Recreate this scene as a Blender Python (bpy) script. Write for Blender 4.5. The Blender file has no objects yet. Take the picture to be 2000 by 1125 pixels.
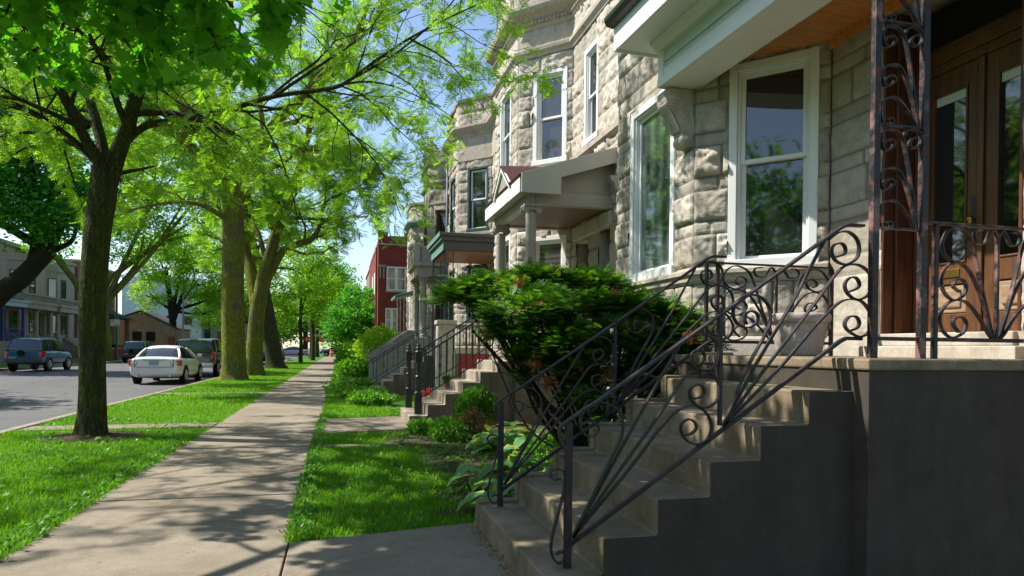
import bpy, bmesh, math, random
import numpy as np
from mathutils import Vector, Matrix, Quaternion
PI = math.pi
SC = bpy.context.scene
COL = SC.collection
# ---------------------------------------------------------------- camera
def _cam():
    yaw, pit, rol = math.radians(14.16), math.radians(-.325), math.radians(.645)
    f = Vector((math.sin(yaw)*math.cos(pit), math.cos(yaw)*math.cos(pit), math.sin(pit)))
    r = Vector((math.cos(yaw), -math.sin(yaw), 0)); u = r.cross(f)
    r2 = r*math.cos(rol)+u*math.sin(rol); u2 = -r*math.sin(rol)+u*math.cos(rol)
    cd = bpy.data.cameras.new('camera'); co = bpy.data.objects.new('camera', cd); COL.objects.link(co)
    M = Matrix((r2, u2, -f)).transposed().to_4x4(); M.translation = Vector((0, 0, 1.34))
    co.matrix_world = M
    cd.sensor_width = 36; cd.lens = 24; cd.shift_y = 126.75/2000; cd.clip_start = .05; cd.clip_end = 1500
    SC.camera = co
_cam()
# ---------------------------------------------------------------- sky and sun (light travels along SUN)
SUN = Vector((1, -.40, -1.28)).normalized()
def _light():
    w = bpy.data.worlds.new('World'); SC.world = w; w.use_nodes = True
    nt = w.node_tree; bg = nt.nodes['Background']
    sk = nt.nodes.new('ShaderNodeTexSky'); sk.sky_type = 'NISHITA'; sk.sun_disc = False
    sk.sun_elevation = math.asin(-SUN.z); sk.sun_rotation = math.atan2(-SUN.x, -SUN.y)
    sk.air_density = 1.0; sk.dust_density = .6; sk.ozone_density = 1.2
    nt.links.new(sk.outputs[0], bg.inputs[0]); bg.inputs[1].default_value = .125
    l = bpy.data.lights.new('sun', 'SUN'); l.energy = 5.0; l.angle = math.radians(.55); l.color = (1, .95, .86)
    o = bpy.data.objects.new('sun', l); COL.objects.link(o); o.rotation_euler = SUN.to_track_quat('-Z', 'Y').to_euler()
    o.location = (-20, 10, 40)
_light()
SC.view_settings.view_transform = 'Standard'; SC.view_settings.look = 'None'
SC.view_settings.exposure = .83; SC.view_settings.gamma = 1
SC.cycles.use_denoising = True
SC.cycles.max_bounces = 7; SC.cycles.diffuse_bounces = 3; SC.cycles.glossy_bounces = 3
SC.cycles.transmission_bounces = 5; SC.cycles.transparent_max_bounces = 6
SC.cycles.caustics_reflective = False; SC.cycles.caustics_refractive = False
SC.cycles.sample_clamp_indirect = 6
# ---------------------------------------------------------------- objects
def tag(o, label=None, cat=None, group=None, kind=None):
    if label: o['label'] = label
    if cat: o['category'] = cat
    if group: o['group'] = group
    if kind: o['kind'] = kind
    return o
def thing(name, label, cat, loc=(0, 0, 0), group=None, rz=0):
    o = bpy.data.objects.new(name, None); COL.objects.link(o); o.location = loc; o.rotation_euler = (0, 0, rz)
    o.empty_display_size = .2
    return tag(o, label, cat, group)
def base_matrix(o):
    return Matrix.Translation(o.location) @ o.rotation_euler.to_matrix().to_4x4()
def adopt(o, parent):            # o was modelled in world coordinates
    if parent is None: return o
    top = parent
    o.parent = parent
    if parent.type == 'EMPTY': o.matrix_parent_inverse = base_matrix(parent).inverted()
    return o
def copy_tree(o, parent=None):
    c = o.copy(); COL.objects.link(c)
    if parent is not None: c.parent = parent
    for ch in list(o.children): copy_tree(ch, c)
    return c
def link_mesh(name, me, mat, parent=None, local=False):
    if mat is not None:
        for m in (mat if isinstance(mat, (list, tuple)) else [mat]): me.materials.append(m)
    o = bpy.data.objects.new(name, me); COL.objects.link(o)
    if parent is not None:
        if local: o.parent = parent
        else: adopt(o, parent)
    return o
def np_mesh(name, V, F, mat, parent=None, smooth=False, local=False, mi=None):
    V = np.asarray(V, np.float32); F = np.asarray(F, np.int32)
    me = bpy.data.meshes.new(name); n, k = F.shape
    me.vertices.add(len(V)); me.vertices.foreach_set('co', V.ravel())
    me.loops.add(n*k); me.loops.foreach_set('vertex_index', F.ravel())
    me.polygons.add(n); me.polygons.foreach_set('loop_start', np.arange(0, n*k, k, dtype=np.int32))
    if smooth: me.polygons.foreach_set('use_smooth', np.ones(n, bool))
    o = link_mesh(name, me, mat, parent, local)
    if mi is not None: me.polygons.foreach_set('material_index', np.asarray(mi, np.int32))
    me.update(calc_edges=True); me.validate()
    return o
class Frame:                     # wall frame: a along u, b outward along n, z up
    def __init__(s, x, y, dx, dy, flip=False):
        l = math.hypot(dx, dy); s.p = np.array([x, y, 0.]); s.u = np.array([dx/l, dy/l, 0.])
        s.n = np.array([-s.u[1], s.u[0], 0.]); s.len = l
        if flip: s.n = -s.n
    def P(s, a, b, z): return s.p+s.u*a+s.n*b+np.array([0, 0, z])
class MB:
    def __init__(s): s.V = []; s.F = []; s.M = []; s.mi = 0
    def add(s, V, F):
        n = len(s.V); s.V += [tuple(map(float, v)) for v in V]; s.F += [tuple(i+n for i in f) for f in F]
        s.M += [s.mi]*len(F); return s
    def hexa(s, P): return s.add(P, [(0, 3, 2, 1), (4, 5, 6, 7), (0, 1, 5, 4), (1, 2, 6, 5), (2, 3, 7, 6), (3, 0, 4, 7)])
    def box(s, x0, x1, y0, y1, z0, z1):
        return s.hexa([(x0, y0, z0), (x1, y0, z0), (x1, y1, z0), (x0, y1, z0), (x0, y0, z1), (x1, y0, z1), (x1, y1, z1), (x0, y1, z1)])
    def fbox(s, fr, a0, a1, b0, b1, z0, z1):
        return s.hexa([fr.P(a, b, z) for z in (z0, z1) for a, b in ((a0, b0), (a1, b0), (a1, b1), (a0, b1))])
    def prism(s, poly, P, u, v, n, d0, d1):     # polygon in the u,v plane extruded along n
        P = np.array(P, float); u = np.array(u, float); v = np.array(v, float); n = np.array(n, float); k = len(poly)
        V = [P+u*a+v*b+n*d for d in (d0, d1) for a, b in poly]
        return s.add(V, [tuple(range(k))[::-1], tuple(range(k, 2*k))]+[(i, (i+1) % k, k+(i+1) % k, k+i) for i in range(k)])
    def tube(s, pts, r, n=8, cap=True):
        P = np.array(pts, float); m = len(P); R = np.full(m, r, float) if np.isscalar(r) else np.array(r, float)
        V, F = tube_arrays(P, R, n)
        F = [tuple(f) for f in F]
        if cap: F += [tuple(range(n))[::-1], tuple(range((m-1)*n, m*n))]
        return s.add(V, F)
    def band(s, pts, nrm, w, t):                # flat bar: width w along nrm, thickness t in the plane
        P = np.array(pts, float); N = np.array(nrm, float); T = np.gradient(P, axis=0)
        T /= np.linalg.norm(T, axis=1)[:, None]+1e-9
        S = np.cross(T, N); S /= np.linalg.norm(S, axis=1)[:, None]+1e-9
        V = np.stack([P+N*w/2+S*t/2, P+N*w/2-S*t/2, P-N*w/2-S*t/2, P-N*w/2+S*t/2], 1).reshape(-1, 3); m = len(P)
        F = [(i*4+j, i*4+(j+1) % 4, (i+1)*4+(j+1) % 4, (i+1)*4+j) for i in range(m-1) for j in range(4)]
        F += [(3, 2, 1, 0), tuple((m-1)*4+j for j in range(4))]
        return s.add(V, F)
    def lathe(s, prof, P=(0, 0, 0), n=16, ribs=0, amp=0):
        V = []; P = np.array(P, float)
        for r, z in prof:
            for i in range(n):
                a = 2*PI*i/n; q = r*(1+amp*math.cos(ribs*a)) if ribs else r
                V.append(P+np.array([q*math.cos(a), q*math.sin(a), z]))
        F = [(i*n+j, i*n+(j+1) % n, (i+1)*n+(j+1) % n, (i+1)*n+j) for i in range(len(prof)-1) for j in range(n)]
        F += [tuple(range(n))[::-1], tuple((len(prof)-1)*n+j for j in range(n))]
        return s.add(V, F)
    def build(s, name, mat, parent=None, smooth=False, bevel=0, local=False, seg=2, auto=None):
        me = bpy.data.meshes.new(name); me.from_pydata(s.V, [], s.F)
        if isinstance(mat, (list, tuple)): me.polygons.foreach_set('material_index', s.M)
        if smooth: me.polygons.foreach_set('use_smooth', [True]*len(s.F))
        me.update()
        o = link_mesh(name, me, mat, parent, local)
        if bevel:
            b = o.modifiers.new('bevel', 'BEVEL'); b.width = bevel; b.segments = seg; b.limit_method = 'ANGLE'; b.angle_limit = math.radians(40)
            b.harden_normals = False
        if smooth and auto:
            try:
                me.set_sharp_from_angle(angle=math.radians(auto))
            except Exception: pass
        return o
def tube_arrays(P, R, n):
    m = len(P); T = np.gradient(P, axis=0); T /= np.linalg.norm(T, axis=1)[:, None]+1e-9
    up = np.array([0, 0, 1.]) if abs(T[0, 2]) < .9 else np.array([1., 0, 0])
    N = np.zeros_like(P); v = np.cross(T[0], up); N[0] = v/np.linalg.norm(v)
    for i in range(1, m):
        v = N[i-1]-T[i]*np.dot(N[i-1], T[i]); N[i] = v/(np.linalg.norm(v)+1e-9)
    B = np.cross(T, N); a = np.arange(n)*2*PI/n
    V = (P[:, None]+R[:, None, None]*(N[:, None]*np.cos(a)[None, :, None]+B[:, None]*np.sin(a)[None, :, None])).reshape(-1, 3)
    i = np.arange(m-1)[:, None]*n; j = np.arange(n)[None]
    F = np.stack([i+j, i+(j+1) % n, i+n+(j+1) % n, i+n+j], -1).reshape(-1, 4)
    return V, F
def smooth_path(pts, k=4):                      # Catmull-Rom through the points
    P = np.array(pts, float)
    if len(P) < 3: return P
    Q = np.vstack([2*P[0]-P[1], P, 2*P[-1]-P[-2]]); out = []
    for i in range(1, len(Q)-2):
        p0, p1, p2, p3 = Q[i-1], Q[i], Q[i+1], Q[i+2]
        for t in np.arange(k)/k:
            out.append(.5*((2*p1)+(-p0+p2)*t+(2*p0-5*p1+4*p2-p3)*t*t+(-p0+3*p1-3*p2+p3)*t**3))
    out.append(P[-1]); return np.array(out)
# ---------------------------------------------------------------- value noise
def _hash(ix, iy, s):
    h = (ix*374761393+iy*668265263+s*1274126177) & 0x7fffffff
    h = ((h ^ (h >> 13))*1274126177) & 0x7fffffff
    return ((h ^ (h >> 16)) & 0xffff)/65535.
def vnoise(x, y, s=0):
    x = np.asarray(x, float); y = np.asarray(y, float)
    ix = np.floor(x).astype(np.int64); iy = np.floor(y).astype(np.int64); fx = x-ix; fy = y-iy
    fx = fx*fx*(3-2*fx); fy = fy*fy*(3-2*fy)
    a = _hash(ix, iy, s); b = _hash(ix+1, iy, s); c = _hash(ix, iy+1, s); d = _hash(ix+1, iy+1, s)
    return (a*(1-fx)+b*fx)*(1-fy)+(c*(1-fx)+d*fx)*fy
def fbm(x, y, s=0, o=4):
    t = 0; a = .5; f = 1.
    for k in range(o): t = t+a*vnoise(np.asarray(x)*f, np.asarray(y)*f, s+k*17); a *= .5; f *= 2.03
    return t
# ---------------------------------------------------------------- materials
MATS = {}
class NT:
    def __init__(s, name):
        s.m = bpy.data.materials.new(name); s.m.use_nodes = True; s.t = s.m.node_tree
        s.b = s.t.nodes['Principled BSDF']; s.out = s.t.nodes['Material Output']; s.tc = None
    def n(s, typ, **k):
        d = s.t.nodes.new(typ)
        for a, v in k.items(): setattr(d, a, v)
        return d
    def l(s, a, b): s.t.links.new(a, b)
    def co(s):
        if s.tc is None: s.tc = s.n('ShaderNodeNewGeometry').outputs['Position']
        return s.tc
    def noise(s, scale, detail=4, rough=.6, stretch=None, dist=0):
        d = s.n('ShaderNodeTexNoise'); d.inputs['Scale'].default_value = scale; d.inputs['Detail'].default_value = detail
        d.inputs['Roughness'].default_value = rough; d.inputs['Distortion'].default_value = dist
        if stretch:
            mp = s.n('ShaderNodeMapping'); mp.inputs['Scale'].default_value = stretch; s.l(s.co(), mp.inputs[0]); s.l(mp.outputs[0], d.inputs[0])
        else: s.l(s.co(), d.inputs[0])
        return d.outputs[0]
    def ramp(s, fac, stops):
        r = s.n('ShaderNodeValToRGB'); e = r.color_ramp.elements
        e[0].position, e[0].color = stops[0][0], (*stops[0][1], 1); e[1].position, e[1].color = stops[-1][0], (*stops[-1][1], 1)
        for p, c in stops[1:-1]:
            q = e.new(p); q.color = (*c, 1)
        s.l(fac, r.inputs[0]); return r.outputs[0]
    def mix(s, fac, a, b, mode='MIX'):
        x = s.n('ShaderNodeMix', data_type='RGBA', blend_type=mode)
        for i, v in ((0, fac), (6, a), (7, b)):
            if isinstance(v, (int, float)): x.inputs[i].default_value = v
            elif isinstance(v, tuple): x.inputs[i].default_value = (*v, 1)
            else: s.l(v, x.inputs[i])
        return x.outputs[2]
    def bump(s, h, strength=.3, dist=.02, prev=None):
        b = s.n('ShaderNodeBump'); b.inputs['Strength'].default_value = strength; b.inputs['Distance'].default_value = dist
        s.l(h, b.inputs['Height'])
        if prev is not None: s.l(prev, b.inputs['Normal'])
        return b.outputs[0]
    def fin(s, col=None, rough=.8, nrm=None, metal=0, spec=.4):
        if col is not None:
            if isinstance(col, tuple): s.b.inputs['Base Color'].default_value = (*col, 1)
            else: s.l(col, s.b.inputs['Base Color'])
        s.b.inputs['Roughness'].default_value = rough if isinstance(rough, (int, float)) else .5
        if not isinstance(rough, (int, float)): s.l(rough, s.b.inputs['Roughness'])
        s.b.inputs['Metallic'].default_value = metal; s.b.inputs['Specular IOR Level'].default_value = spec
        if nrm is not None: s.l(nrm, s.b.inputs['Normal'])
        return s.m
def sc3(c, k): return tuple(min(1, v*k) for v in c)
def stone(name, c, dark=.45, grain=60, stain=(.12, .10, .07), amt=.55, bump=.5):
    t = NT(name); big = t.noise(1.1, 5, .62); fine = t.noise(grain, 3, .6); mid = t.noise(9, 5, .65); st = t.noise(2.2, 6, .7, (1, 1, .35))
    a = t.ramp(mid, [(.3, sc3(c, .74)), (.52, c), (.75, sc3(c, 1.16))])
    a = t.mix(t.ramp(big, [(.4, (0, 0, 0)), (.65, (.5, .5, .5))]), a, sc3((c[0]*1.05, c[1]*.93, c[2]*.8), .82))
    a = t.mix(t.ramp(st, [(.52, (0, 0, 0)), (.72, (amt,)*3)]), a, stain)
    a = t.mix(t.ramp(fine, [(.3, (.25,)*3), (.5, (0, 0, 0))]), a, sc3(c, .4))
    tn = t.n('ShaderNodeAttribute'); tn.attribute_name = 'tone'; a = t.mix(1., a, t.ramp(tn.outputs['Fac'], [(0, (1, 1, 1)), (.008, (.76, .75, .73)), (.5, (1, .985, .96)), (1, (1.2, 1.2, 1.19))]), 'MULTIPLY')
    at = t.n('ShaderNodeAttribute'); at.attribute_name = 'mortar'; a = t.mix(t.ramp(at.outputs['Fac'], [(.35, (0, 0, 0)), (.9, (.75,)*3)]), a, sc3((c[0]*.9, c[1]*.88, c[2]*.85), .38))
    n = t.bump(fine, bump*.6, .006); n = t.bump(mid, bump*1.3, .03, n)
    return t.fin(a, .9, n, spec=.2)
def plain(name, c, rough=.5, var=.15, scale=6, metal=0, spec=.4, bump=0, bscale=80):
    t = NT(name); k = t.noise(scale, 4, .6)
    a = t.ramp(k, [(.3, sc3(c, 1-var)), (.7, sc3(c, 1+var))])
    n = t.bump(t.noise(bscale, 3), bump, .004) if bump else None
    return t.fin(a, rough, n, metal, spec)
def leafmat(name, c, c2, trans=.45, tint=(1.25, 1.15, .35), gloss=.25):
    t = NT(name); g = t.n('ShaderNodeNewGeometry'); r = g.outputs['Random Per Island']
    big = t.noise(.6, 3); col = t.ramp(r, [(0, c), (1, c2)])
    col = t.mix(t.ramp(big, [(.35, (0, 0, 0)), (.7, (.6,)*3)]), col, sc3(c2, 1.1))
    t.l(col, t.b.inputs['Base Color']); t.b.inputs['Roughness'].default_value = .45; t.b.inputs['Specular IOR Level'].default_value = gloss
    tr = t.n('ShaderNodeBsdfTranslucent'); tc = t.mix(1., col, tuple(tint), 'MULTIPLY'); t.l(tc, tr.inputs[0])
    mx = t.n('ShaderNodeMixShader'); mx.inputs[0].default_value = trans
    t.l(t.b.outputs[0], mx.inputs[1]); t.l(tr.outputs[0], mx.inputs[2]); t.l(mx.outputs[0], t.out.inputs[0])
    return t.m
# ---------------------------------------------------------------- the material set
M_LIME1 = stone('limestone_buff', (.425, .395, .345), stain=(.16, .135, .095), amt=.65)
M_LIME2 = stone('limestone_pale', (.47, .435, .385), amt=.5)
M_LIME3 = stone('limestone_warm_grey', (.42, .385, .335), amt=.55)
M_LIME4 = stone('limestone_grey', (.36, .335, .295), amt=.6)
M_LIMES = stone('limestone_dressed', (.46, .42, .36), amt=.5, bump=.2)
M_LIMES2 = stone('limestone_dressed_grey', (.42, .37, .31), amt=.5, bump=.2)
M_FARSTONE = stone('far_limestone', (.40, .36, .31), amt=.4)
def _conc(name, c, agg=.5, moss=0., streak=0., crack=True):
    t = NT(name); big = t.noise(.9, 6, .65); mid = t.noise(7, 5, .6); fine = t.noise(160, 2, .7)
    a = t.ramp(mid, [(.3, sc3(c, .82)), (.7, sc3(c, 1.12))])
    a = t.mix(t.ramp(big, [(.38, (0, 0, 0)), (.68, (.75,)*3)]), a, sc3((c[0]*.95, c[1]*.88, c[2]*.78), .66))
    a = t.mix(t.ramp(fine, [(.36, (agg,)*3), (.47, (0, 0, 0))]), a, sc3(c, .45))
    a = t.mix(t.ramp(fine, [(.55, (0, 0, 0)), (.68, (agg*.6,)*3)]), a, sc3(c, 1.5))
    if crack:
        cr = t.n('ShaderNodeTexVoronoi', feature='DISTANCE_TO_EDGE'); cr.inputs['Scale'].default_value = .42; wn = t.n('ShaderNodeTexNoise'); wn.inputs['Scale'].default_value = 2.2; wn.inputs['Detail'].default_value = 5; t.l(t.co(), wn.inputs[0]); ad = t.n('ShaderNodeVectorMath', operation='MULTIPLY_ADD'); t.l(wn.outputs[1], ad.inputs[0]); ad.inputs[1].default_value = (.7, .7, .7); t.l(t.co(), ad.inputs[2]); t.l(ad.outputs[0], cr.inputs[0])
        gate = t.ramp(t.noise(.45, 3), [(.5, (0, 0, 0)), (.6, (1, 1, 1))]); ck = t.ramp(cr.outputs[0], [(.0, (.8,)*3), (.007, (0, 0, 0))]); a = t.mix(t.mix(1., gate, ck, 'MULTIPLY'), a, sc3(c, .18))
        a = t.mix(t.ramp(t.noise(2.6, 6, .75), [(.54, (0, 0, 0)), (.72, (.55,)*3)]), a, sc3((c[0]*.95, c[1]*.92, c[2]*.86), .5))
    if moss: a = t.mix(t.ramp(t.noise(3.3, 6, .7), [(.46, (0, 0, 0)), (.66, (moss,)*3)]), a, (.075, .08, .02))
    if streak: a = t.mix(t.ramp(t.noise(5, 5, .7, (1, 1, .12)), [(.45, (0, 0, 0)), (.7, (streak,)*3)]), a, (.03, .027, .022))
    n = t.bump(fine, .35, .004); n = t.bump(mid, .25, .02, n)
    return t.fin(a, .92, n, spec=.25)
M_WALK = _conc('sidewalk_concrete', (.262, .222, .168), .7)
M_KERB = _conc('kerb_concrete', (.32, .28, .225))
M_STEP = _conc('brown_aggregate_concrete', (.29, .225, .155), .75, moss=.55, streak=.25)
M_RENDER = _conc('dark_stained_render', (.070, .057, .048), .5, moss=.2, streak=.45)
M_STEP2 = _conc('pale_step_concrete', (.37, .315, .25), .5, moss=.3, streak=.2)
def _asph():
    t = NT('asphalt'); f = t.noise(120, 2, .7); b = t.noise(.35, 5, .6, (1, .25, 1))
    a = t.ramp(b, [(.35, (.085, .085, .09)), (.65, (.13, .127, .125))]); a = t.mix(t.ramp(f, [(.35, (.6,)*3), (.5, (0, 0, 0))]), a, (.035, .035, .036))
    cr = t.n('ShaderNodeTexVoronoi', feature='DISTANCE_TO_EDGE'); cr.inputs['Scale'].default_value = .35
    mp = t.n('ShaderNodeVectorMath', operation='ADD'); t.l(t.co(), mp.inputs[0])
    wn = t.n('ShaderNodeTexNoise'); wn.inputs['Scale'].default_value = 1.2; t.l(t.co(), wn.inputs[0]); t.l(wn.outputs[1], mp.inputs[1]); t.l(mp.outputs[0], cr.inputs[0])
    a = t.mix(t.ramp(cr.outputs[0], [(.0, (.8,)*3), (.012, (0, 0, 0))]), a, (.02, .02, .021))
    return t.fin(a, .85, t.bump(f, .4, .006), spec=.35)
M_ROAD = _asph()
def _soil():
    t = NT('garden_soil'); f = t.noise(22, 6, .7); b = t.noise(2, 4)
    a = t.ramp(f, [(.3, (.03, .022, .014)), (.5, (.075, .055, .037)), (.72, (.16, .125, .085))])
    return t.fin(a, .95, t.bump(f, 1, .04), spec=.15)
M_SOIL = _soil()
def _turf():
    t = NT('turf_ground'); f = t.noise(35, 5, .7, (1, 1, 1)); b = t.noise(.8, 4); c = t.noise(4.5, 4)
    a = t.ramp(f, [(.3, (.022, .07, .006)), (.55, (.06, .17, .012)), (.75, (.10, .25, .02))])
    a = t.mix(t.ramp(c, [(.55, (0, 0, 0)), (.75, (.5,)*3)]), a, (.10, .12, .03))
    return t.fin(a, .9, t.bump(f, .8, .03), spec=.15)
M_TURF = _turf()
M_WHITE = plain('white_paint', (.74, .75, .74), .42, .05, 2, bump=.05)
M_GREYPAINT = plain('pale_grey_paint', (.29, .275, .25), .5, .08, 2, bump=.08)
M_SAGE = plain('sage_grey_clapboard', (.55, .62, .585), .5, .06, 2)
M_DKPAINT = plain('charcoal_paint', (.055, .052, .058), .5, .15, 2)
M_GREENPAINT = plain('dark_green_trim', (.018, .05, .04), .45, .2, 3)
M_VERDI = plain('weathered_green_copper', (.12, .22, .19), .6, .25, 5)
def _wood(name, c, c2, axis=(1, 14, 14), rough=.35, plank=None):
    t = NT(name); g = t.noise(3.2, 6, .65, axis, .6); g2 = t.noise(1.2, 3, .5)
    a = t.ramp(g, [(.28, c2), (.5, c), (.72, sc3(c, 1.45))]); a = t.mix(t.ramp(g2, [(.4, (0, 0, 0)), (.7, (.5,)*3)]), a, sc3(c2, .9))
    if plank:
        w = t.n('ShaderNodeTexWave', wave_type='BANDS', bands_direction=plank[0], wave_profile='SAW'); w.inputs['Scale'].default_value = plank[1]; t.l(t.co(), w.inputs[0])
        a = t.mix(t.ramp(w.outputs[0], [(.0, (.9,)*3), (.05, (0, 0, 0)), (.95, (0, 0, 0)), (1., (.6,)*3)]), a, sc3(c2, .25))
    return t.fin(a, rough, t.bump(g, .15, .004), spec=.45)
M_CEIL = _wood('varnished_plank_ceiling', (.62, .25, .07), (.30, .10, .028), (1.2, 16, 16), .38, ('Y', 3.6))
M_DOORW = _wood('oiled_oak_door', (.115, .05, .019), (.04, .016, .007), (12, 12, 1), .42)
M_DOORD = _wood('dark_mahogany_jamb', (.10, .033, .014), (.04, .013, .006), (12, 12, 1), .4)
M_DOORFADE = _wood('sun_faded_door_panel', (.30, .20, .125), (.17, .10, .055), (12, 1.5, 6), .6)
M_RED = plain('red_paint', (.30, .012, .02), .5, .15)
def _iron(name, peel):
    t = NT(name); a = t.noise(14, 6, .7); b = t.noise(55, 5, .7); c = t.noise(5, 4, .6)
    col = t.ramp(b, [(.3, (.006, .007, .009)), (.7, (.018, .02, .025))])
    col = t.mix(t.ramp(a, [(.5, (0, 0, 0)), (.6, (peel,)*3)]), col, (.16, .055, .035))
    col = t.mix(t.ramp(c, [(.55, (0, 0, 0)), (.64, (peel*1.1,)*3)]), col, (.30, .16, .15) if peel > .5 else (.11, .05, .045))
    return t.fin(col, t.ramp(a, [(.45, (.42,)*3), (.65, (.8,)*3)]), t.bump(b, .5, .003), 0.0, .35)
M_IRON = _iron('black_painted_iron', .28); M_IRONR = _iron('peeling_painted_iron', .6)
M_IRONB = plain('clean_black_iron', (.012, .013, .015), .38, .3, 20, spec=.6)
def _glass(name, tint=(.012, .014, .013), spec=1., wav=.012, curtain=None):
    t = NT(name); n = t.bump(t.noise(1.6, 2, .4), .25, wav)
    col = tint
    if curtain:
        w = t.n('ShaderNodeTexWave', wave_type='BANDS', bands_direction=curtain[0]); w.inputs['Scale'].default_value = curtain[1]; w.inputs['Distortion'].default_value = .6 if curtain[0] == 'Z' else 3.; t.l(t.co(), w.inputs[0])
        col = t.ramp(w.outputs[0], [(.1, sc3(curtain[2], .5)), (.8, curtain[2])])
    m = t.fin(col, .03, n, 0, spec); t.b.inputs['IOR'].default_value = 1.6
    return m
M_GLASS = _glass('window_glass'); M_GLASSB = _glass('window_glass_over_blinds', curtain=('Z', 9, (.05, .045, .04)))
M_GLASSC = _glass('window_glass_over_curtain', curtain=('Y', 1.3, (.075, .105, .085))); M_GLASSG = _glass('window_glass_over_grey_shade', curtain=('Z', 3, (.10, .10, .09)))
M_BLACK = plain('black_void', (.006, .006, .006), .9)
M_BRASS = plain('aged_brass', (.35, .22, .07), .35, .2, metal=.9)
M_ROOFRED = stone('red_asphalt_shingle', (.075, .03, .03), amt=.2, grain=120)
M_ROOFDK = stone('grey_shingle', (.07, .065, .065), amt=.2, grain=120)
def _brick(name, c, mortar, scale=1., axis='y'):
    t = NT(name); b = t.n('ShaderNodeTexBrick'); b.offset = .5
    b.inputs['Scale'].default_value = 1; b.inputs['Brick Width'].default_value = .21*scale; b.inputs['Row Height'].default_value = .07*scale; b.inputs['Mortar Size'].default_value = .007*scale
    b.inputs[1].default_value = (*sc3(c, .8), 1); b.inputs[2].default_value = (*sc3(c, 1.25), 1); b.inputs[3].default_value = (*mortar, 1)
    sp = t.n('ShaderNodeSeparateXYZ'); t.l(t.co(), sp.inputs[0]); ad = t.n('ShaderNodeMath', operation='ADD'); t.l(sp.outputs[0], ad.inputs[0]); t.l(sp.outputs[1], ad.inputs[1])
    cb = t.n('ShaderNodeCombineXYZ'); t.l(ad.outputs[0], cb.inputs[0]); t.l(sp.outputs[2], cb.inputs[1]); t.l(cb.outputs[0], b.inputs[0])
    col = t.mix(t.ramp(t.noise(1.3, 5), [(.4, (0, 0, 0)), (.7, (.5,)*3)]), b.outputs[0], sc3(c, .55))
    return t.fin(col, .85, t.bump(b.outputs[1], -.4, .01), spec=.25)
M_BRICKR = _brick('red_brick', (.25, .036, .027), (.15, .07, .06)); M_BRICKT = _brick('tan_brick', (.27, .16, .10), (.3, .27, .22)); M_BRICKO = _brick('orange_brick', (.30, .12, .07), (.3, .22, .17))
def _bark(name, c, moss, mamt):
    t = NT(name); r = t.noise(9, 6, .7, (2.6, 2.6, .34), .7); f = t.noise(40, 4, .7); b = t.noise(1.1, 5, .65); v = t.n('ShaderNodeTexVoronoi', feature='DISTANCE_TO_EDGE'); v.inputs['Scale'].default_value = 24
    mp = t.n('ShaderNodeMapping'); mp.inputs['Scale'].default_value = (1, 1, .11); wn = t.n('ShaderNodeTexNoise'); wn.inputs['Scale'].default_value = 5; t.l(t.co(), wn.inputs[0]); ad = t.n('ShaderNodeVectorMath', operation='MULTIPLY_ADD'); t.l(wn.outputs[1], ad.inputs[0]); ad.inputs[1].default_value = (.16, .16, .3); t.l(t.co(), ad.inputs[2]); t.l(ad.outputs[0], mp.inputs[0]); t.l(mp.outputs[0], v.inputs[0])
    a = t.ramp(r, [(.3, sc3(c, .45)), (.52, c), (.75, sc3(c, 1.9))])
    a = t.mix(t.ramp(b, [(.36, (0, 0, 0)), (.56, (mamt,)*3)]), a, t.ramp(r, [(.3, sc3(moss, .6)), (.7, sc3(moss, 1.35))]))
    gr = t.ramp(v.outputs[0], [(.0, (.6,)*3), (.2, (0, 0, 0))]); a = t.mix(gr, a, sc3(c, .16))
    n = t.bump(f, .5, .01); n = t.bump(r, .8, .04, n); n = t.bump(v.outputs[0], .9, .05, n)
    return t.fin(a, .95, n, spec=.15)
M_BARK = _bark('brown_bark', (.075, .056, .038), (.065, .09, .012), .75); M_BARKG = _bark('mossy_bark', (.19, .175, .08), (.25, .26, .03), .9); M_BARKD = _bark('dark_bark', (.045, .035, .028), (.04, .05, .015), .3)
L_LOCUST = leafmat('locust_leaves', (.16, .37, .03), (.31, .53, .06), .58, (1.12, 1.15, .35)); L_MAPLE = leafmat('maple_leaves', (.07, .26, .022), (.15, .39, .04), .62, (1.15, 1.3, .35))
L_LIME = leafmat('young_linden_leaves', (.19, .43, .03), (.34, .56, .06), .58); L_MID = leafmat('street_tree_leaves', (.085, .27, .03), (.17, .40, .05), .55); L_DARK = leafmat('dark_leaves', (.045, .24, .03), (.09, .33, .045), .6)
L_YEW = leafmat('yew_needles', (.013, .058, .010), (.05, .16, .017), .3); L_YEWTIP = leafmat('yew_new_tips', (.10, .28, .015), (.18, .38, .03), .4); L_BOX = leafmat('boxwood_leaves', (.03, .13, .012), (.09, .24, .03), .35); L_DRY = leafmat('dry_boxwood_leaves', (.26, .17, .07), (.42, .30, .15), .3, (1.1, 1, .7))
L_GRASS = leafmat('grass_blades', (.065, .225, .008), (.19, .40, .02), .48, (1.2, 1.2, .3), .2); L_COVER = leafmat('ground_cover_leaves', (.06, .22, .02), (.15, .36, .05), .4)
L_HOSTA = leafmat('hosta_leaves', (.075, .27, .09), (.14, .36, .14), .4, (1, 1.2, .5), .4); L_HOSTAE = leafmat('hosta_leaf_margins', (.26, .38, .07), (.38, .46, .14), .4)
L_RED = leafmat('red_flowers', (.4, .05, .05), (.55, .12, .12), .3, (1.2, .6, .6)); L_YEL = leafmat('yellow_flowers', (.6, .5, .02), (.7, .6, .05), .3, (1, 1, .3))
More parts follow.
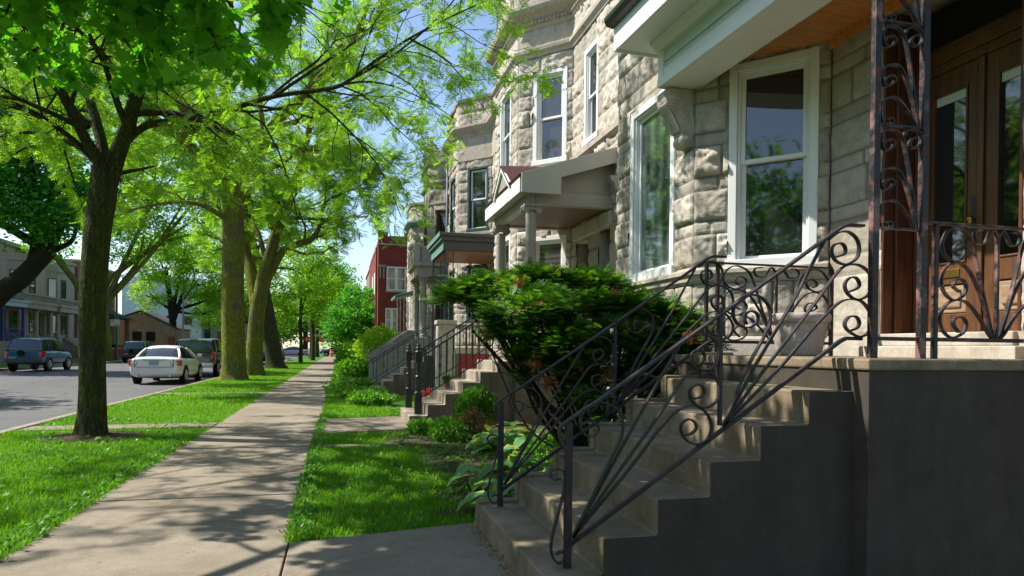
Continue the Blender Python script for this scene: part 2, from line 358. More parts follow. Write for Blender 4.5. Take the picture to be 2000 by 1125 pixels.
M_CARW = plain('white_car_paint', (.72, .73, .74), .18, .02, 2, spec=.6); M_CARB = plain('blue_car_paint', (.03, .085, .19), .2, .05, 2, spec=.7); M_CARK = plain('black_car_paint', (.008, .009, .011), .16, .05, 2, spec=.7); M_CARD = plain('dark_blue_car_paint', (.012, .02, .045), .2, .05, 2, spec=.7); M_CARS = plain('silver_car_paint', (.38, .39, .4), .25, .03, 2, metal=.5)
M_TRIM = plain('grey_plastic_trim', (.06, .065, .07), .6); M_TYRE = plain('tyre_rubber', (.012, .012, .012), .8); M_RIM = plain('alloy_rim', (.5, .5, .5), .3, metal=.8); M_CGLASS = _glass('car_glass', (.01, .012, .012), 1., .0); M_LAMPR = plain('red_lamp_lens', (.45, .012, .012), .15, .05, spec=.8); M_LAMPW = plain('clear_lamp_lens', (.6, .55, .5), .15, .05, spec=.8); M_PLATE = plain('pale_blue_number_plate', (.22, .36, .46), .4, .15, 30)
M_POLE = plain('green_painted_pole', (.015, .11, .06), .45, .2, 3); M_POLEG = plain('galvanised_pole', (.2, .24, .24), .5, .1); M_SIGNW = plain('white_sign_face', (.75, .73, .7), .5, .03); M_SIGNR = plain('red_sign_face', (.55, .02, .03), .4, .05); M_ORANGE = plain('orange_plastic', (.7, .14, .02), .5, .1)
M_POT = stone('pale_plaster_pot', (.40, .345, .31), amt=.45, bump=.2); M_TERRA = plain('terracotta', (.4, .14, .06), .8)
# ---------------------------------------------------------------- ground, road, pavement
def ground():
    def sheet(name, boxes, mat, z, t=.0, bevel=0, joint=None):
        m = MB()
        for x0, x1, y0, y1 in boxes: m.box(x0, x1, y0, y1, z-.12, z)
        return tag(m.build(name, mat, bevel=bevel), kind='structure')
    m = MB(); m.box(-320, 320, -60, 640, -.60, -.42); tag(m.build('ground', M_TURF), kind='structure')
    # parkways and gardens: gently uneven turf
    def turf(name, x0, x1, y0, y1, res, mat, amp=.02, zb=0., soilf=None):
        nx = max(2, int((x1-x0)/res)); ny = max(2, int((y1-y0)/res)); X, Y = np.meshgrid(np.linspace(x0, x1, nx+1), np.linspace(y0, y1, ny+1))
        Z = zb+amp*(fbm(X*1.3, Y*1.3, 5)-.5)*2-.012
        V = np.stack([X, Y, Z], -1).reshape(-1, 3); i = np.arange(ny)[:, None]*(nx+1)+np.arange(nx)[None]
        F = np.stack([i, i+1, i+nx+2, i+nx+1], -1).reshape(-1, 4)
        return tag(np_mesh(name, V, F, mat, smooth=True), kind='structure')
    turf('parkway_turf', -4.83, -2.02, -3, 100, .2, M_TURF)
    turf('garden_turf', -.33, 5.5, 5.0, 100, .2, M_TURF)
    turf('garden_turf', 1.05, 5.5, -3, 5.0, .25, M_SOIL)
    turf('far_parkway_turf', -21.2, -17.6, -3, 112, .6, M_TURF)
    turf('far_garden_turf', -27, -23.1, -3, 112, .6, M_TURF)
    # garden soil bed over the turf beside the stoops
    X, Y = np.meshgrid(np.linspace(.2, 3.7, 60), np.linspace(5.0, 11.4, 100))
    e = fbm(X*1.7, Y*1.7, 9)*.9; edge = np.clip((X-.72-.5*np.sin(Y*1.1)*.5-.25*(Y-8)*.15-e+.45)*2.2, 0, 1)
    edge = edge*np.clip((Y-5.25)*1.6, 0, 1); Z = -.035+.045*edge+.025*fbm(X*6, Y*6, 3)*edge
    V = np.stack([X, Y, Z], -1).reshape(-1, 3); i = np.arange(99)[:, None]*60+np.arange(59)[None]
    tag(np_mesh('garden_soil', V, np.stack([i, i+1, i+61, i+60], -1).reshape(-1, 4), M_SOIL, smooth=True), kind='structure')
    # soil ring round the nearest tree
    m = MB(); m.lathe([(.75, -.03), (.62, .012), (.3, .03), (.05, .04)], (-3.46, 11.13, 0), 26); tag(m.build('bare_soil_patch', M_SOIL, smooth=True), kind='structure')
    # sidewalk flags
    rng = random.Random(3); m = MB(); ys = [-2.4, -.9, .6, 2.15, 3.6, 5.03]; y = 5.03
    while y < 98: y += 1.52 if y > 20 else rng.choice([1.5, 1.52, 4.4 if y < 6 else 1.54]); ys.append(y)
    for a, b in zip(ys[:-1], ys[1:]):
        t = rng.uniform(-.006, .006); z = .0+rng.uniform(-.004, .004)
        P = [(-2.03, a+.006), (-.33, a+.006), (-.33, b-.006), (-2.03, b-.006)]
        m.hexa([(x, yy, -.12) for x, yy in P]+[(x, yy, z+t*(yy-a)) for x, yy in P])
    tag(m.build('sidewalk', M_WALK, bevel=.008), kind='structure')
    m = MB(); m.box(-2.02, -.34, -3, 100, -.2, -.02); tag(m.build('sidewalk_bed', M_SOIL), kind='structure')
    # garden paths to the stoops
    def path(P, z=.0):
        m = MB(); m.hexa([(x, y, -.12) for x, y in P]+[(x, y, z) for x, y in P])
        return tag(m.build('garden_path', M_WALK, bevel=.008), kind='structure')
    path([(-.318, 2.0), (1.06, 2.0), (1.06, 5.17), (-.318, 4.87)], .004)
    path([(-.318, 10.93), (1.2, 11.33), (1.2, 13.5), (-.318, 13.0)], .006); path([(-.318, 19.6), (1.0, 19.7), (1.0, 21.2), (-.318, 21.1)])
    path([(-.318, 26.6), (1.0, 26.6), (1.0, 28.6), (-.318, 28.6)]); path([(-.318, 9.42), (4.0, 9.5), (4.0, 9.72), (-.318, 9.62)], .012)
    path([(-4.8, 12.0), (-2.04, 12.15), (-2.04, 12.75), (-4.8, 12.6)], .006); path([(-4.8, 20.3), (-2.04, 20.3), (-2.04, 21.0), (-4.8, 21.0)])
    # kerbs and road
    m = MB(); y = -3.
    while y < 100: m.box(-5.0, -4.84, y+.005, y+3.02, -.4, .02+rng.uniform(-.008, .004)); y += 3.03
    tag(m.build('kerb', M_KERB, bevel=.02), kind='structure')
    m = MB(); m.box(-5.42, -5.0, -3, 100, -.3, -.128); tag(m.build('gutter_strip', M_KERB), kind='structure')
    m = MB(); y = -3.
    while y < 112: m.box(-17.6, -17.42, y+.005, y+3.02, -.4, -.005); y += 3.03
    tag(m.build('kerb', M_KERB, bevel=.02), kind='structure')
    m = MB(); m.box(-17.43, -5.42, -20, 330, -.3, -.14); tag(m.build('road', M_ROAD), kind='structure')
    sheet('cross_street', [(-140, -17.44, 100.5, 109), (-5.4, 140, 100.5, 109)], M_ROAD, -.135)
    sheet('far_sidewalk', [(-23.1, -21.2, -3, 112)], M_WALK, .0); sheet('far_garden_path', [(-27, -23.1, 60, 61.4), (-21.1, -17.62, 70, 71.2)], M_WALK, .004)
ground()
# ---------------------------------------------------------------- rock-faced ashlar walls with true relief
class WallSet:
    def __init__(s): s.V = []; s.F = []; s.G = []; s.T = []; s.n = 0; s.trim = MB()
    def grid(s, fr, a0, a1, z0, z1, holes, courses, res, amp, seed, bw=(.35, .75), reveal=.16):
        ga = set(np.round(np.linspace(a0, a1, max(2, int((a1-a0)/res)+1)), 4)); gz = set(np.round(np.linspace(z0, z1, max(2, int((z1-z0)/res)+1)), 4))
        for h in holes:
            for v in h[:2]:
                if a0 < v < a1: ga.add(round(v, 4))
            for v in h[2:4]:
                if z0 < v < z1: gz.add(round(v, 4))
        def clean(g):
            g = sorted(g); keep = set(round(v, 4) for h in holes for v in h[:4]); o = [g[0]]
            for v in g[1:]:
                if v-o[-1] < res*.35:
                    if v in keep: o[-1] = v
                    continue
                o.append(v)
            return np.array(o)
        A, Z = clean(ga), clean(gz); AA, ZZ = np.meshgrid(A, Z); H = np.zeros_like(AA); G = np.zeros_like(AA); TN = np.zeros_like(AA); rng = random.Random(seed)
        zb = list(courses)
        for k in range(len(zb)-1):
            lo, hi, amount = zb[k][0], zb[k+1][0], zb[k][1]
            rows = (Z >= lo-1e-6) & (Z < hi-1e-6)
            if not rows.any(): continue
            j = [a0]
            while j[-1] < a1: j.append(j[-1]+rng.uniform(*bw))
            if len(j) > 2 and a1-j[-2] < .18: j.pop(-2)
            j[-1] = a1
            # openings are block joints too
            j = np.array(sorted(set(j))); ii = np.clip(np.searchsorted(j, AA[rows], 'right')-1, 0, len(j)-2)
            e1 = np.minimum(AA[rows]-j[ii], j[ii+1]-AA[rows]); e2 = np.minimum(ZZ[rows]-lo, hi-ZZ[rows]); e = np.minimum(e1, e2)
            g = np.clip((e-.005)/.020, 0, 1); g = g*g*(3-2*g); pil = np.clip(e/.09, 0, 1)**.7
            sd = _hash(ii, np.full(ii.shape, k), seed); t1 = _hash(ii, np.full(ii.shape, k), seed+3)-.5; t2 = _hash(ii, np.full(ii.shape, k), seed+4)-.5
            da = AA[rows]-(j[ii]+j[ii+1])/2; dz = ZZ[rows]-(lo+hi)/2
            N = fbm(AA[rows]*7+sd*37, ZZ[rows]*9+sd*11, seed, 5); R = np.abs(vnoise(AA[rows]*13+sd*91, ZZ[rows]*15, seed+5)-.5)*2; R2 = np.floor(fbm(AA[rows]*4+sd*53, ZZ[rows]*5, seed+8, 3)*6)/6
            H[rows] = -.010+g*(.012+amp*amount*(.30+.22*pil+1.0*(N-.45)+.45*(R-.4)*pil+.7*(R2-.35)*pil+(t1*da*1.6+t2*dz*2.4)*pil)*(.6+.8*sd))
            G[rows] = 1-g; TN[rows] = .01+.99*sd
        for k in range(len(zb)-1): pass
        V = fr.p+AA[..., None]*fr.u+H[..., None]*fr.n; V[..., 2] = ZZ
        na, nz = len(A), len(Z); i = np.arange(nz-1)[:, None]*na+np.arange(na-1)[None]; F = np.stack([i, i+1, i+na+1, i+na], -1).reshape(-1, 4)
        ca = ((A[:-1]+A[1:])/2)[None].repeat(nz-1, 0).ravel(); cz = ((Z[:-1]+Z[1:])/2)[:, None].repeat(na-1, 1).ravel(); keep = np.ones(len(F), bool)
        for h in holes: keep &= ~((ca > h[0]) & (ca < h[1]) & (cz > h[2]) & (cz < h[3]))
        s.G.append(G.ravel()); s.T.append(TN.ravel()); s.V.append(V.reshape(-1, 3)); s.F.append(F[keep]+s.n); s.n += na*nz
        for h in holes:          # stone reveals
            d = h[4] if len(h) > 4 else reveal; q = .02
            for (x0, x1, y0, y1) in ((h[0]-.05, h[0], h[2], h[3]), (h[1], h[1]+.05, h[2], h[3]), (h[0]-.05, h[1]+.05, h[3], h[3]+.05), (h[0]-.05, h[1]+.05, h[2]-.05, h[2])):
                s.trim.fbox(fr, x0, x1, -d, -.004, y0, y1)
        return s
    def build(s, name, mat, parent):
        V = np.vstack(s.V); F = np.vstack(s.F); V0 = np.array(s.trim.V).reshape(-1, 3); 
        if len(V0): F = np.vstack([F, np.array([f for f in s.trim.F], np.int32)+s.n]); V = np.vstack([V, V0])
        G = np.zeros(len(V), np.float32); g = np.concatenate(s.G); G[:len(g)] = g; o = np_mesh(name, V, F, mat, parent)
        at = o.data.attributes.new('mortar', 'FLOAT', 'POINT'); at.data.foreach_set('value', G[:len(o.data.vertices)]); G = np.zeros(len(V), np.float32); g = np.concatenate(s.T); G[:len(g)] = g; at = o.data.attributes.new('tone', 'FLOAT', 'POINT'); at.data.foreach_set('value', G[:len(o.data.vertices)]); return o
def courses(z0, z1, hs, seed, amps=None):
    rng = random.Random(seed); o = []; z = z0; k = 0
    while z < z1+.5:
        h = hs[k % len(hs)]; o.append((z, 1. if amps is None else amps[k % len(amps)])); z += h*(1 if amps else rng.uniform(.9, 1.1)); k += 1
    return o
def sweep_profile(path, prof, closed_ends=True):
    P = np.array(path, float); m = len(P); T = np.diff(P, axis=0); T /= np.linalg.norm(T, axis=1)[:, None]; N = np.stack([-T[:, 1], T[:, 0]], 1)
    mit = np.zeros_like(P); mit[0] = N[0]; mit[-1] = N[-1]
    for i in range(1, m-1):
        b = N[i-1]+N[i]; b /= np.linalg.norm(b); mit[i] = b/max(.3, np.dot(b, N[i]))
    V = []; k = len(prof)
    for i in range(m):
        for off, z in prof: V.append((P[i, 0]+mit[i, 0]*off, P[i, 1]+mit[i, 1]*off, z))
    F = [(i*k+j, i*k+(j+1) % k, (i+1)*k+(j+1) % k, (i+1)*k+j) for i in range(m-1) for j in range(k)]
    F += [tuple(range(k))[::-1], tuple((m-1)*k+j for j in range(k))]
    return V, F
# ---------------------------------------------------------------- windows and doors
def window(parent, fr, a0, a1, z0, z1, mat=None, glass=None, trim=.095, rail=None, glass_low=None, sash=None, proud=.03, single=False, name='window'):
    mat = mat or M_WHITE; sash = sash or mat; glass = glass or M_GLASS
    m = MB(); t = trim
    m.fbox(fr, a0, a0+t, -.12, proud, z0, z1).fbox(fr, a1-t, a1, -.12, proud, z0, z1).fbox(fr, a0+t+.001, a1-t-.001, -.12, proud-.003, z1-t, z1-.002).fbox(fr, a0-.02, a1+.02, -.12, proud+.03, z0-.045, z0+t*.55)
    s = .025
    m.fbox(fr, a0+t, a0+t+s, -.12, proud-.03, z0+t*.55, z1-t).fbox(fr, a1-t-s, a1-t, -.12, proud-.03, z0+t*.55, z1-t).fbox(fr, a0+t+s, a1-t-s, -.12, proud-.032, z1-t-s, z1-t)
    w = m.build(name, mat, parent, bevel=.006)
    A0, A1, Z0, Z1 = a0+t+s, a1-t-s, z0+t*.55, z1-t-s; zr = rail if rail is not None else (Z0+Z1)/2; f = .045
    def sashpane(lo, hi, b0, b1, g):
        q = MB(); q.fbox(fr, A0, A0+f, b0, b1, lo, hi).fbox(fr, A1-f, A1, b0, b1, lo, hi).fbox(fr, A0+f, A1-f, b0, b1-.002, lo, lo+f).fbox(fr, A0+f, A1-f, b0, b1-.002, hi-f, hi)
        q.build('sash', sash, w, bevel=.004, local=False)
        q = MB(); q.fbox(fr, A0+f-.004, A1-f+.004, b0+.008, b0+.016, lo+f-.004, hi-f+.004); q.build('pane', g, w)
    if single: sashpane(Z0, Z1, -.085, -.045, glass)
    else:
        sashpane(zr-.02, Z1, -.07, -.03, glass); sashpane(Z0, zr+.025, -.112, -.072, glass_low or glass)
    m = MB(); m.fbox(fr, a0+.01, a1-.01, -.14, -.121, z0+.01, z1-.01); m.build('backing', M_BLACK, w)
    return w
def adoptw(o, parent): return adopt(o, parent)
class House:
    XF, XB = 4.6, 3.69
    def __init__(s, name, label, ys, ye, yi, zt, stone_m, trim_m, amp, res, group='greystone row houses on the right', xf=None, xb=None, bw=2.1, bl=None):
        s.XF = xf or s.XF; s.XB = xb or s.XB
        s.t = thing(name, label, 'house', (s.XF+1.5, (ys+ye)/2, 0), group); s.ys, s.ye, s.yi, s.zt = ys, ye, yi, zt
        s.sm, s.tm, s.amp, s.res = stone_m, trim_m, amp, res; XF, XB = s.XF, s.XB
        s.path = [(XF, ys), (XF, yi), (XB, yi+1.0), (XB, yi+1.0+bw), (XF, yi+2.0+bw), (XF, ye)]
        s.fr = [Frame(p[0], p[1], q[0]-p[0], q[1]-p[1]) for p, q in zip(s.path[:-1], s.path[1:])]
        s.holes = [[] for _ in range(5)]; s.wins = []
        q = MB(); q.box(XF+.55, XF+12, ys+.01, ye-.01, 0, zt-.4); q.build('body', M_BRICKT, s.t)
        q = MB(); q.box(XF+.05, XF+12.1, ys, ye, zt-.4, zt-.3)
        q.prism([(p[0], p[1]) for p in s.path], (0, 0, zt-.35), (1, 0, 0), (0, 1, 0), (0, 0, 1), 0, .08); q.build('roof', M_ROOFDK, s.t)
    def win(s, seg, a0, a1, z0, z1, **k): s.holes[seg].append((a0-.0, a1+.0, z0-.03, z1)); s.wins.append((seg, a0, a1, z0, z1, k))
    def hole(s, seg, *h): s.holes[seg].append(h)
    def walls(s, cs, seed, bw=(.35, .75), segs=range(5), z0=0.):
        w = WallSet()
        for k in segs: w.grid(s.fr[k], 0, s.fr[k].len, z0, s.zt, s.holes[k], cs, s.res if k < 3 else s.res*2.5, s.amp, seed+k, bw)
        w.build('wall', s.sm, s.t)
        for seg, a0, a1, z0_, z1, k in s.wins: window(s.t, s.fr[seg], a0, a1, z0_, z1, **k)
    def mould(s, name, prof, mat=None, i0=0, i1=None):
        V, F = sweep_profile(s.path[i0:i1], prof); m = MB(); m.add(V, F); return m.build(name, mat or s.tm, s.t)
# ---------------------------------------------------------------- the nearest house and its porch
H1 = House('greystone_house', 'nearest buff limestone greystone with deep white porch roof and oak double doors', 2.55, 10.15, 5.685, 9.6, M_LIME1, M_LIMES, .060, .022)
def near_house():
    h = H1; T = h.t; f0, f1, f2 = h.fr[0], h.fr[1], h.fr[2]; c = f1.len
    d0, d1 = 3.74-2.55, 5.02-2.55
    h.hole(0, d0, d1, 1.50, 4.30, .40)
    h.win(1, .105, .975, 2.245, 4.33, rail=3.31, trim=.085, glass=M_GLASS)
    h.win(2, .40, 1.62, 2.26, 4.43, single=True, trim=.10, glass=M_GLASSC)
    h.win(1, .15, .97, 5.3, 7.2, glass=M_GLASSB); h.win(2, .55, 1.55, 5.3, 7.2, glass=M_GLASSB); h.win(0, .9, 2.0, 5.3, 7.2)
    h.win(3, .35, 1.1, 2.26, 4.3); h.win(3, .35, 1.1, 5.3, 7.2)
    cs = [(0, .3), (1.31, .25), (1.49, .9), (2.07, .2), (2.26, 1.), (2.59, .12), (2.73, 1.), (3.06, .12), (3.20, 1.), (3.53, .12), (3.67, .8), (4.0, .1), (4.14, .8), (4.5, .3), (4.7, 1), (5.05, .5), (5.3, 1), (5.65, 1), (6., 1), (6.35, 1), (6.7, 1), (7.05, 1), (7.4, 1), (7.7, .1), (8.2, .1), (8.6, 1), (9.0, 1), (9.4, 1), (9.8, 1)]
    # courses flagged smooth under the porch: the recessed wall is dressed, the bay is rock faced
    w = WallSet(); smooth = [(z, a*.35) for z, a in cs]
    w.grid(f0, 0, f0.len, 0, h.zt, h.holes[0], smooth, .022, h.amp, 11, (.45, 1.2), .4)
    w.grid(f1, 0, f1.len, 0, h.zt, h.holes[1], cs, .018, h.amp, 12, (.17, .4)); w.grid(f2, 0, f2.len, 0, h.zt, h.holes[2], cs, .02, h.amp*.8, 13, (.35, .7))
    for k in (3, 4): w.grid(h.fr[k], 0, h.fr[k].len, 0, h.zt, h.holes[k], cs, .05, h.amp, 11+k)
    w.build('wall', h.sm, T)
    for seg, a0, a1, z0_, z1, k in h.wins: window(T, h.fr[seg], a0, a1, z0_, z1, **k)
    h.mould('sill_course', [(-.05, 2.06), (.02, 2.06), (.05, 2.09), (.055, 2.14), (.085, 2.16), (.085, 2.20), (.04, 2.225), (-.05, 2.228)], M_LIMES, 1, 5)
    h.mould('plinth', [(-.05, 1.30), (.07, 1.30), (.07, 1.47), (.05, 1.50), (-.05, 1.50)], M_LIMES, 1, 5)
    m = MB(); m.fbox(f0, d1+.01, f0.len+.05, -.05, .06, 1.30, 1.50); m.build('plinth', M_LIMES, T)
    m = MB(); m.fbox(f0, 0, d0-.01, -.05, .06, 1.30, 1.50); m.build('plinth', M_LIMES, T)
    h.mould('cornice', [(-.05, 7.7), (.06, 7.72), (.10, 7.8), (.05, 7.86), (.05, 8.2), (.12, 8.26), (.25, 8.42), (.27, 8.55), (-.05, 8.6)], M_LIMES)
    # --- double oak doors, set back in the wall
    X = 4.96; fd = Frame(X, 2.55, 0, 1)
    m = MB(); m.fbox(f0, d0-.02, d1+.02, -.46, .10, 1.40, 1.505); m.fbox(f0, d0-.12, d1+.12, .0, .20, 1.30, 1.40); m.build('door_sill', M_LIMES, T, bevel=.01)
    m = MB()                                   # mahogany jamb lining on the far reveal, with ribs
    for (b0, b1, p) in ((-.37, -.30, .055), (-.295, -.18, .04), (-.175, -.10, .055), (-.095, .012, .03)):
        m.fbox(f0, d1-p, d1-.003, b0, b1, 1.51, 4.29); m.fbox(f0, d0+.003, d0+p, b0, b1, 1.51, 4.29)
    m.build('door_jamb', M_DOORD, T, bevel=.008)
    m = MB(); m.fbox(f0, d0+.06, d1-.06, -.42, -.33, 3.72, 3.80).fbox(f0, d0+.06, d1-.06, -.42, -.31, 3.80, 3.90).fbox(f0, d0+.06, d1-.06, -.42, -.335, 3.90, 3.95); m.build('door_head', M_DOORW, T, bevel=.008)
    m = MB(); m.fbox(f0, d0+.06, d1-.06, -.42, -.38, 3.95, 4.29); m.build('transom', M_BLACK, T)
    mid = 4.365
    def leaf(y0, y1, hinge_hi, handle):
        a0, a1 = y0-2.55, y1-2.55; z0, z1 = 1.515, 3.715; st = .095; m = MB()
        pa0, pa1, pz0, pz1 = a0+st+.03, a1-st-.03, 2.09, 3.54
        m.fbox(fd, a0, pa0, -.03, .02, z0, z1).fbox(fd, pa1, a1, -.03, .02, z0, z1).fbox(fd, pa0, pa1, -.03, .019, pz1, z1).fbox(fd, pa0, pa1, -.03, .019, 1.92, pz0).fbox(fd, pa0, pa1, -.03, .019, z0, z0+.16)
        for q0, q1, w0, w1 in ((pa0, pa0+.018, pz0, pz1), (pa1-.018, pa1, pz0, pz1)): m.fbox(fd, q0, q1, -.02, .03, w0, w1)
        m.fbox(fd, pa0+.018, pa1-.018, -.02, .028, pz1-.018, pz1).fbox(fd, pa0+.018, pa1-.018, -.02, .028, pz0, pz0+.018)
        D = m.build('door', M_DOORW, T, bevel=.006)
        m = MB(); m.fbox(fd, pa0+.016, pa1-.016, -.012, -.004, pz0+.016, pz1-.016); m.build('pane', M_GLASS, D)
        m = MB(); m.fbox(fd, pa0+.02, pa1-.02, -.003, .006, pz1-.09, pz1-.018); m.build('roller_blind', M_SAGE, D)
        m = MB(); m.fbox(fd, pa0+.005, pa1-.005, -.02, .006, z0+.165, 1.915); m.fbox(fd, pa0+.05, pa1-.05, -.01, .024, z0+.21, 1.875); m.build('lower_panel', M_DOORFADE, D, bevel=.012)
        if handle:
            m = MB(); ay = a0+.05; m.fbox(fd, ay-.028, ay+.028, .02, .03, 2.30, 2.62); m.build('escutcheon', M_IRONB, D, bevel=.01)
            m = MB(); P = fd.P(ay, .03, 2.42); m.tube([P, P+np.array([-.02, 0, 0]), P+np.array([-.03, 0, 0]), P+np.array([-.05, 0, 0]), P+np.array([-.065, 0, 0])], [.012, .012, .028, .032, .012], 12); m.build('knob', M_BRASS, D, smooth=True)
            m = MB(); m.fbox(fd, pa0+.06, pa0+.26, .019, .028, 1.975, 2.05); m.build('letter_slot', M_BRASS, D, bevel=.004)
    leaf(mid+.004, 4.955, True, True); leaf(3.79, mid-.004, False, False)
    m = MB(); m.fbox(fd, mid-2.55-.03, mid-2.55+.03, .021, .045, 1.52, 3.71); m.build('astragal', M_DOORW, T, bevel=.01)
    # --- porch roof: front beam, clapboard frieze, soffit, fascia, gutter
    fr = Frame(3.30, 6.80, .040, -1); n = fr.n
    if n[0] < 0: fr.n = -n
    L = 4.7
    R = MB(); R.fbox(fr, 0, L, 0, .025, 4.175, 4.265).fbox(fr, .0, L, .026, .44, 4.175, 4.36); pr = R.build('porch_beam', M_WHITE, T, bevel=.006)
    m = MB(); zc = [4.268, 4.43, 4.59]
    for i in range(2):
        P = [fr.P(a, b, z) for a, (b, z) in ((.10, (.028, zc[i])), (.10, (.05, zc[i+1])), (.10, (.08, zc[i+1])), (.10, (.08, zc[i])))]; Q = [p+fr.u*(L-.1) for p in P]
        m.add(P+Q, [(0, 1, 2, 3), (7, 6, 5, 4), (0, 4, 5, 1), (1, 5, 6, 2), (2, 6, 7, 3), (3, 7, 4, 0)])
    m.build('clapboard_frieze', M_SAGE, T)
    m = MB(); m.fbox(fr, -.005, .098, .012, .42, 4.268, 4.60); m.build('corner_board', M_WHITE, T, bevel=.004)
    m = MB(); m.prism([(.05, 4.555), (-.01, 4.56), (-.035, 4.60), (-.08, 4.635), (-.08, 4.66), (.08, 4.66)], fr.P(-.02, 0, 0), fr.n, (0, 0, 1), fr.u, 0, L); m.build('crown_moulding', M_WHITE, T)
    m = MB(); m.fbox(fr, -.26, L, -.365, .3, 4.662, 4.685); m.build('soffit', M_WHITE, T)
    m = MB(); m.fbox(fr, -.275, L, -.392, -.367, 4.63, 4.90); m.fbox(fr, -.277, -.262, -.366, .42, 4.63, 4.90); m.build('fascia', M_WHITE, T, bevel=.004)
    m = MB(); prof = [(-.394, 4.885), (-.47, 4.90), (-.50, 4.945), (-.505, 4.985), (-.49, 4.985), (-.48, 4.95), (-.455, 4.92), (-.394, 4.915)]
    m.prism(prof, fr.P(-.29, 0, 0), fr.n, (0, 0, 1), fr.u, 0, L); m.build('gutter', M_IRONB, T)
    m = MB(); m.prism([(-.42, 4.955), (.9, 5.35), (2.0, 5.45), (2.0, 5.40), (.9, 5.30), (-.42, 4.905)], fr.P(-.28, 0, 0), fr.n, (0, 0, 1), fr.u, 0, L); m.build('porch_roof', M_ROOFDK, T)
    m = MB(); m.fbox(fr, .01, L, .43, 1.62, 4.362, 4.38); m.build('porch_ceiling', M_CEIL, T)
    m = MB(); m.fbox(f0, 0, f0.len-.02, .01, .055, 4.27, 4.361); m.build('ceiling_moulding', M_CEIL, T)
    # --- carved stone bracket below the far end of the beam
    P0 = np.array([3.69, 6.80, 0.]); out = np.array([-1, 0, 0.]); m = MB()
    s = [(0.0, 4.17), (.30, 4.17), (.335, 4.13), (.345, 4.07), (.32, 4.0), (.27, 3.95), (.22, 3.88), (.17, 3.79), (.14, 3.72), (.125, 3.66), (.13, 3.61), (.115, 3.57), (.08, 3.555), (.0, 3.56)]
    m.prism(smoothpoly(s), P0+np.array([0, -.09, 0]), out, (0, 0, 1), (0, 1, 0), 0, .20)
    br = m.build('bracket', M_LIMES, T, bevel=.008)
    for (cx, cz, r) in ((.235, 4.06, .098), (.075, 3.63, .062)):
        m = MB()
        for sgn, y in ((-1, -.09), (1, .11)):
            for k, rr in enumerate((r, r*.72, r*.42)):
                P = P0+out*cx+np.array([0, y+sgn*(.0+.012*k), cz]); m.tube([P-np.array([0, sgn*.012, 0]), P+np.array([0, sgn*.012, 0])], [rr, rr], 20)
        P = P0+out*cx+np.array([0, 0, cz]); m.tube([P+np.array([0, -.075, 0]), P+np.array([0, .095, 0])], [r*1.04, r*1.04], 20)
        m.build('scroll', M_LIMES, br, bevel=.004)
    m = MB()
    for k in range(6):
        y = -.075+k*.034; pts = [P0+out*a+np.array([0, y, z]) for a, z in ((.33, 4.0), (.285, 3.94), (.235, 3.87), (.185, 3.78), (.15, 3.71))]; m.tube(smooth_path(pts), .012, 6)
    m.build('reeding', M_LIMES, br, smooth=True)
def smoothpoly(p): return [tuple(q) for q in p]
near_house()
# ---------------------------------------------------------------- the front stoop
def stoop(name, label, x1, ya, yb, n, rise, tread, xend, porch, mats, cheek=True, group='concrete stoops in front of the row houses', bev=.014):
    top, side = mats; T = thing(name, label, 'stoop', (x1, (ya+yb)/2, 0), group)
    poly = [(x1, -.05)]
    for k in range(n): poly += [(x1+k*tread, rise*(k+1)), (x1+(k+1)*tread, rise*(k+1))]
    poly[-1] = (xend, rise*n); poly.append((xend, -.05)); k = len(poly); m = MB()
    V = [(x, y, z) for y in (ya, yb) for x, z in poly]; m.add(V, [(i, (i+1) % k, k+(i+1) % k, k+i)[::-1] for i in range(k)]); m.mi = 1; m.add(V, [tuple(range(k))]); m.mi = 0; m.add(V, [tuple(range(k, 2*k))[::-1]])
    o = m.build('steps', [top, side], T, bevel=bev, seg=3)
    if cheek:                       # thin raised kerb on the far edge
        m = MB(); q = .022; p2 = [(x1-.012, -.05)]
        for k in range(n): p2 += [(x1-.012+k*tread, rise*(k+1)+q), (x1-.012+(k+1)*tread, rise*(k+1)+q)]
        p2.append((p2[-1][0], -.05)); m.prism(p2, (0, 0, 0), (1, 0, 0), (0, 0, 1), (0, 1, 0), yb+.002, yb+.10); m.build('step_edging', top, T, bevel=.01)
    m = MB(); x0, xx, y0, y1, zt = porch; m.mi = 1
    m.add([(x, y, z) for z in (-.05, zt) for x, y in ((x0, y0), (xx, y0), (xx, y1), (x0, y1))], [(0, 1, 5, 4), (1, 2, 6, 5), (2, 3, 7, 6), (3, 0, 4, 7)]); m.mi = 0
    m.add([(x, y, zt) for x, y in ((x0, y0), (xx, y0), (xx, y1), (x0, y1))], [(0, 1, 2, 3)])
    return T, m
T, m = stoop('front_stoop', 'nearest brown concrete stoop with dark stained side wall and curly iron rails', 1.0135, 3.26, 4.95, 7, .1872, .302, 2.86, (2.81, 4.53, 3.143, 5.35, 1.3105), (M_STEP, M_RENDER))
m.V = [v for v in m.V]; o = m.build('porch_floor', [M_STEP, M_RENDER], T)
m = MB(); m.box(2.795, 4.53, 3.128, 5.365, 1.245, 1.3095); m.build('porch_edge', M_STEP, T, bevel=.012)
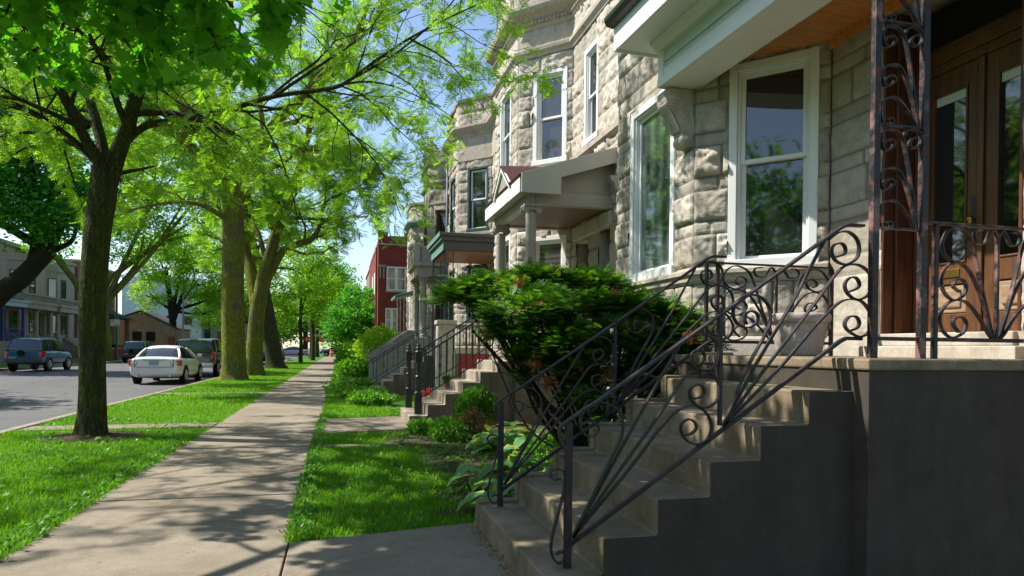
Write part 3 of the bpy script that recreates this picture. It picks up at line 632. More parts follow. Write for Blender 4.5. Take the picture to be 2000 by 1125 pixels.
# ---------------------------------------------------------------- wrought iron, traced bar by bar
NEAR={
 'a1':[(1.204,0.344),(1.418,0.755),(1.468,0.850),(1.484,0.919),(1.480,0.971),(1.449,1.022),(1.394,1.054),(1.340,1.060),(1.280,1.036),(1.244,0.986),(1.244,0.930),(1.275,0.885),(1.315,0.881),(1.342,0.909),(1.341,0.935),(1.314,0.954),(1.274,0.955),(1.254,0.942)],
 'a2':[(1.204,0.344),(1.642,1.094),(1.820,1.383)],
 'a3':[(1.204,0.344),(1.526,0.769),(1.636,0.909),(1.781,1.107),(1.859,1.207),(1.921,1.230),(1.993,1.228),(2.048,1.179),(2.060,1.106),(2.041,1.057),(1.987,1.026),(1.933,1.033),(1.888,1.074),(1.880,1.123),(1.913,1.151),(1.954,1.147),(1.969,1.114),(1.950,1.086),(1.905,1.076)],
 'a4':[(1.204,0.344),(1.527,0.702),(1.671,0.877),(1.765,0.979),(1.835,1.026),(1.906,1.038),(1.978,1.001),(2.015,0.935),(2.007,0.870),(1.972,0.834),(1.918,0.823),(1.860,0.849),(1.828,0.906),(1.841,0.946),(1.880,0.963),(1.916,0.941),(1.921,0.908),(1.890,0.882),(1.859,0.875)],
 'ac':[(1.865,1.421),(1.927,1.442),(2.008,1.419),(2.050,1.366),(2.051,1.301),(2.020,1.248),(1.957,1.228),(1.912,1.248),(1.889,1.296),(1.902,1.336),(1.946,1.345),(1.969,1.313),(1.952,1.280),(1.921,1.264)],
 'b1':[(2.091,0.922),(2.235,1.244),(2.363,1.465),(2.381,1.548),(2.361,1.614),(2.299,1.658),(2.220,1.656),(2.156,1.609),(2.143,1.543),(2.176,1.494),(2.241,1.475),(2.292,1.505),(2.301,1.546),(2.268,1.570),(2.226,1.557),(2.217,1.520),(2.231,1.495)],
 'b2':[(2.091,0.922),(2.277,1.244),(2.552,1.670),(2.642,1.833),(2.733,1.989)],
 'b3':[(2.091,0.922),(2.352,1.244),(2.679,1.631),(2.825,1.810),(2.895,1.856),(2.976,1.859),(3.048,1.815),(3.070,1.737),(3.030,1.676),(2.959,1.656),(2.898,1.689),(2.877,1.740),(2.906,1.779),(2.952,1.785),(2.978,1.752),(2.963,1.721),(2.897,1.697)],
 'b4':[(2.091,0.922),(2.443,1.245),(2.681,1.496),(2.818,1.618),(2.898,1.654),(2.990,1.648),(3.052,1.590),(3.074,1.529),(3.044,1.459),(2.983,1.437),(2.911,1.466),(2.880,1.508),(2.910,1.552),(2.961,1.553),(2.982,1.519),(2.967,1.488),(2.921,1.470)],
 'bc':[(2.762,1.999),(2.821,2.041),(2.892,2.053),(2.953,2.017),(2.974,1.958),(2.955,1.897),(2.885,1.860),(2.814,1.878),(2.783,1.932),(2.802,1.971),(2.852,1.982),(2.878,1.954),(2.869,1.919),(2.809,1.899)],
 'foot':[(1.161,0.676),(1.149,0.575),(1.117,0.455),(1.092,0.355),(1.086,0.292),(1.100,0.240),(1.133,0.213),(1.160,0.236),(1.163,0.262),(1.139,0.273),(1.113,0.262)],
 'foot2':[(1.165,0.651),(1.158,0.683),(1.148,0.699),(1.114,0.713),(1.081,0.698),(1.078,0.673),(1.101,0.656),(1.135,0.661)],
 'curl':[(1.320,1.055),(1.253,1.018),(1.168,0.962),(1.135,0.938),(1.126,0.907),(1.136,0.857),(1.163,0.813),(1.167,0.781),(1.137,0.776)],
}
LACE={
 'p1':[(3.321,2.689),(3.288,2.888),(3.256,3.054),(3.224,3.188),(3.194,3.240),(3.146,3.262),(3.088,3.251),(3.062,3.208),(3.070,3.161),(3.100,3.137),(3.138,3.153),(3.155,3.183),(3.132,3.202),(3.094,3.192),(3.080,3.166)],
 'p2':[(3.323,2.689),(3.279,2.839),(3.238,2.948),(3.198,3.016),(3.149,3.038),(3.092,3.024),(3.059,2.984),(3.065,2.937),(3.094,2.907),(3.132,2.920),(3.156,2.947),(3.136,2.971),(3.098,2.961),(3.084,2.935)],
 'p3':[(3.312,2.688),(3.261,2.756),(3.212,2.808),(3.162,2.843),(3.114,2.842),(3.067,2.810),(3.058,2.769),(3.064,2.706),(3.098,2.673),(3.131,2.684),(3.145,2.709),(3.121,2.720),(3.093,2.708)],
 'p4':[(3.224,3.232),(3.243,3.263),(3.291,3.277),(3.336,3.258),(3.347,3.211),(3.323,3.175),(3.283,3.167),(3.263,3.189),(3.283,3.219),(3.307,3.229)],
}
PAN={
 'r1':[(3.896,1.447),(3.879,1.517),(3.801,1.773),(3.739,1.981),(3.694,2.072),(3.607,2.114),(3.536,2.087),(3.495,2.016),(3.510,1.948),(3.582,1.905),(3.653,1.931),(3.681,1.990),(3.637,2.017),(3.595,1.998),(3.595,1.963),(3.624,1.941)],
 'r2':[(3.903,1.441),(3.888,1.482),(3.818,1.668),(3.742,1.806),(3.683,1.874),(3.597,1.900),(3.526,1.868),(3.492,1.797),(3.515,1.717),(3.587,1.668),(3.658,1.693),(3.688,1.746),(3.663,1.792),(3.613,1.796),(3.585,1.754),(3.636,1.721)],
 'r3':[(3.896,1.441),(3.866,1.470),(3.776,1.585),(3.687,1.659),(3.601,1.668),(3.530,1.637),(3.486,1.567),(3.505,1.487),(3.577,1.439),(3.662,1.466),(3.692,1.525),(3.660,1.565),(3.603,1.558),(3.589,1.523),(3.633,1.472)],
 'r5':[(3.926,2.037),(3.921,2.072),(3.890,2.112),(3.854,2.069),(3.826,2.026),(3.767,2.029),(3.744,2.075),(3.766,2.105),(3.809,2.108)],
}
def rail_obj(name, label, loc, group=None): return thing(name, label, 'railing', loc, group)
def xz(pts, y, dx=0, dz=0): return [(x+dx, y, z+dz) for x, z in pts]
def stair_rail(T, y, dx, dz, mat):
    W = .026; D = (0, 1, 0)
    def bar(name, pts, w=W, t=.009, k=4): m = MB(); m.band(smooth_path(xz(pts, y, dx, dz), k), D, w, t); m.build(name, mat, T)
    m = MB(); m.box(1.158+dx, 1.196+dx, y-.019, y+.019, .17+dz, .955+dz); m.build('post', mat, T, bevel=.004)
    m = MB(); m.box(2.056+dx, 2.076+dx, y-.010, y+.010, .925+dz, 1.585+dz); m.build('baluster', mat, T)
    hr = NEAR['curl'][::-1]; top = hr+[(1.9, 1.437), (2.4, 1.772), (2.80, 2.045), (2.845, 2.078), (2.88, 2.092), (3.0, 2.092)]
    m = MB(); m.band(smooth_path(xz(hr[:-1], y, dx, dz), 5), D, .04, .012); m.build('handrail_scroll', mat, T)
    m = MB(); m.band(xz([hr[-2], hr[-1], (1.9, 1.437), (2.4, 1.772), (2.80, 2.045), (2.85, 2.077), (2.89, 2.092), (3.0, 2.092)], y, dx, dz), D, .042, .016); m.build('handrail', mat, T, bevel=.004)
    m = MB(); m.band(xz([(1.18, .302), (2.85, 1.408), (2.89, 1.425), (3.0, 1.425)], y, dx, dz), D, .026, .022); m.build('bottom_rail', mat, T, bevel=.003)
    for k in ('a1', 'a3', 'a4', 'b1', 'b3', 'b4'): bar('scroll_bar', NEAR[k])
    for k in ('ac', 'bc', 'foot', 'foot2'): bar('scroll', NEAR[k])
    bar('fan_bar', NEAR['a2'], k=1); bar('fan_bar', NEAR['b2'], k=1)
G = 'curly wrought iron railings of the nearest stoop'
T = rail_obj('stair_railing', 'peeling black iron stair railing with scrolls on the near edge of the brown steps', (1.18, 3.42, .187), G); stair_rail(T, 3.42, 0, 0, M_IRON)
T = rail_obj('stair_railing', 'curly iron stair railing on the far edge of the brown steps before the yew', (1.15, 4.86, .187), G); stair_rail(T, 4.86, -.028, 0, M_IRON)
def lace_post(T, y, mat):
    m = MB(); m.box(3.0, 3.046, y-.02, y+.02, 1.305, 4.665); m.build('upright', mat, T, bevel=.005)
    m = MB(); m.box(3.345, 3.39, y-.02, y+.02, 1.305, 4.665); m.build('upright', mat, T, bevel=.005)
    for z in (2.075, 2.681, 3.287, 3.893, 4.5):
        m = MB(); m.box(3.046, 3.345, y-.012, y+.012, z-.006, z+.006); m.build('crossbar', mat, T)
    for k in range(5):
        dz = -.606*2+.606*(k+1)
        for q in ('p1', 'p2', 'p3', 'p4'):
            pts = [(x, z+dz) for x, z in LACE[q]]
            m = MB(); m.band(smooth_path(xz(pts, y), 4), (0, 1, 0), .028, .009); m.build('scroll_bar', mat, T)
T = thing('iron_porch_post', 'tall peeling iron lace post holding up the porch roof corner', 'post', (3.19, 3.36, 1.31)); lace_post(T, 3.36, M_IRONR)
def fan_panel(T, y, xl, xc, z0, z1, mat, posts):
    bz = 1.441; H0 = 2.112-1.426; sx = (xc-xl)/(3.931-3.46); sz = (z1-z0)/H0
    def mp(p, s): return [(xc+s*(x-3.931)*sx, z0+(z-1.426)*sz) for x, z in p]
    for s in (1, -1):
        for k in ('r1', 'r2', 'r3', 'r5'):
            m = MB(); m.band(smooth_path(xz(mp(PAN[k], s), y), 4), (0, 1, 0), .026, .009); m.build('scroll_bar', mat, T)
    m = MB(); m.box(xc-.009, xc+.009, y-.010, y+.010, z0, z1-.03); m.build('baluster', mat, T)
    xr = 2*xc-xl
    m = MB(); m.box(min(posts), max(posts), y-.022, y+.022, z1+.012, z1+.026); m.build('handrail', mat, T, bevel=.004)
    m = MB(); m.box(min(posts), max(posts), y-.012, y+.012, z0-.012, z0+.012); m.build('bottom_rail', mat, T)
    for p in posts:
        m = MB(); m.box(p-.014, p+.014, y-.015, y+.015, 1.305, z1+.011); m.build('post', mat, T, bevel=.003)
T = rail_obj('porch_railing', 'peeling iron fan railing on the porch, right of the tall lace post', (3.9, 3.36, 1.31), G); fan_panel(T, 3.36, 3.478, 3.931, 1.426, 2.105, M_IRONR, [3.464, 4.40])
m = MB(); m.box(3.39, 3.464, 3.338, 3.382, 2.117, 2.131); m.build('handrail', M_IRONR, T)
m = MB(); m.box(3.046, 3.464, 3.35, 3.37, 1.414, 1.437); m.build('bottom_rail', M_IRONR, T)
T = rail_obj('porch_railing', 'black iron fan railing on the porch, just behind the pale pot', (3.6, 5.12, 1.31), G); fan_panel(T, 5.12, 3.07, 3.62, 1.42, 2.06, M_IRON, [2.955, 3.058, 4.172])
# planter on the porch
T = thing('flower_pot', 'large pale ribbed pot standing empty on the porch floor', 'pot', (3.55, 4.72, 1.31))
m = MB(); m.lathe([(.0, 0), (.158, 0), (.165, .02), (.205, .255), (.205, .265)], (3.55, 4.72, 1.312), 96, 32, .022); m.build('bowl', M_POT, T, smooth=True)
m = MB(); m.lathe([(.206, .258), (.222, .262), (.232, .28), (.236, .31), (.226, .33), (.205, .335), (.195, .32), (.195, .26)], (3.55, 4.72, 1.312), 48); m.build('rim', M_POT, T, smooth=True)
m = MB(); m.lathe([(.0, .285), (.194, .285), (.194, .28), (.0, .28)], (3.55, 4.72, 1.312), 24); m.build('potting_soil', M_SOIL, T)
# ---------------------------------------------------------------- the other greystones on the right
CS = lambda s: courses(0, 12, (.42, .34, .30, .38), s)
def column(parent, x, y, z0, z1, r, cap='ionic', mat=None, name='column'):
    mat = mat or M_GREYPAINT; m = MB(); h = z1-z0
    m.lathe([(r*1.45, 0), (r*1.45, .05), (r*1.25, .06), (r*1.3, .10), (r*1.12, .13), (r*1.05, .16), (r*1.04, h*.35), (r*.90, h-.22), (r*.95, h-.20), (r*.9, h-.18), (r*.9, h-.15)], (x, y, z0), 24)
    c = m.build(name, mat, parent, smooth=True, auto=35)
    m = MB()
    if cap == 'ionic':
        for s in (-1, 1):
            for t in (-1, 1):
                m.tube([(x+s*r*1.15, y+t*r*.9-.02, z1-.11), (x+s*r*1.15, y+t*r*.9+.02, z1-.11)], .055, 12)
        m.box(x-r*1.2, x+r*1.2, y-r*1.0, y+r*1.0, z1-.10, z1-.05).box(x-r*1.5, x+r*1.5, y-r*1.35, y+r*1.35, z1-.05, z1)
    else:
        m.lathe([(r*.92, -.32), (r*1.1, -.28), (r*1.0, -.24), (r*1.25, -.17), (r*1.1, -.15), (r*1.5, -.06), (r*1.3, -.05), (r*1.3, -.05)], (x, y, z1), 16, 8, .12)
        m.box(x-r*1.55, x+r*1.55, y-r*1.55, y+r*1.55, z1-.05, z1)
    m.build('capital', mat, c, bevel=.004)
    return c
def house2():
    h = House('greystone_house', 'pale limestone greystone behind the yew, with a grey porch on round columns', 10.15, 17.75, 13.305, 10.2, M_LIME2, M_LIMES, .060, .03); T = h.t
    h.win(0, 1.70, 2.46, 5.33, 7.15); h.win(1, .14, .96, 5.27, 7.2, glass=M_GLASSB, glass_low=M_GLASSB, rail=6.2); h.win(2, .55, 1.60, 5.33, 7.3)
    h.win(1, .12, .98, 2.16, 3.72, single=True, glass=M_GLASSG); h.win(2, .5, 1.65, 2.2, 3.9); h.win(3, .35, 1.1, 2.2, 3.9); h.win(3, .35, 1.1, 5.3, 7.2)
    h.hole(0, 2.15, 2.80, 1.5, 3.45, .35); h.hole(0, 1.05, 1.62, 1.5, 3.55, .35)
    h.walls(CS(4), 31, (.35, .8))
    f0 = h.fr[0]
    m = MB(); m.fbox(f0, 2.14, 2.81, -.30, -.24, 1.45, 3.5); d = m.build('door', plain('brown_red_door', (.11, .03, .02), .5), T)
    m = MB(); m.fbox(f0, 2.25, 2.70, -.239, -.225, 1.7, 2.35); m.fbox(f0, 2.25, 2.70, -.239, -.225, 2.5, 3.3); m.build('door_panel', plain('brown_red_panel', (.14, .04, .025), .5), d, bevel=.01)
    m = MB(); m.fbox(f0, 1.04, 1.63, -.33, -.30, 1.45, 3.6); m.build('door', M_BLACK, T)
    h.mould('string_course', [(-.05, 7.52), (.05, 7.52), (.07, 7.58), (.12, 7.62), (.13, 7.68), (.03, 7.71), (-.05, 7.71)], M_LIMES)
    h.mould('frieze', [(-.05, 7.70), (.035, 7.70), (.035, 8.12), (-.05, 8.12)], M_LIMES)
    h.mould('cornice', [(-.05, 8.10), (.05, 8.10), (.09, 8.16), (.10, 8.26), (.18, 8.34), (.27, 8.40), (.30, 8.48), (.30, 8.54), (-.05, 8.58)], M_LIMES2)
    for k in range(4):
        F = h.fr[k]; n = int(F.len/.085); m = MB(); m.fbox(F, .02, F.len-.02, .08, .105, 8.185, 8.255)
        for i in range(n): m.fbox(F, (i+.25)*F.len/n, (i+.75)*F.len/n, .09, .135, 8.19, 8.25)
        m.build('dentil_band', M_LIMES2, T)
    h.mould('coping', [(-.1, 10.15), (.09, 10.15), (.11, 10.22), (.08, 10.3), (-.1, 10.3)], M_LIMES2)
    h.mould('sill_course', [(-.05, 5.08), (.03, 5.08), (.09, 5.14), (.10, 5.22), (-.05, 5.26)], M_LIMES); h.mould('sill_course', [(-.05, 2.02), (.03, 2.02), (.08, 2.08), (.085, 2.14), (-.05, 2.17)], M_LIMES)
    # porch: lean-to roof with closed side, little gable over the steps
    y0, y1, x0 = 11.02, 13.62, 2.88; px0 = 3.02
    m = MB()
    m.box(px0, px0+.16, y0+.08, y1-.08, 3.80, 4.02); m.box(px0+.162, 4.66, y0+.08, y0+.24, 3.80, 4.02).box(px0+.162, 4.66, y1-.24, y1-.08, 3.80, 4.02); m.build('porch_beam', M_GREYPAINT, T, bevel=.008)
    m = MB(); m.prism([(px0+.03, 4.021), (4.66, 4.021), (4.66, 4.70), (px0+.03, 4.13)], (0, y0+.12, 0), (1, 0, 0), (0, 0, 1), (0, 1, 0), 0, .05); m.build('porch_side_panel', M_GREYPAINT, T); m = MB(); m.prism([(px0+.03, 4.021), (4.66, 4.021), (4.66, 4.70), (px0+.03, 4.13)], (0, y1-.17, 0), (1, 0, 0), (0, 0, 1), (0, 1, 0), 0, .05); m.build('porch_side_panel', M_GREYPAINT, T)
    rz = lambda x: 4.20+(x-x0)*.335
    m = MB(); m.prism([(x0-.03, rz(x0-.03)-.0), (4.66, rz(4.66)), (4.66, rz(4.66)+.045), (x0-.05, rz(x0-.05)+.045)], (0, y0-.10, 0), (1, 0, 0), (0, 0, 1), (0, 1, 0), 0, y1-y0+.20); m.build('porch_roof', M_ROOFRED, T)
    m = MB()
    m.prism([(x0, 3.93), (3.56, 3.93), (3.56, 4.22), (4.66, rz(4.66)-.22), (4.66, rz(4.66)+.05), (x0, rz(x0)+.05)], (0, y0-.145, 0), (1, 0, 0), (0, 0, 1), (0, 1, 0), 0, .04); m.build('rake_board', plain('sunlit_grey_paint', (.40, .39, .355), .5, .08, 2), T, bevel=.004); m = MB()  # near board: sunlight put into the paint colour, lighter than the far board
    m.prism([(x0, 3.93), (3.56, 3.93), (3.56, 4.22), (4.66, rz(4.66)-.22), (4.66, rz(4.66)-.002), (x0, rz(x0)-.002)], (0, y1+.035, 0), (1, 0, 0), (0, 0, 1), (0, 1, 0), 0, .04)
    m.build('rake_board', M_GREYPAINT, T, bevel=.004)
    m = MB(); m.box(x0-.022, x0-.001, y0-.08, y1+.08, 3.945, 4.20); m.build('fascia', M_WHITE, T)
    m = MB(); m.box(x0, px0+.2, y0-.03, y1+.03, 3.93, 3.95); m.build('soffit', M_GREYPAINT, T)
    m = MB(); m.box(px0+.165, 4.6, y0+.245, y1-.245, 3.83, 3.85); m.build('porch_ceiling', plain('red_brown_ceiling', (.13, .07, .045), .5), T)
    ym = (y0+y1)/2-.15; gw = .62; m = MB()                         # gablet
    for s in (-1, 1):
        a = (ym, 4.58); b = (ym+s*gw, 4.14); m.prism([(a[0], a[1]), (b[0], b[1]), (b[0], b[1]+.11), (a[0], a[1]+.10)][::s], (x0-.06, 0, 0), (0, 1, 0), (0, 0, 1), (1, 0, 0), 0, .035)
    m.build('gable_trim', M_WHITE, T)
    m = MB()
    for s in (-1, 1):
        P = [(x0-.07, ym, 4.69), (x0-.07, ym+s*gw*1.05, 4.21), (x0+1.2, ym+s*.1, 4.72), (4.1, ym, 4.70)]; m.add(P+[(p[0], p[1], p[2]-.03) for p in P], [(0, 1, 2, 3), (7, 6, 5, 4), (0, 4, 5, 1), (1, 5, 6, 2), (2, 6, 7, 3)])
    m.build('gable_roof', M_ROOFRED, T)
    m = MB(); m.prism([(ym-gw*.9, 4.2), (ym+gw*.9, 4.2), (ym, 4.57)], (x0-.02, 0, 0), (0, 1, 0), (0, 0, 1), (1, 0, 0), 0, .02); m.build('gable_panel', M_GREYPAINT, T)
    column(T, 3.13, 11.20, 1.33, 3.80, .098); column(T, 3.13, 13.40, 1.33, 3.80, .098)
    m = MB(); m.prism([(4.62, 4.30), (4.40, 4.30), (4.42, 4.22), (4.48, 4.18), (4.5, 4.08), (4.56, 4.02), (4.62, 4.0)], (0, y0-.22, 0), (1, 0, 0), (0, 0, 1), (0, 1, 0), 0, .16); m.build('bracket', M_GREYPAINT, T, bevel=.01)
    m = MB(); m.fbox(f0, .95, 2.95, -.02, .09, 3.50, 3.78); m.build('lintel', M_LIME2, T, bevel=.03)
    return h
H2 = house2()
def lace_panel(m, fx, z0, z1, w, plane='y', c=0, n=5):     # small scroll ladder in a narrow iron post
    for k in range(n):
        a = z0+(z1-z0)*k/n; b = z0+(z1-z0)*(k+1)/n; pts = []
        for i in range(9):
            t = i/8; pts.append((w*.42*math.sin(t*2*PI)*(1-t*.3), a+(b-a)*t))
        P = [(fx+u, c, z) if plane == 'y' else (c, fx+u, z) for u, z in pts]
        m.band(P, (0, 1, 0) if plane == 'y' else (1, 0, 0), .016, .010)
def house3():
    h = House('greystone_house', 'warm grey greystone with dark flat porch roof and green framed upper window', 17.75, 25.35, 20.905, 9.3, M_LIME3, M_LIMES2, .055, .045); T = h.t
    g = dict(mat=M_GREENPAINT, trim=.08, sash=M_WHITE)
    h.win(1, .16, .98, 5.12, 7.12, glass=M_GLASS, **g); h.win(2, .55, 1.55, 5.2, 7.1, **g); h.win(0, 1.6, 2.4, 5.2, 7.1, **g); h.win(1, .15, .97, 2.2, 4.0, **g); h.win(2, .5, 1.6, 2.2, 4.0, **g)
    h.hole(0, 1.1, 2.1, 1.5, 3.55, .3)
    h.walls(CS(8), 51, (.35, .7))
    m = MB(); m.fbox(h.fr[0], 1.09, 2.11, -.27, -.22, 1.45, 3.56); d = m.build('door', plain('black_screen_door', (.012, .013, .015), .4), T)
    m = MB()
    for i in range(9): m.fbox(h.fr[0], 1.15+i*.11, 1.165+i*.11, -.219, -.2, 1.5, 3.5)
    m.build('security_bars', M_IRONB, d)
    h.mould('sill_course', [(-.05, 4.9), (.03, 4.9), (.09, 4.96), (.10, 5.04), (-.05, 5.08)], M_LIMES); h.mould('sill_course', [(-.05, 2.02), (.03, 2.02), (.08, 2.08), (.085, 2.14), (-.05, 2.17)], M_LIMES2)
    h.mould('frieze', [(-.05, 7.35), (.05, 7.35), (.05, 8.12), (-.05, 8.12)], M_LIMES2)
    h.mould('cornice', [(-.05, 8.10), (.06, 8.10), (.10, 8.18), (.2, 8.28), (.26, 8.36), (.26, 8.42), (-.05, 8.46)], M_LIMES2); h.mould('coping', [(-.1, 9.25), (.08, 9.25), (.1, 9.33), (-.1, 9.38)], M_LIMES2)
    x0, y0, y1 = 2.62, 18.55, 21.3
    m = MB(); m.box(x0, 4.66, y0, y1, 4.42, 4.52); m.build('porch_roof', M_DKPAINT, T, bevel=.02)
    m = MB(); m.box(x0+.05, 4.66, y0+.05, y1-.05, 4.30, 4.419).box(x0+.12, 4.66, y0+.11, y1-.11, 4.05, 4.299); m.build('porch_fascia', M_DKPAINT, T, bevel=.01)
    m = MB(); m.box(x0-.014, x0-.001, y0-.01, y1+.01, 4.40, 4.53).box(x0+.035, x0+.049, y0+.05, y1-.05, 4.31, 4.40).box(x0+.105, x0+.119, y0+.11, y1-.11, 4.04, 4.30); m.build('copper_trim', M_VERDI, T)
    m = MB(); m.box(x0+.2, 4.6, y0+.2, y1-.2, 4.0, 4.049); m.build('porch_ceiling', plain('orange_ceiling', (.30, .13, .05), .5), T)
    for (px, py) in ((2.80, 18.75), (2.80, 21.1)):
        m = MB()
        for dx, dy in ((0, 0), (.22, 0), (0, .22)): m.box(px+dx-.014, px+dx+.014, py+dy-.014, py+dy+.014, 2.12 if py < 19 else 1.33, 4.05)
        lace_panel(m, px+.11, 2.15, 4.0, .22, 'y', py); lace_panel(m, py+.11, 2.15, 4.0, .22, 'x', px); m.build('iron_post', M_IRONB, T)
    m = MB(); m.tube([(3.62, 23.9, .1), (3.62, 23.9, 9.0)], .05, 8); m.build('downpipe', plain('slate_downpipe', (.1, .12, .14), .5), T, smooth=True)
    return h
H3 = house3()
def house4():
    h = House('greystone_house', 'ornate grey greystone with stepped parapet, stone balcony and fluted porch columns', 25.35, 32.95, 28.505, 9.3, M_LIME4, M_LIMES2, .05, .06); T = h.t
    g = dict(mat=plain('brown_window_trim', (.12, .06, .035), .5), trim=.07)
    h.win(1, .18, .97, 5.4, 7.25, single=True, **g); h.win(2, .55, 1.55, 5.4, 7.2, **g); h.win(0, 1.5, 2.4, 5.2, 7.1, **g); h.win(1, .15, .97, 2.2, 4.0, **g); h.win(2, .5, 1.6, 2.2, 4.0, **g)
    h.hole(0, 1.1, 2.1, 1.5, 3.55, .3); h.walls(CS(9), 71, (.35, .7))
    m = MB(); m.fbox(h.fr[0], 1.09, 2.11, -.27, -.22, 1.45, 3.56); m.build('door', M_DOORD, T)
    for z, o in ((7.45, .06), (8.35, .14), (8.7, .05), (9.2, .12)):
        h.mould('string_course', [(-.05, z), (o*.5, z), (o, z+.06), (o, z+.13), (-.05, z+.16)], M_LIMES2)
    m = MB()                                   # scrolled gable end and corner finials above the bay
    F = h.fr[1]; prof = [(.0, 9.3), (F.len, 9.3), (F.len, 10.15), (F.len-.12, 10.2), (F.len-.2, 10.05), (F.len*.72, 9.82), (F.len*.5, 9.74), (F.len*.3, 9.9), (.15, 9.95), (0, 9.85)]
    for k in (1, 2): F = h.fr[k]; m.prism([(a*F.len/h.fr[1].len, z) for a, z in prof], F.P(0, -.3, 0), F.u, (0, 0, 1), F.n, 0, .34)
    m.build('parapet', M_LIME4, T, bevel=.02)
    for p in (h.path[2], h.path[3], (h.path[1][0], h.path[1][1])):
        m = MB(); m.lathe([(.16, 0), (.16, .08), (.09, .12), (.13, .3), (.07, .42), (.04, .55), (.0, .62)], (p[0]+.05, p[1], 9.9), 10); m.build('finial', M_LIMES2, T, smooth=True)
    y0, y1, x0 = 26.35, 29.0, 2.78                     # stone porch with balcony
    m = MB(); m.box(x0+.05, 4.62, y0+.02, y1-.02, 4.12, 4.50); m.build('entablature', M_LIMES2, T, bevel=.01)
    m = MB(); m.box(x0-.05, 4.62, y0-.08, y1+.08, 4.502, 4.62).box(x0-.0, 4.62, y0-.03, y1+.03, 4.46, 4.501); m.build('porch_cornice', M_LIMES, T, bevel=.02)
    m = MB(); m.box(x0, x0+.12, y0, y1, 5.18, 5.28).box(x0+.121, 4.6, y0, y0+.12, 5.18, 5.28).box(x0, x0+.12, y0, y1, 4.625, 4.70).box(x0+.121, 4.6, y0, y0+.12, 4.625, 4.70); m.build('balcony_rail', M_LIMES, T, bevel=.01)
    for i in range(9):
        m = MB(); yy = y0+.32+i*.255; m.lathe([(.05, 4.70), (.03, 4.76), (.062, 4.9), (.03, 5.08), (.05, 5.18)], (x0+.06, yy, 0), 8); m.build('baluster', M_LIMES, T, smooth=True)
    m = MB(); m.box(x0+.14, 4.5, y0+.03, y0+.09, 4.70, 5.18); m.build('balcony_panel', M_LIMES2, T)
    for yy in (y0+.06, y1-.08):
        m = MB(); m.box(x0-.03, x0+.17, yy-.1, yy+.1, 4.622, 5.33); m.lathe([(.05, 5.33), (.04, 5.4), (.13, 5.5), (.14, 5.6), (.08, 5.7), (.0, 5.74)], (x0+.07, yy, 0), 12); m.build('urn_pier', M_LIMES, T)
    column(T, x0+.34, y0+.2, 1.75, 4.12, .125, 'corinthian', M_LIMES); column(T, x0+.30, y1-.25, 1.75, 4.12, .125, 'corinthian', M_LIMES)
    for yy in (y0+.2, y1-.25):
        m = MB(); m.box(x0+.12, x0+.56, yy-.22, yy+.22, 1.30, 1.75); m.build('column_plinth', M_LIMES, T, bevel=.01)
    return h
H4 = house4()
def house5():
    h = House('greystone_house', 'farthest greystone of the row, with rough turret and green porch awning', 32.95, 40.5, 36.1, 9.15, M_LIME3, M_LIMES2, .06, .07); T = h.t
    h.win(1, .18, .97, 5.4, 7.25); h.win(2, .55, 1.55, 5.4, 7.2); h.win(0, 1.5, 2.4, 5.2, 7.1); h.win(1, .15, .97, 2.2, 4.0); h.win(2, .5, 1.6, 2.2, 4.0); h.hole(0, 1.1, 2.1, 1.5, 3.55, .3); h.walls(CS(12), 91, (.35, .7))
    m = MB(); m.fbox(h.fr[0], 1.09, 2.11, -.27, -.22, 1.45, 3.56); m.build('door', M_DOORD, T)
    h.mould('cornice', [(-.05, 7.9), (.06, 7.9), (.14, 8.0), (.24, 8.06), (.24, 8.14), (-.05, 8.2)], M_VERDI); h.mould('coping', [(-.1, 9.0), (.08, 9.0), (.1, 9.12), (-.1, 9.2)], M_LIMES2)
    y0, y1, x0 = 33.9, 36.6, 2.6; m = MB()
    m.prism([(x0, 3.78), (x0, 3.92), (4.62, 4.5), (4.62, 4.36)], (0, y0, 0), (1, 0, 0), (0, 0, 1), (0, 1, 0), 0, y1-y0); m.build('porch_awning', plain('dusty_green_awning', (.10, .19, .165), .6), T, bevel=.02)
    for x in (2.72, 3.05, 3.5):
        m = MB(); m.box(x-.013, x+.013, y0+.1, y0+.126, 1.3, 3.9).box(x+.147, x+.173, y0+.1, y0+.126, 1.3, 3.95); lace_panel(m, x+.08, 1.35, 3.85, .17, 'y', y0+.11, 7); m.build('lace_post', plain('white_iron', (.55, .55, .55), .5), T)
    return h
H5 = house5()
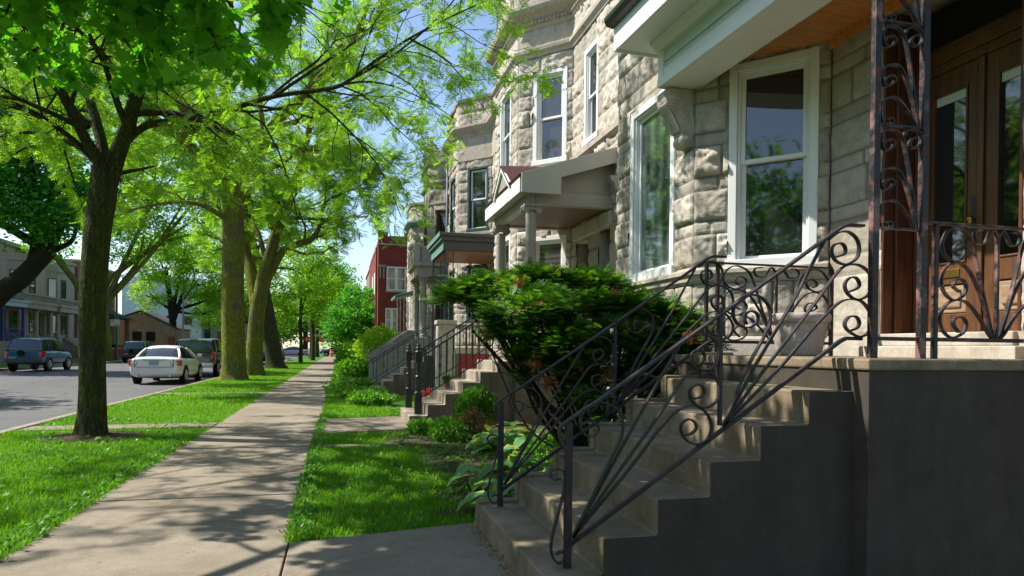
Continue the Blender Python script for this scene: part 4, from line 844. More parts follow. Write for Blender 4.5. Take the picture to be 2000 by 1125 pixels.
# ---------------------------------------------------------------- stoops of those houses
def iron_rails(label, x1, y, z1, x2, z2, zb1, zb2, n, newel=None, group=None, two=False, name='stair_railing'):
    T = thing(name, label, 'railing', (x1, y, zb1), group)
    m = MB(); m.band([(x1, y, z1), ((x1+x2)/2, y, (z1+z2)/2), (x2, y, z2)], (0, 1, 0), .05, .03); m.build('handrail', M_IRONB, T, bevel=.006)
    m = MB(); m.band([(x1, y, zb1+.12), ((x1+x2)/2, y, (zb1+zb2)/2+.12), (x2, y, zb2+.12)], (0, 1, 0), .025, .02); m.build('bottom_rail', M_IRONB, T)
    for i in range(n):
        t = (i+.6)/n; x = x1+(x2-x1)*t; za = zb1+(zb2-zb1)*t+.12; zz = z1+(z2-z1)*t
        m = MB(); m.box(x-.0085, x+.0085, y-.0085, y+.0085, za, zz-.01); 
        if i % 2 == 0: m.box(x-.014, x+.014, y-.014, y+.014, (za+zz)/2-.03, (za+zz)/2+.03)
        m.build('baluster', M_IRONB, T)
    if newel:
        nx, nz0, nz1 = newel; m = MB(); h = nz1-nz0
        m.box(nx-.062, nx+.062, y-.062, y+.062, nz0, nz0+.34); m.lathe([(.075, .34), (.075, .37), (.05, .39), (.055, .45), (.048, .6), (.045, .62), (.06, .63), (.06, .66), (.045, .67), (.043, .8), (.05, .82), (.05, h*.75)], (nx, y, nz0), 12)
        m.box(nx-.058, nx+.058, y-.058, y+.058, nz0+h*.75, nz0+h*.88); m.lathe([(.07, h*.88), (.07, h*.90), (.04, h*.92), (.05, h*.95), (.03, h*.97), (.045, h*.99), (.02, h*1.02), (0, h*1.03)], (nx, y, nz0), 12)
        m.build('newel_post', M_IRONB, T, bevel=.006)
    return T
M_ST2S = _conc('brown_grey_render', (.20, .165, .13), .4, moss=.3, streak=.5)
T, m = stoop('front_stoop', 'pale concrete stoop with two black newel posts, behind the boxwood', 1.151, 11.57, 13.40, 7, .1872, .302, 3.0, (2.97, 4.58, 11.5, 13.7, 1.31), (M_STEP2, M_ST2S), cheek=False); m.build('porch_floor', [M_STEP2, M_ST2S], T)
m = MB(); m.box(1.35, 1.47, 11.572, 11.7, 0, .0); 
GR = 'black iron stair railings of the second stoop'
iron_rails('black iron railing with stout newel post, on the near edge of the pale stoop', 1.40, 12.0, 1.20, 2.95, 2.22, .36, 1.30, 13, (1.34, .187, 1.40), GR); iron_rails('black iron railing with stout newel post, on the far edge of the pale stoop', 1.36, 13.30, 1.20, 2.95, 2.22, .36, 1.30, 13, (1.30, .187, 1.40), GR)
T, m = stoop('front_stoop', 'mossy brown stoop beside a square stone pier, third from the camera', .93, 19.95, 21.1, 7, .1872, .29, 2.7, (2.66, 4.58, 18.75, 21.4, 1.33), (M_STEP2, M_ST2S), cheek=False); m.build('porch_floor', [M_STEP2, M_ST2S], T)
m = MB(); m.box(2.62, 3.10, 18.74, 19.2, 0, 2.0); m.box(2.58, 3.14, 18.70, 19.24, 2.0, 2.12); m.build('pier', M_LIME3, T, bevel=.012)
m = MB(); m.box(3.11, 4.58, 18.735, 18.76, 1.2, 1.36); m.build('porch_edge', M_LIMES, T)
m = MB(); m.box(3.25, 4.15, 18.73, 18.749, .55, 1.17); m.build('basement_door', M_RED, T)
GR3 = 'smooth black handrails of the third stoop'
iron_rails('smooth black handrail on the near side of the mossy stoop', .85, 19.8, .88, 2.62, 2.02, .15, 1.3, 6, None, GR3); iron_rails('smooth black handrail on the far side of the mossy stoop', .80, 21.0, .88, 2.62, 2.02, .15, 1.3, 6, None, GR3)
iron_rails('low black iron balcony railing above the red basement door', 3.12, 18.85, 1.98, 4.5, 1.98, 1.30, 1.30, 16, None, name='porch_railing')
T, m = stoop('front_stoop', 'long stone stoop with sloping solid wing walls, below the balcony house', 1.0, 26.75, 28.4, 7, .1872, .29, 2.8, (2.76, 4.58, 26.4, 29.0, 1.31), (M_STEP2, M_ST2S), cheek=False); m.build('porch_floor', [M_STEP2, M_ST2S], T)
for yy in (26.45, 28.41):
    m = MB(); m.prism([(1.08, 0), (1.08, .98), (1.25, 1.12), (2.1, 1.75), (2.5, 2.02), (2.8, 2.02), (2.8, 0)], (0, yy, 0), (1, 0, 0), (0, 0, 1), (0, 1, 0), 0, .28); m.box(1.02, 1.34, yy-.03, yy+.31, .96, 1.04); m.box(1.9, 2.4, yy-.025, yy-.001, 1.46, 1.54); m.build('wing_wall', M_LIME4, T, bevel=.015)
T, m = stoop('front_stoop', 'farthest stoop, under the green awning', 1.0, 34.4, 36.0, 7, .1872, .29, 2.8, (2.76, 4.58, 33.9, 36.6, 1.31), (M_STEP2, M_ST2S), cheek=False); m.build('porch_floor', [M_STEP2, M_ST2S], T)
# ---------------------------------------------------------------- red brick flats and the far tower block
def brick_flats():
    T = thing('brick_building', 'dark red brick building with crenellated parapet beyond the greystones', 'building', (6, 50, 0)); X, Y = 2.42, 46.2
    fr = Frame(14, Y, -1, 0); fr.n = np.array([0, -1., 0]); A = lambda x: 14-x
    m = MB(); m.box(X, 14, Y, 60, 0, 8.25); m.box(X+.0, X+.62, Y-.02, Y+.6, 8.251, 8.95); m.box(X+.621, 14, Y+.001, 60, 8.251, 8.72); m.box(X+.05, 14, Y+.6, 60, 8.3, 8.7); m.box(X+1.75, X+2.3, Y-.02, Y+.6, 8.73, 8.98); m.build('wall', M_BRICKR, T)
    m = MB(); m.box(X-.05, 14, Y-.08, 60, 8.18, 8.27).box(X-.03, X+.5, Y-.07, Y-.001, 6.72, 6.84); m.build('string_course', M_LIMES2, T)
    m = MB(); m.box(X-.03, X+.65, Y-.05, Y+.63, 8.952, 9.03).box(X+.66, X+1.74, Y-.03, Y+.4, 8.721, 8.80).box(X+1.72, X+2.33, Y-.05, Y+.6, 8.981, 9.06).box(X+2.34, 14, Y-.03, Y+.4, 8.721, 8.80); m.build('coping', M_VERDI, T)
    for x0, x1, z0, z1 in ((2.98, 4.25, 5.15, 6.75), (2.92, 3.75, 2.4, 3.98), (6.5, 7.8, 5.15, 6.75), (6.5, 7.8, 2.4, 3.98)):
        w = MB(); t = .09; mid = (x0+x1)/2
        w.box(x0, x0+t, Y-.05, Y-.001, z0, z1).box(x1-t, x1, Y-.05, Y-.001, z0, z1).box(x0+t, x1-t, Y-.05, Y-.001, z1-t, z1).box(x0+t, x1-t, Y-.06, Y-.001, z0, z0+t).box(mid-t, mid+t, Y-.048, Y-.001, z0+t, z1-t).box(x0+t, mid-t, Y-.03, Y-.001, (z0+z1)/2-.03, (z0+z1)/2+.03).box(mid+t, x1-t, Y-.03, Y-.001, (z0+z1)/2-.03, (z0+z1)/2+.03)
        w = w.build('window', M_WHITE, T); q = MB(); q.box(x0+t, x1-t, Y-.02, Y-.003, z0+t, z1-t); q.build('pane', _glass('pane_over_net_curtain', (.12, .12, .12)) if x0 < 5 else M_GLASS, w)
        q = MB(); q.box(x0-.08, x1+.08, Y-.09, Y-.001, z0-.12, z0-.001); q.build('window_sill', M_LIMES2, T)
    m = MB()
    for x in (X+.1, X+.33): m.box(x, x+.08, Y-.03, Y-.001, 5.95, 6.7)
    m.build('stone_insets', M_LIMES2, T)
    for z0, z1 in ((5.15, 6.75), (2.4, 3.98)):
        for y in (47.2, 50, 53): q = MB(); q.box(X-.03, X-.001, y, y+1.3, z0, z1); q.build('window', M_WHITE, T)
    m = MB(); m.tube([(X-.08, 47., .1), (X-.08, 47., 8.1)], .06, 8); m.build('downpipe', plain('rust_red_downpipe', (.25, .06, .05), .5), T)
brick_flats()
def block(name, label, cat, x0, x1, y0, y1, z, mat, wins=None, roofm=None, group=None):
    T = thing(name, label, cat, ((x0+x1)/2, (y0+y1)/2, 0), group); m = MB(); m.box(x0, x1, y0, y1, 0, z); m.build('wall', mat, T)
    m = MB(); m.box(x0-.15, x1+.15, y0-.15, y1+.15, z, z+.35); m.build('cornice', roofm or M_LIMES2, T)
    return T
T = block('apartment_block', 'tall grey brown block just left of the red brick building, far off', 'building', 4.0, 18, 96, 112, 12.2, plain('grey_brown_brick', (.19, .16, .15), .9, .2, 2))
for z in (1.6, 4.6, 7.6):
    for x in (4.7, 6.4, 8.5, 10.5): m = MB(); m.box(x, x+1., 95.93, 95.99, z, z+1.7); m.build('window', M_GLASS, T)
# ---------------------------------------------------------------- trees: limbs drawn one by one, then grown into branches, twigs and leaves
def rand_unit(rng, n):
    v = rng.normal(size=(n, 3)); return v/np.linalg.norm(v, axis=1)[:, None]
def instance(T, Fq, pos, X, Y, size):          # template verts (k,3), local x->X, y->Y, z->cross
    Z = np.cross(X, Y); n = len(pos); k = len(T)
    V = pos[:, None]+size[:, None, None]*(T[None, :, 0, None]*X[:, None]+T[None, :, 1, None]*Y[:, None]+T[None, :, 2, None]*Z[:, None])
    F = Fq[None]+(np.arange(n)*k)[:, None, None]
    return V.reshape(-1, 3), F.reshape(-1, Fq.shape[1])
def ortho(D, rng, updown=None):
    R = rand_unit(rng, len(D)) if updown is None else updown
    Y = np.cross(D, R); l = np.linalg.norm(Y, axis=1)[:, None]; return Y/np.maximum(l, 1e-6)
T_SLIM = np.array([(0, 0, 0), (.5, .17, .03), (1, 0, -.06), (.5, -.17, .03)]); Q1 = np.array([[0, 1, 2, 3]])
T_OVAL = np.array([(0, 0, 0), (.32, .26, .04), (.72, .22, .03), (1, 0, -.08), (.72, -.22, .03), (.32, -.26, .04)]); Q2 = np.array([[0, 1, 2, 5], [5, 2, 3, 4]])
_mp = [(0, 0), (.10, .20), (-.02, .42), (.22, .36), (.34, .62), (.47, .40), (.62, .38), (.60, .22), (1, .0)]
T_MAPLE = np.array([(0.3, 0, .05)]+[(x, y, -.18*y*y) for x, y in _mp]+[(x, -y, -.18*y*y) for x, y in _mp[1:-1][::-1]])
T_MAPLE[:, 2] -= .12*T_MAPLE[:, 0]**2
Q3 = np.array([[0, i, i+1] for i in range(1, len(T_MAPLE)-1)]+[[0, len(T_MAPLE)-1, 1]])
def _frond():
    V = []; F = []
    for i in range(6):
        t = .12+.15*i; z = -.32*t*t
        for sg in (1, -1):
            b = len(V); L = .34*(1-.35*abs(i-2)/3); V += [(t, 0, z), (t+.10, sg*L*.45, z+.02), (t+.13, sg*L, z-.06), (t+.02, sg*L*.5, z-.02)]; F.append((b, b+1, b+2, b+3) if sg > 0 else (b, b+3, b+2, b+1))
    b = len(V); V += [(.0, .006, 0), (.5, .006, -.08), (1.05, 0, -.36), (.5, -.006, -.08)]; F.append((b, b+1, b+2, b+3)); return np.array(V), np.array(F)
T_FROND = _frond()
class Tubes:
    def __init__(s): s.V = []; s.F = []; s.n = 0
    def add(s, P, R, n):
        V, F = tube_arrays(np.asarray(P, float), np.asarray(R, float), n); s.V.append(V); s.F.append(F+s.n); s.n += len(V)
    def build(s, name, mat, parent): return np_mesh(name, np.vstack(s.V), np.vstack(s.F), mat, parent, smooth=True)
def trunk_radius(z, r0, flare=.45): return r0*(1+flare*np.exp(-z/.28))
def grow(limbs, rng, depth=3, dens=(1.6, 2.6, 4.), frac=(.5, .45, .4), droop=-.1, minr=.004, tubes=None, twigs=None, start=.22, lmax=3.):
    # limbs: (points, radii); returns the twig polylines that carry leaves
    todo = [(smooth_path(p, 3), r0, r1, 0) for p, r0, r1 in limbs]; twigs = [] if twigs is None else twigs
    while todo:
        P, r0, r1, lv = todo.pop(); m = len(P); L = np.linalg.norm(np.diff(P, axis=0), axis=1).sum(); t = np.linspace(0, 1, m); R = r0*(1-t)+r1*t
        tubes.add(P, R, (10, 7, 5, 4)[min(lv, 3)])
        if lv >= depth: twigs.append(P); continue
        if lv == depth-1: twigs.append(P[m//3:])
        n = max(2, int(L*dens[lv]*rng.uniform(.8, 1.2))); seg = np.diff(P, axis=0)
        for i in range(n):
            u = start+(1-start)*(i+rng.uniform())/n; k = min(m-2, int(u*(m-1))); q = P[k]+(P[k+1]-P[k])*(u*(m-1)-k)
            d = seg[k]/(np.linalg.norm(seg[k])+1e-9); w = rng.normal(size=3); w -= d*np.dot(w, d); w /= np.linalg.norm(w)
            an = rng.uniform(.5, 1.15); v = d*math.cos(an)+w*math.sin(an); v[2] += droop+.12
            v /= np.linalg.norm(v); l = min(lmax, L*frac[lv]*rng.uniform(.5, 1.1)*(1.15-.55*u)); l = max(l, .28); k2 = 5 if lv < 2 else 4; pts = [q]; a = v.copy()
            for s in range(k2):
                a = a+rng.normal(size=3)*.20+np.array([0, 0, droop*.6]); a /= np.linalg.norm(a); pts.append(pts[-1]+a*l/k2)
            rr = max(minr, (r0*(1-u)+r1*u)*rng.uniform(.42, .62)); todo.append((np.array(pts), rr, max(minr*.7, rr*.35), lv+1))
    return twigs
def leaves_on(twigs, rng, per, tmpl, quads, size, spread, hang=.5, droop=.3):
    pos = []; dr = []
    for P in twigs:
        n = rng.poisson(per*max(.4, min(1.6, len(P)/5)))
        if n == 0: continue
        u = rng.uniform(.15, 1, n)*(len(P)-1); k = np.minimum(u.astype(int), len(P)-2); q = P[k]+(P[k+1]-P[k])*(u-k)[:, None]; d = P[-1]-P[0]; d = d/(np.linalg.norm(d)+1e-9)
        v = d[None]*.5+rand_unit(rng, n)*.9; v[:, 2] -= hang; pos.append(q+rand_unit(rng, n)*spread*rng.uniform(.1, 1, n)[:, None]+np.array([0, 0, -spread*droop])); dr.append(v)
    pos = np.vstack(pos); X = np.vstack(dr); X /= np.linalg.norm(X, axis=1)[:, None]
    up = np.tile([0, 0, 1.], (len(X), 1))+rand_unit(rng, len(X))*.6; Y = ortho(X, rng, up); sz = size*rng.uniform(.65, 1.25, len(pos))
    return instance(tmpl, quads, pos, X, Y, sz)
def wobbly_trunk(tubes, pts, r0, r1, n=18, flare=.45, seed=0, ridge=.10):
    P = smooth_path(pts, 6); m = len(P); t = np.linspace(0, 1, m); R = (r0*(1-t)+r1*t); z = P[:, 2]-P[0, 2]; R = R*(1+flare*np.exp(-np.maximum(z, 0)/.3))
    V, F = tube_arrays(P, R, n); a = np.tile(np.arange(n), m)*2*PI/n; zz = np.repeat(z, n); C = np.repeat(P, n, 0)
    k = 1+ridge*(fbm(a*1.6+20, zz*.7, seed)-.5)*2+.06*np.sin(a*5+seed)*np.exp(-zz/.35)*2.2*flare/.45
    V = C+(V-C)*k[:, None]; tubes.V.append(V); tubes.F.append(F+tubes.n); tubes.n += len(V)
def tree(name, label, loc, trunks, limbs, bark, leafm, seed, depth=3, per=8, size=.07, spread=.16, tmpl=(T_SLIM, Q1), dens=(1.6, 2.6, 4.), frac=(.5, .45, .4), droop=-.1, group='street trees', hang=.5, start=.22, lmax=3., extra=None, keep=None, flare=.45):
    T = thing(name, label, 'tree', loc, group); rng = np.random.default_rng(seed); tb = Tubes()
    for p, r0, r1 in trunks: wobbly_trunk(tb, p, r0, r1, seed=seed, flare=flare)
    br = Tubes(); tw = grow(limbs, rng, depth, dens, frac, droop, tubes=br, start=start, lmax=lmax)
    tb.build('trunk', bark, T); br.build('branches', bark, T)
    V, F = leaves_on(tw, rng, per, tmpl[0], tmpl[1], size, spread, hang)
    k = len(tmpl[0])
    if keep is not None:
        c = V.reshape(-1, k, 3).mean(1); ok = keep(c); nf = len(tmpl[1]); V = V.reshape(-1, k, 3)[ok].reshape(-1, 3); n = ok.sum(); F = (tmpl[1][None]+(np.arange(n)*k)[:, None, None]).reshape(-1, tmpl[1].shape[1])
    np_mesh('crown', V, F, leafm, T)
    return T, tw
# tree 1: the forked tree by the kerb
def t1():
    L = [([(-3.36, 11.13, 3.6), (-3.36, 10.98, 3.94), (-3.5, 10.83, 4.22), (-3.63, 10.68, 4.56), (-3.74, 10.53, 4.84), (-3.85, 10.38, 5.08), (-3.96, 10.23, 5.43), (-4.02, 10.08, 5.75), (-4.13, 9.93, 6.43), (-4.3, 9.6, 7.6)], .085, .03),
    ([(-3.36, 11.13, 3.6), (-3.42, 11.3, 4.17), (-3.58, 11.47, 4.71), (-3.73, 11.64, 5.11), (-3.85, 11.82, 5.46), (-4.08, 11.99, 5.86), (-4.36, 12.16, 6.57), (-4.5, 12.33, 7.6)], .09, .03),
    ([(-3.32, 11.13, 3.6), (-3.15, 11.03, 4.12), (-3.0, 10.93, 4.47), (-2.92, 10.83, 4.68), (-2.79, 10.73, 5.02), (-2.68, 10.63, 5.31), (-2.44, 10.53, 5.9), (-2.26, 10.43, 6.45), (-2.15, 10.33, 7.26), (-1.9, 10.1, 8.3)], .125, .035),
    ([(-3.10, 11.0, 4.2), (-2.91, 10.98, 4.42), (-2.66, 10.83, 4.52), (-2.21, 10.68, 4.58), (-1.66, 10.53, 4.7), (-1.36, 10.38, 4.77), (-.88, 10.23, 4.9), (-.27, 10.08, 4.99), (.01, 9.93, 5.04), (.39, 9.78, 5.31), (.9, 9.63, 5.66), (1.42, 9.48, 5.94), (1.79, 9.33, 6.1)], .058, .008),
    ([(-3.4, 11.13, 3.9), (-3.74, 11.38, 4.24), (-4.06, 11.63, 4.4), (-4.31, 11.88, 4.53), (-4.67, 12.13, 4.62), (-5.2, 12.38, 4.65), (-5.73, 12.63, 4.75), (-6.9, 13.0, 5.2), (-8.0, 13.3, 5.5)], .045, .012),
    ([(-3.4, 11.13, 3.95), (-3.66, 10.93, 4.21), (-3.9, 10.73, 4.39), (-4.06, 10.53, 4.47), (-4.34, 10.33, 4.56), (-4.66, 10.13, 4.72), (-5.3, 9.8, 5.0), (-6.3, 9.2, 5.5), (-7.3, 8.6, 5.9)], .042, .01),
    ([(-3.25, 11.13, 3.75), (-3.19, 11.3, 3.89), (-2.95, 11.46, 4.01), (-2.74, 11.63, 4.13)], .045, .01),
    ([(-2.74, 10.7, 5.2), (-2.6, 10.8, 5.08), (-2.28, 10.73, 4.84), (-1.9, 10.53, 4.62), (-1.52, 10.33, 4.33), (-1.16, 10.13, 4.03)], .026, .006),
    ([(-2.95, 10.9, 4.6), (-2.88, 11.3, 4.84), (-2.68, 11.63, 4.91), (-2.33, 11.88, 4.78), (-1.99, 12.13, 4.59), (-1.42, 12.38, 4.58), (-.94, 12.63, 4.46)], .032, .006),
    ([(-.3, 10.08, 4.99), (.24, 10.2, 5.2), (.7, 10.3, 5.23), (1.23, 10.4, 5.1), (1.7, 10.4, 4.85)], .018, .005),
    ([(-2.3, 10.45, 6.3), (-1.4, 10.0, 6.9), (-.4, 9.6, 7.2), (.6, 9.2, 7.1)], .05, .01), ([(-4.05, 10.0, 6.0), (-4.8, 9.2, 6.8), (-5.8, 8.3, 7.4), (-6.9, 7.6, 7.6)], .04, .006), ([(-4.3, 12.1, 6.4), (-5.2, 12.6, 7.2), (-6.4, 13.2, 7.8), (-7.8, 13.4, 8.4)], .04, .006),
    ([(-3.6, 11.2, 4.5), (-4.8, 11.2, 6.0), (-6.2, 11.1, 6.9), (-7.6, 10.9, 7.2)], .06, .008), ([(-3.9, 11.8, 5.5), (-4.6, 13.2, 6.6), (-5.4, 14.6, 7.4), (-6.2, 16.2, 7.8)], .05, .007), ([(-3.9, 10.4, 5.2), (-5.0, 9.6, 5.9), (-6.2, 9.0, 6.3), (-7.4, 8.2, 6.5)], .05, .007), ([(-4.4, 12.2, 6.8), (-4.6, 14.2, 7.8), (-4.9, 16.6, 8.4), (-5.2, 18.6, 8.6)], .045, .006),
    ([(.0, 9.93, 5.04), (.8, 9.9, 5.6), (1.5, 9.8, 6.3), (2.1, 9.7, 7.2)], .022, .005), ([(-.9, 10.2, 4.9), (.0, 10.6, 5.8), (.9, 10.8, 6.6), (1.8, 11, 7.2)], .026, .005), ([(.9, 9.63, 5.66), (1.5, 9.8, 5.45), (2.1, 9.9, 4.8)], .016, .004), ([(-1.4, 10.4, 4.8), (-.6, 11.3, 5.0), (.3, 12.0, 4.9), (1.2, 12.5, 4.4)], .022, .005), ([(-2.2, 10.4, 7.0), (-1, 10.2, 8), (.4, 10, 8.6), (1.6, 9.8, 8.8)], .03, .006), ([(.4, 9.8, 5.3), (1.0, 10.6, 5.4), (1.7, 11.4, 5.1)], .016, .004)]
    return tree('forked_street_tree', 'nearest street tree by the kerb, brown trunk forking into several limbs', (-3.49, 11.13, 0), [([(-3.49, 11.13, -.06), (-3.48, 11.13, .54), (-3.49, 11.13, 1.88), (-3.44, 11.13, 2.85), (-3.38, 11.13, 3.38), (-3.35, 11.13, 3.75), (-3.34, 11.13, 3.92)], .175, .185)], L, M_BARK, L_LOCUST, 11, 3, 7.0, .19, .12, (T_FROND[0], T_FROND[1]), dens=(2.1, 3.2, 3.6), droop=-.07, frac=(.46, .5, .45), lmax=2.4, hang=.7)
t1()
def t2():
    L = [([(-4.08, 28.5, 6.6), (-4.35, 28.9, 8.32), (-4.56, 29.3, 9.83), (-4.59, 29.7, 11.6), (-4.48, 30.1, 14.28), (-4.56, 30.5, 16.99)], .34, .08), ([(-4., 28.5, 6.8), (-3.6, 28.21, 8.2), (-3.02, 27.93, 9.15), (-2.35, 27.64, 10.01), (-1.31, 27.36, 11.), (-.17, 27.07, 12.08), (.57, 26.79, 13.42), (1.12, 26.5, 15.1)], .29, .07),
    ([(-4.1, 28.5, 6.5), (-4.45, 28., 7.69), (-4.95, 27.5, 8.87), (-5.73, 27., 10.14), (-6.46, 26.5, 11.33), (-7.6, 26, 12.6)], .26, .07), ([(-3.82, 28.4, 7.8), (-2.43, 27.75, 8.3), (-1.27, 27., 8.84), (-.14, 26.25, 8.72), (1.32, 25.5, 7.88)], .13, .02), ([(-4.3, 28.7, 8.2), (-5.5, 29.3, 9.5), (-7, 30, 10.2), (-8.5, 30.5, 10.3)], .15, .03),
    ([(-4.2, 28.3, 7.0), (-5.4, 25.5, 8.4), (-6.4, 22.5, 8.9), (-6.9, 19.6, 8.5)], .14, .02), ([(-4.2, 28.3, 7.4), (-6.2, 26.4, 9.6), (-7.6, 24.4, 10.2), (-8.6, 22, 10)], .13, .02),
    ([(-4.2, 28.4, 6.2), (-5.2, 27.4, 6.6), (-6.5, 26.6, 6.3), (-7.8, 26, 5.6)], .11, .02)]
    tree('mossy_street_tree', 'stout straight mossy tree trunk right of the white sedan and pickup', (-4.02, 28.5, 0), [([(-4.02, 28.5, -.1), (-4.02, 28.5, .85), (-4.05, 28.5, 2.05), (-4.07, 28.5, 3.65), (-4.06, 28.5, 5.24), (-4.09, 28.5, 6.44), (-4.06, 28.5, 7.2)], .45, .40)], L, M_BARKG, L_LOCUST, 22, 3, 13, .40, .35, (T_FROND[0], T_FROND[1]), dens=(1.4, 1.7, 2.2), frac=(.48, .5, .5), droop=-.05, lmax=4.5)
t2()
def t3():
    L = [([(-3.66, 33., 3.2), (-4., 33.4, 4.78), (-4.28, 33.8, 5.76), (-4.39, 34.2, 7.25), (-4.64, 34.6, 9.25), (-4.94, 35., 11.77)], .33, .12), ([(-3.6, 33., 3.2), (-3.39, 32.88, 4.51), (-3.18, 32.75, 5.2), (-2.81, 32.62, 6.59), (-2.26, 32.5, 7.99), (-1.98, 32.38, 8.96), (-1.52, 32.25, 10.76), (-1.09, 32.12, 12.84), (-.66, 32., 15.14)], .33, .09),
    ([(-3.42, 33., 4.0), (-2.99, 32.85, 4.9), (-2.52, 32.7, 5.71), (-1.94, 32.55, 5.98), (-1.37, 32.4, 6.17), (-1.08, 32.25, 6.51), (-.94, 32.1, 6.81), (-.77, 31.95, 7.63), (-.37, 31.8, 8.06), (.52, 31.65, 8.46), (1.64, 31.5, 8.61)], .20, .03), ([(-2.84, 33., 6.5), (-3.35, 33.33, 7.86), (-3.51, 33.67, 9.35), (-3.45, 34., 11.59)], .16, .05), ([(-2.3, 33., 8.), (-1.51, 32.33, 8.93), (-.16, 31.67, 9.56), (1.16, 31., 9.72)], .12, .02)]
    tree('twisted_street_tree', 'street tree with two stems and one crooked limb reaching over the sidewalk', (-3.76, 33, 0), [([(-3.76, 33., -.1), (-3.77, 33., 1.01), (-3.71, 33., 2.18), (-3.61, 33., 3.35), (-3.57, 33., 3.7)], .36, .34)], L, M_BARKG, L_LOCUST, 33, 3, 13, .40, .35, (T_FROND[0], T_FROND[1]), dens=(1.4, 1.7, 2.2), frac=(.42, .5, .5), droop=-.07, lmax=4)
t3()
def t4():
    L = [([(-4.53, 44., 4.2), (-4.83, 44., 6.19), (-5.29, 44., 8.35), (-5.5, 44, 11)], .35, .12), ([(-4.5, 44, 4.3), (-4.0, 44, 6.8), (-3.6, 43.5, 9.4), (-3.2, 43, 11.6)], .22, .06), ([(-4.7, 44, 5.3), (-6, 44.5, 7), (-7.6, 45, 8.2)], .2, .05)]
    tree('leaning_street_tree', 'dark brown trunk leaning left behind the two mossy trunks', (-3.75, 44, 0), [([(-3.75, 44., -.1), (-3.97, 44., 1.23), (-4.25, 44., 2.79), (-4.53, 44., 4.34), (-4.6, 44., 4.8)], .52, .42)], L, M_BARK, L_LOCUST, 44, 3, 13, .5, .45, (T_FROND[0], T_FROND[1]), dens=(1.1, 1.4, 1.8), frac=(.5, .5, .5), lmax=4.5)
t4()
# the maple whose low branches hang into the top left corner; its trunk stands left of the frame
def maple():
    L = []; rng = np.random.default_rng(5); c = np.array([-4.3, 4.6, 3.3])
    ends = [(-.5, 5.2, 4.0), (-.9, 6.2, 4.2), (-1.3, 7.2, 4.5), (-1.9, 8.2, 4.7), (-3.2, 8.8, 5.0), (-1.2, 5.4, 4.9), (-.35, 6.2, 5.4), (-2.4, 6.8, 5.6), (-1.4, 4.4, 4.6), (-3.6, 7.4, 5.8), (-2.6, 5.8, 4.6), (-1.6, 6.6, 4.9), (-4.6, 3.6, 6.6), (-2.2, 7.6, 5.0), (-.7, 7.0, 5.4)]
    for e in ends:
        e = np.array(e); s = c+np.array([0, 0, rng.uniform(0, 2.0)]); mid = (s+e)/2+np.array([0, 0, .55]); L.append(([s, s*.7+mid*.3+np.array([0, 0, .25]), mid, e*.7+mid*.3+np.array([0, 0, .12]), e], .07, .012))
    L.append(([c, c+np.array([0, .1, 1.5]), c+np.array([-.2, .1, 3.6])], .2, .08))
    def keep(p):
        lim = 1.36+.335*p[:, 1]+.10*np.sin(p[:, 0]*3.1)+.95*np.clip(p[:, 0]+1.05, 0, 3)
        return (p[:, 2] > lim) | (p[:, 1] < 2.8)
    tree('maple_tree', 'broad leaved maple whose low green branches hang into the top left corner', (-4.3, 4.6, 0), [([(-4.3, 4.6, -.1), (-4.3, 4.6, 1.), (-4.32, 4.6, 2.4), (-4.3, 4.6, 3.6), (-4.3, 4.6, 4.2)], .24, .2)], L, M_BARK, L_MAPLE, 7, 2, 11.5, .14, .18, (T_MAPLE, Q3), dens=(3.0, 4.2), frac=(.36, .45), droop=-.10, lmax=1.2, hang=.7, keep=keep, start=.3)
maple()
def clump_crown(T, rng, blobs, n, size, mat, tmpl=(T_OVAL, Q2), clump=.55, name='crown', shell=.55):
    pos = []; tot = sum(b[3]*b[4]*b[5] for b in blobs)
    for cx, cy, cz, rx, ry, rz in blobs:
        k = max(6, int(n*rx*ry*rz/tot/45)); d = rand_unit(rng, k); r = (shell+(1-shell)*rng.uniform(0, 1, k))**.6*rng.uniform(.72, 1.06, k); cc = np.array([cx, cy, cz])+d*r[:, None]*np.array([rx, ry, rz])
        m = int(n*rx*ry*rz/tot/k)+1
        for q in cc:
            s = clump*rng.uniform(.6, 1.4); p = q+rng.normal(size=(m, 3))*np.array([s*.6, s*.6, s*.38]); pos.append(p)
    pos = np.vstack(pos); X = rand_unit(rng, len(pos)); X[:, 2] = X[:, 2]*.6-.3; X /= np.linalg.norm(X, axis=1)[:, None]; Y = ortho(X, rng, np.tile([0, 0, 1.], (len(X), 1))+rand_unit(rng, len(X))*.7)
    V, F = instance(tmpl[0], tmpl[1], pos, X, Y, size*rng.uniform(.6, 1.3, len(pos))); return np_mesh(name, V, F, mat, T)
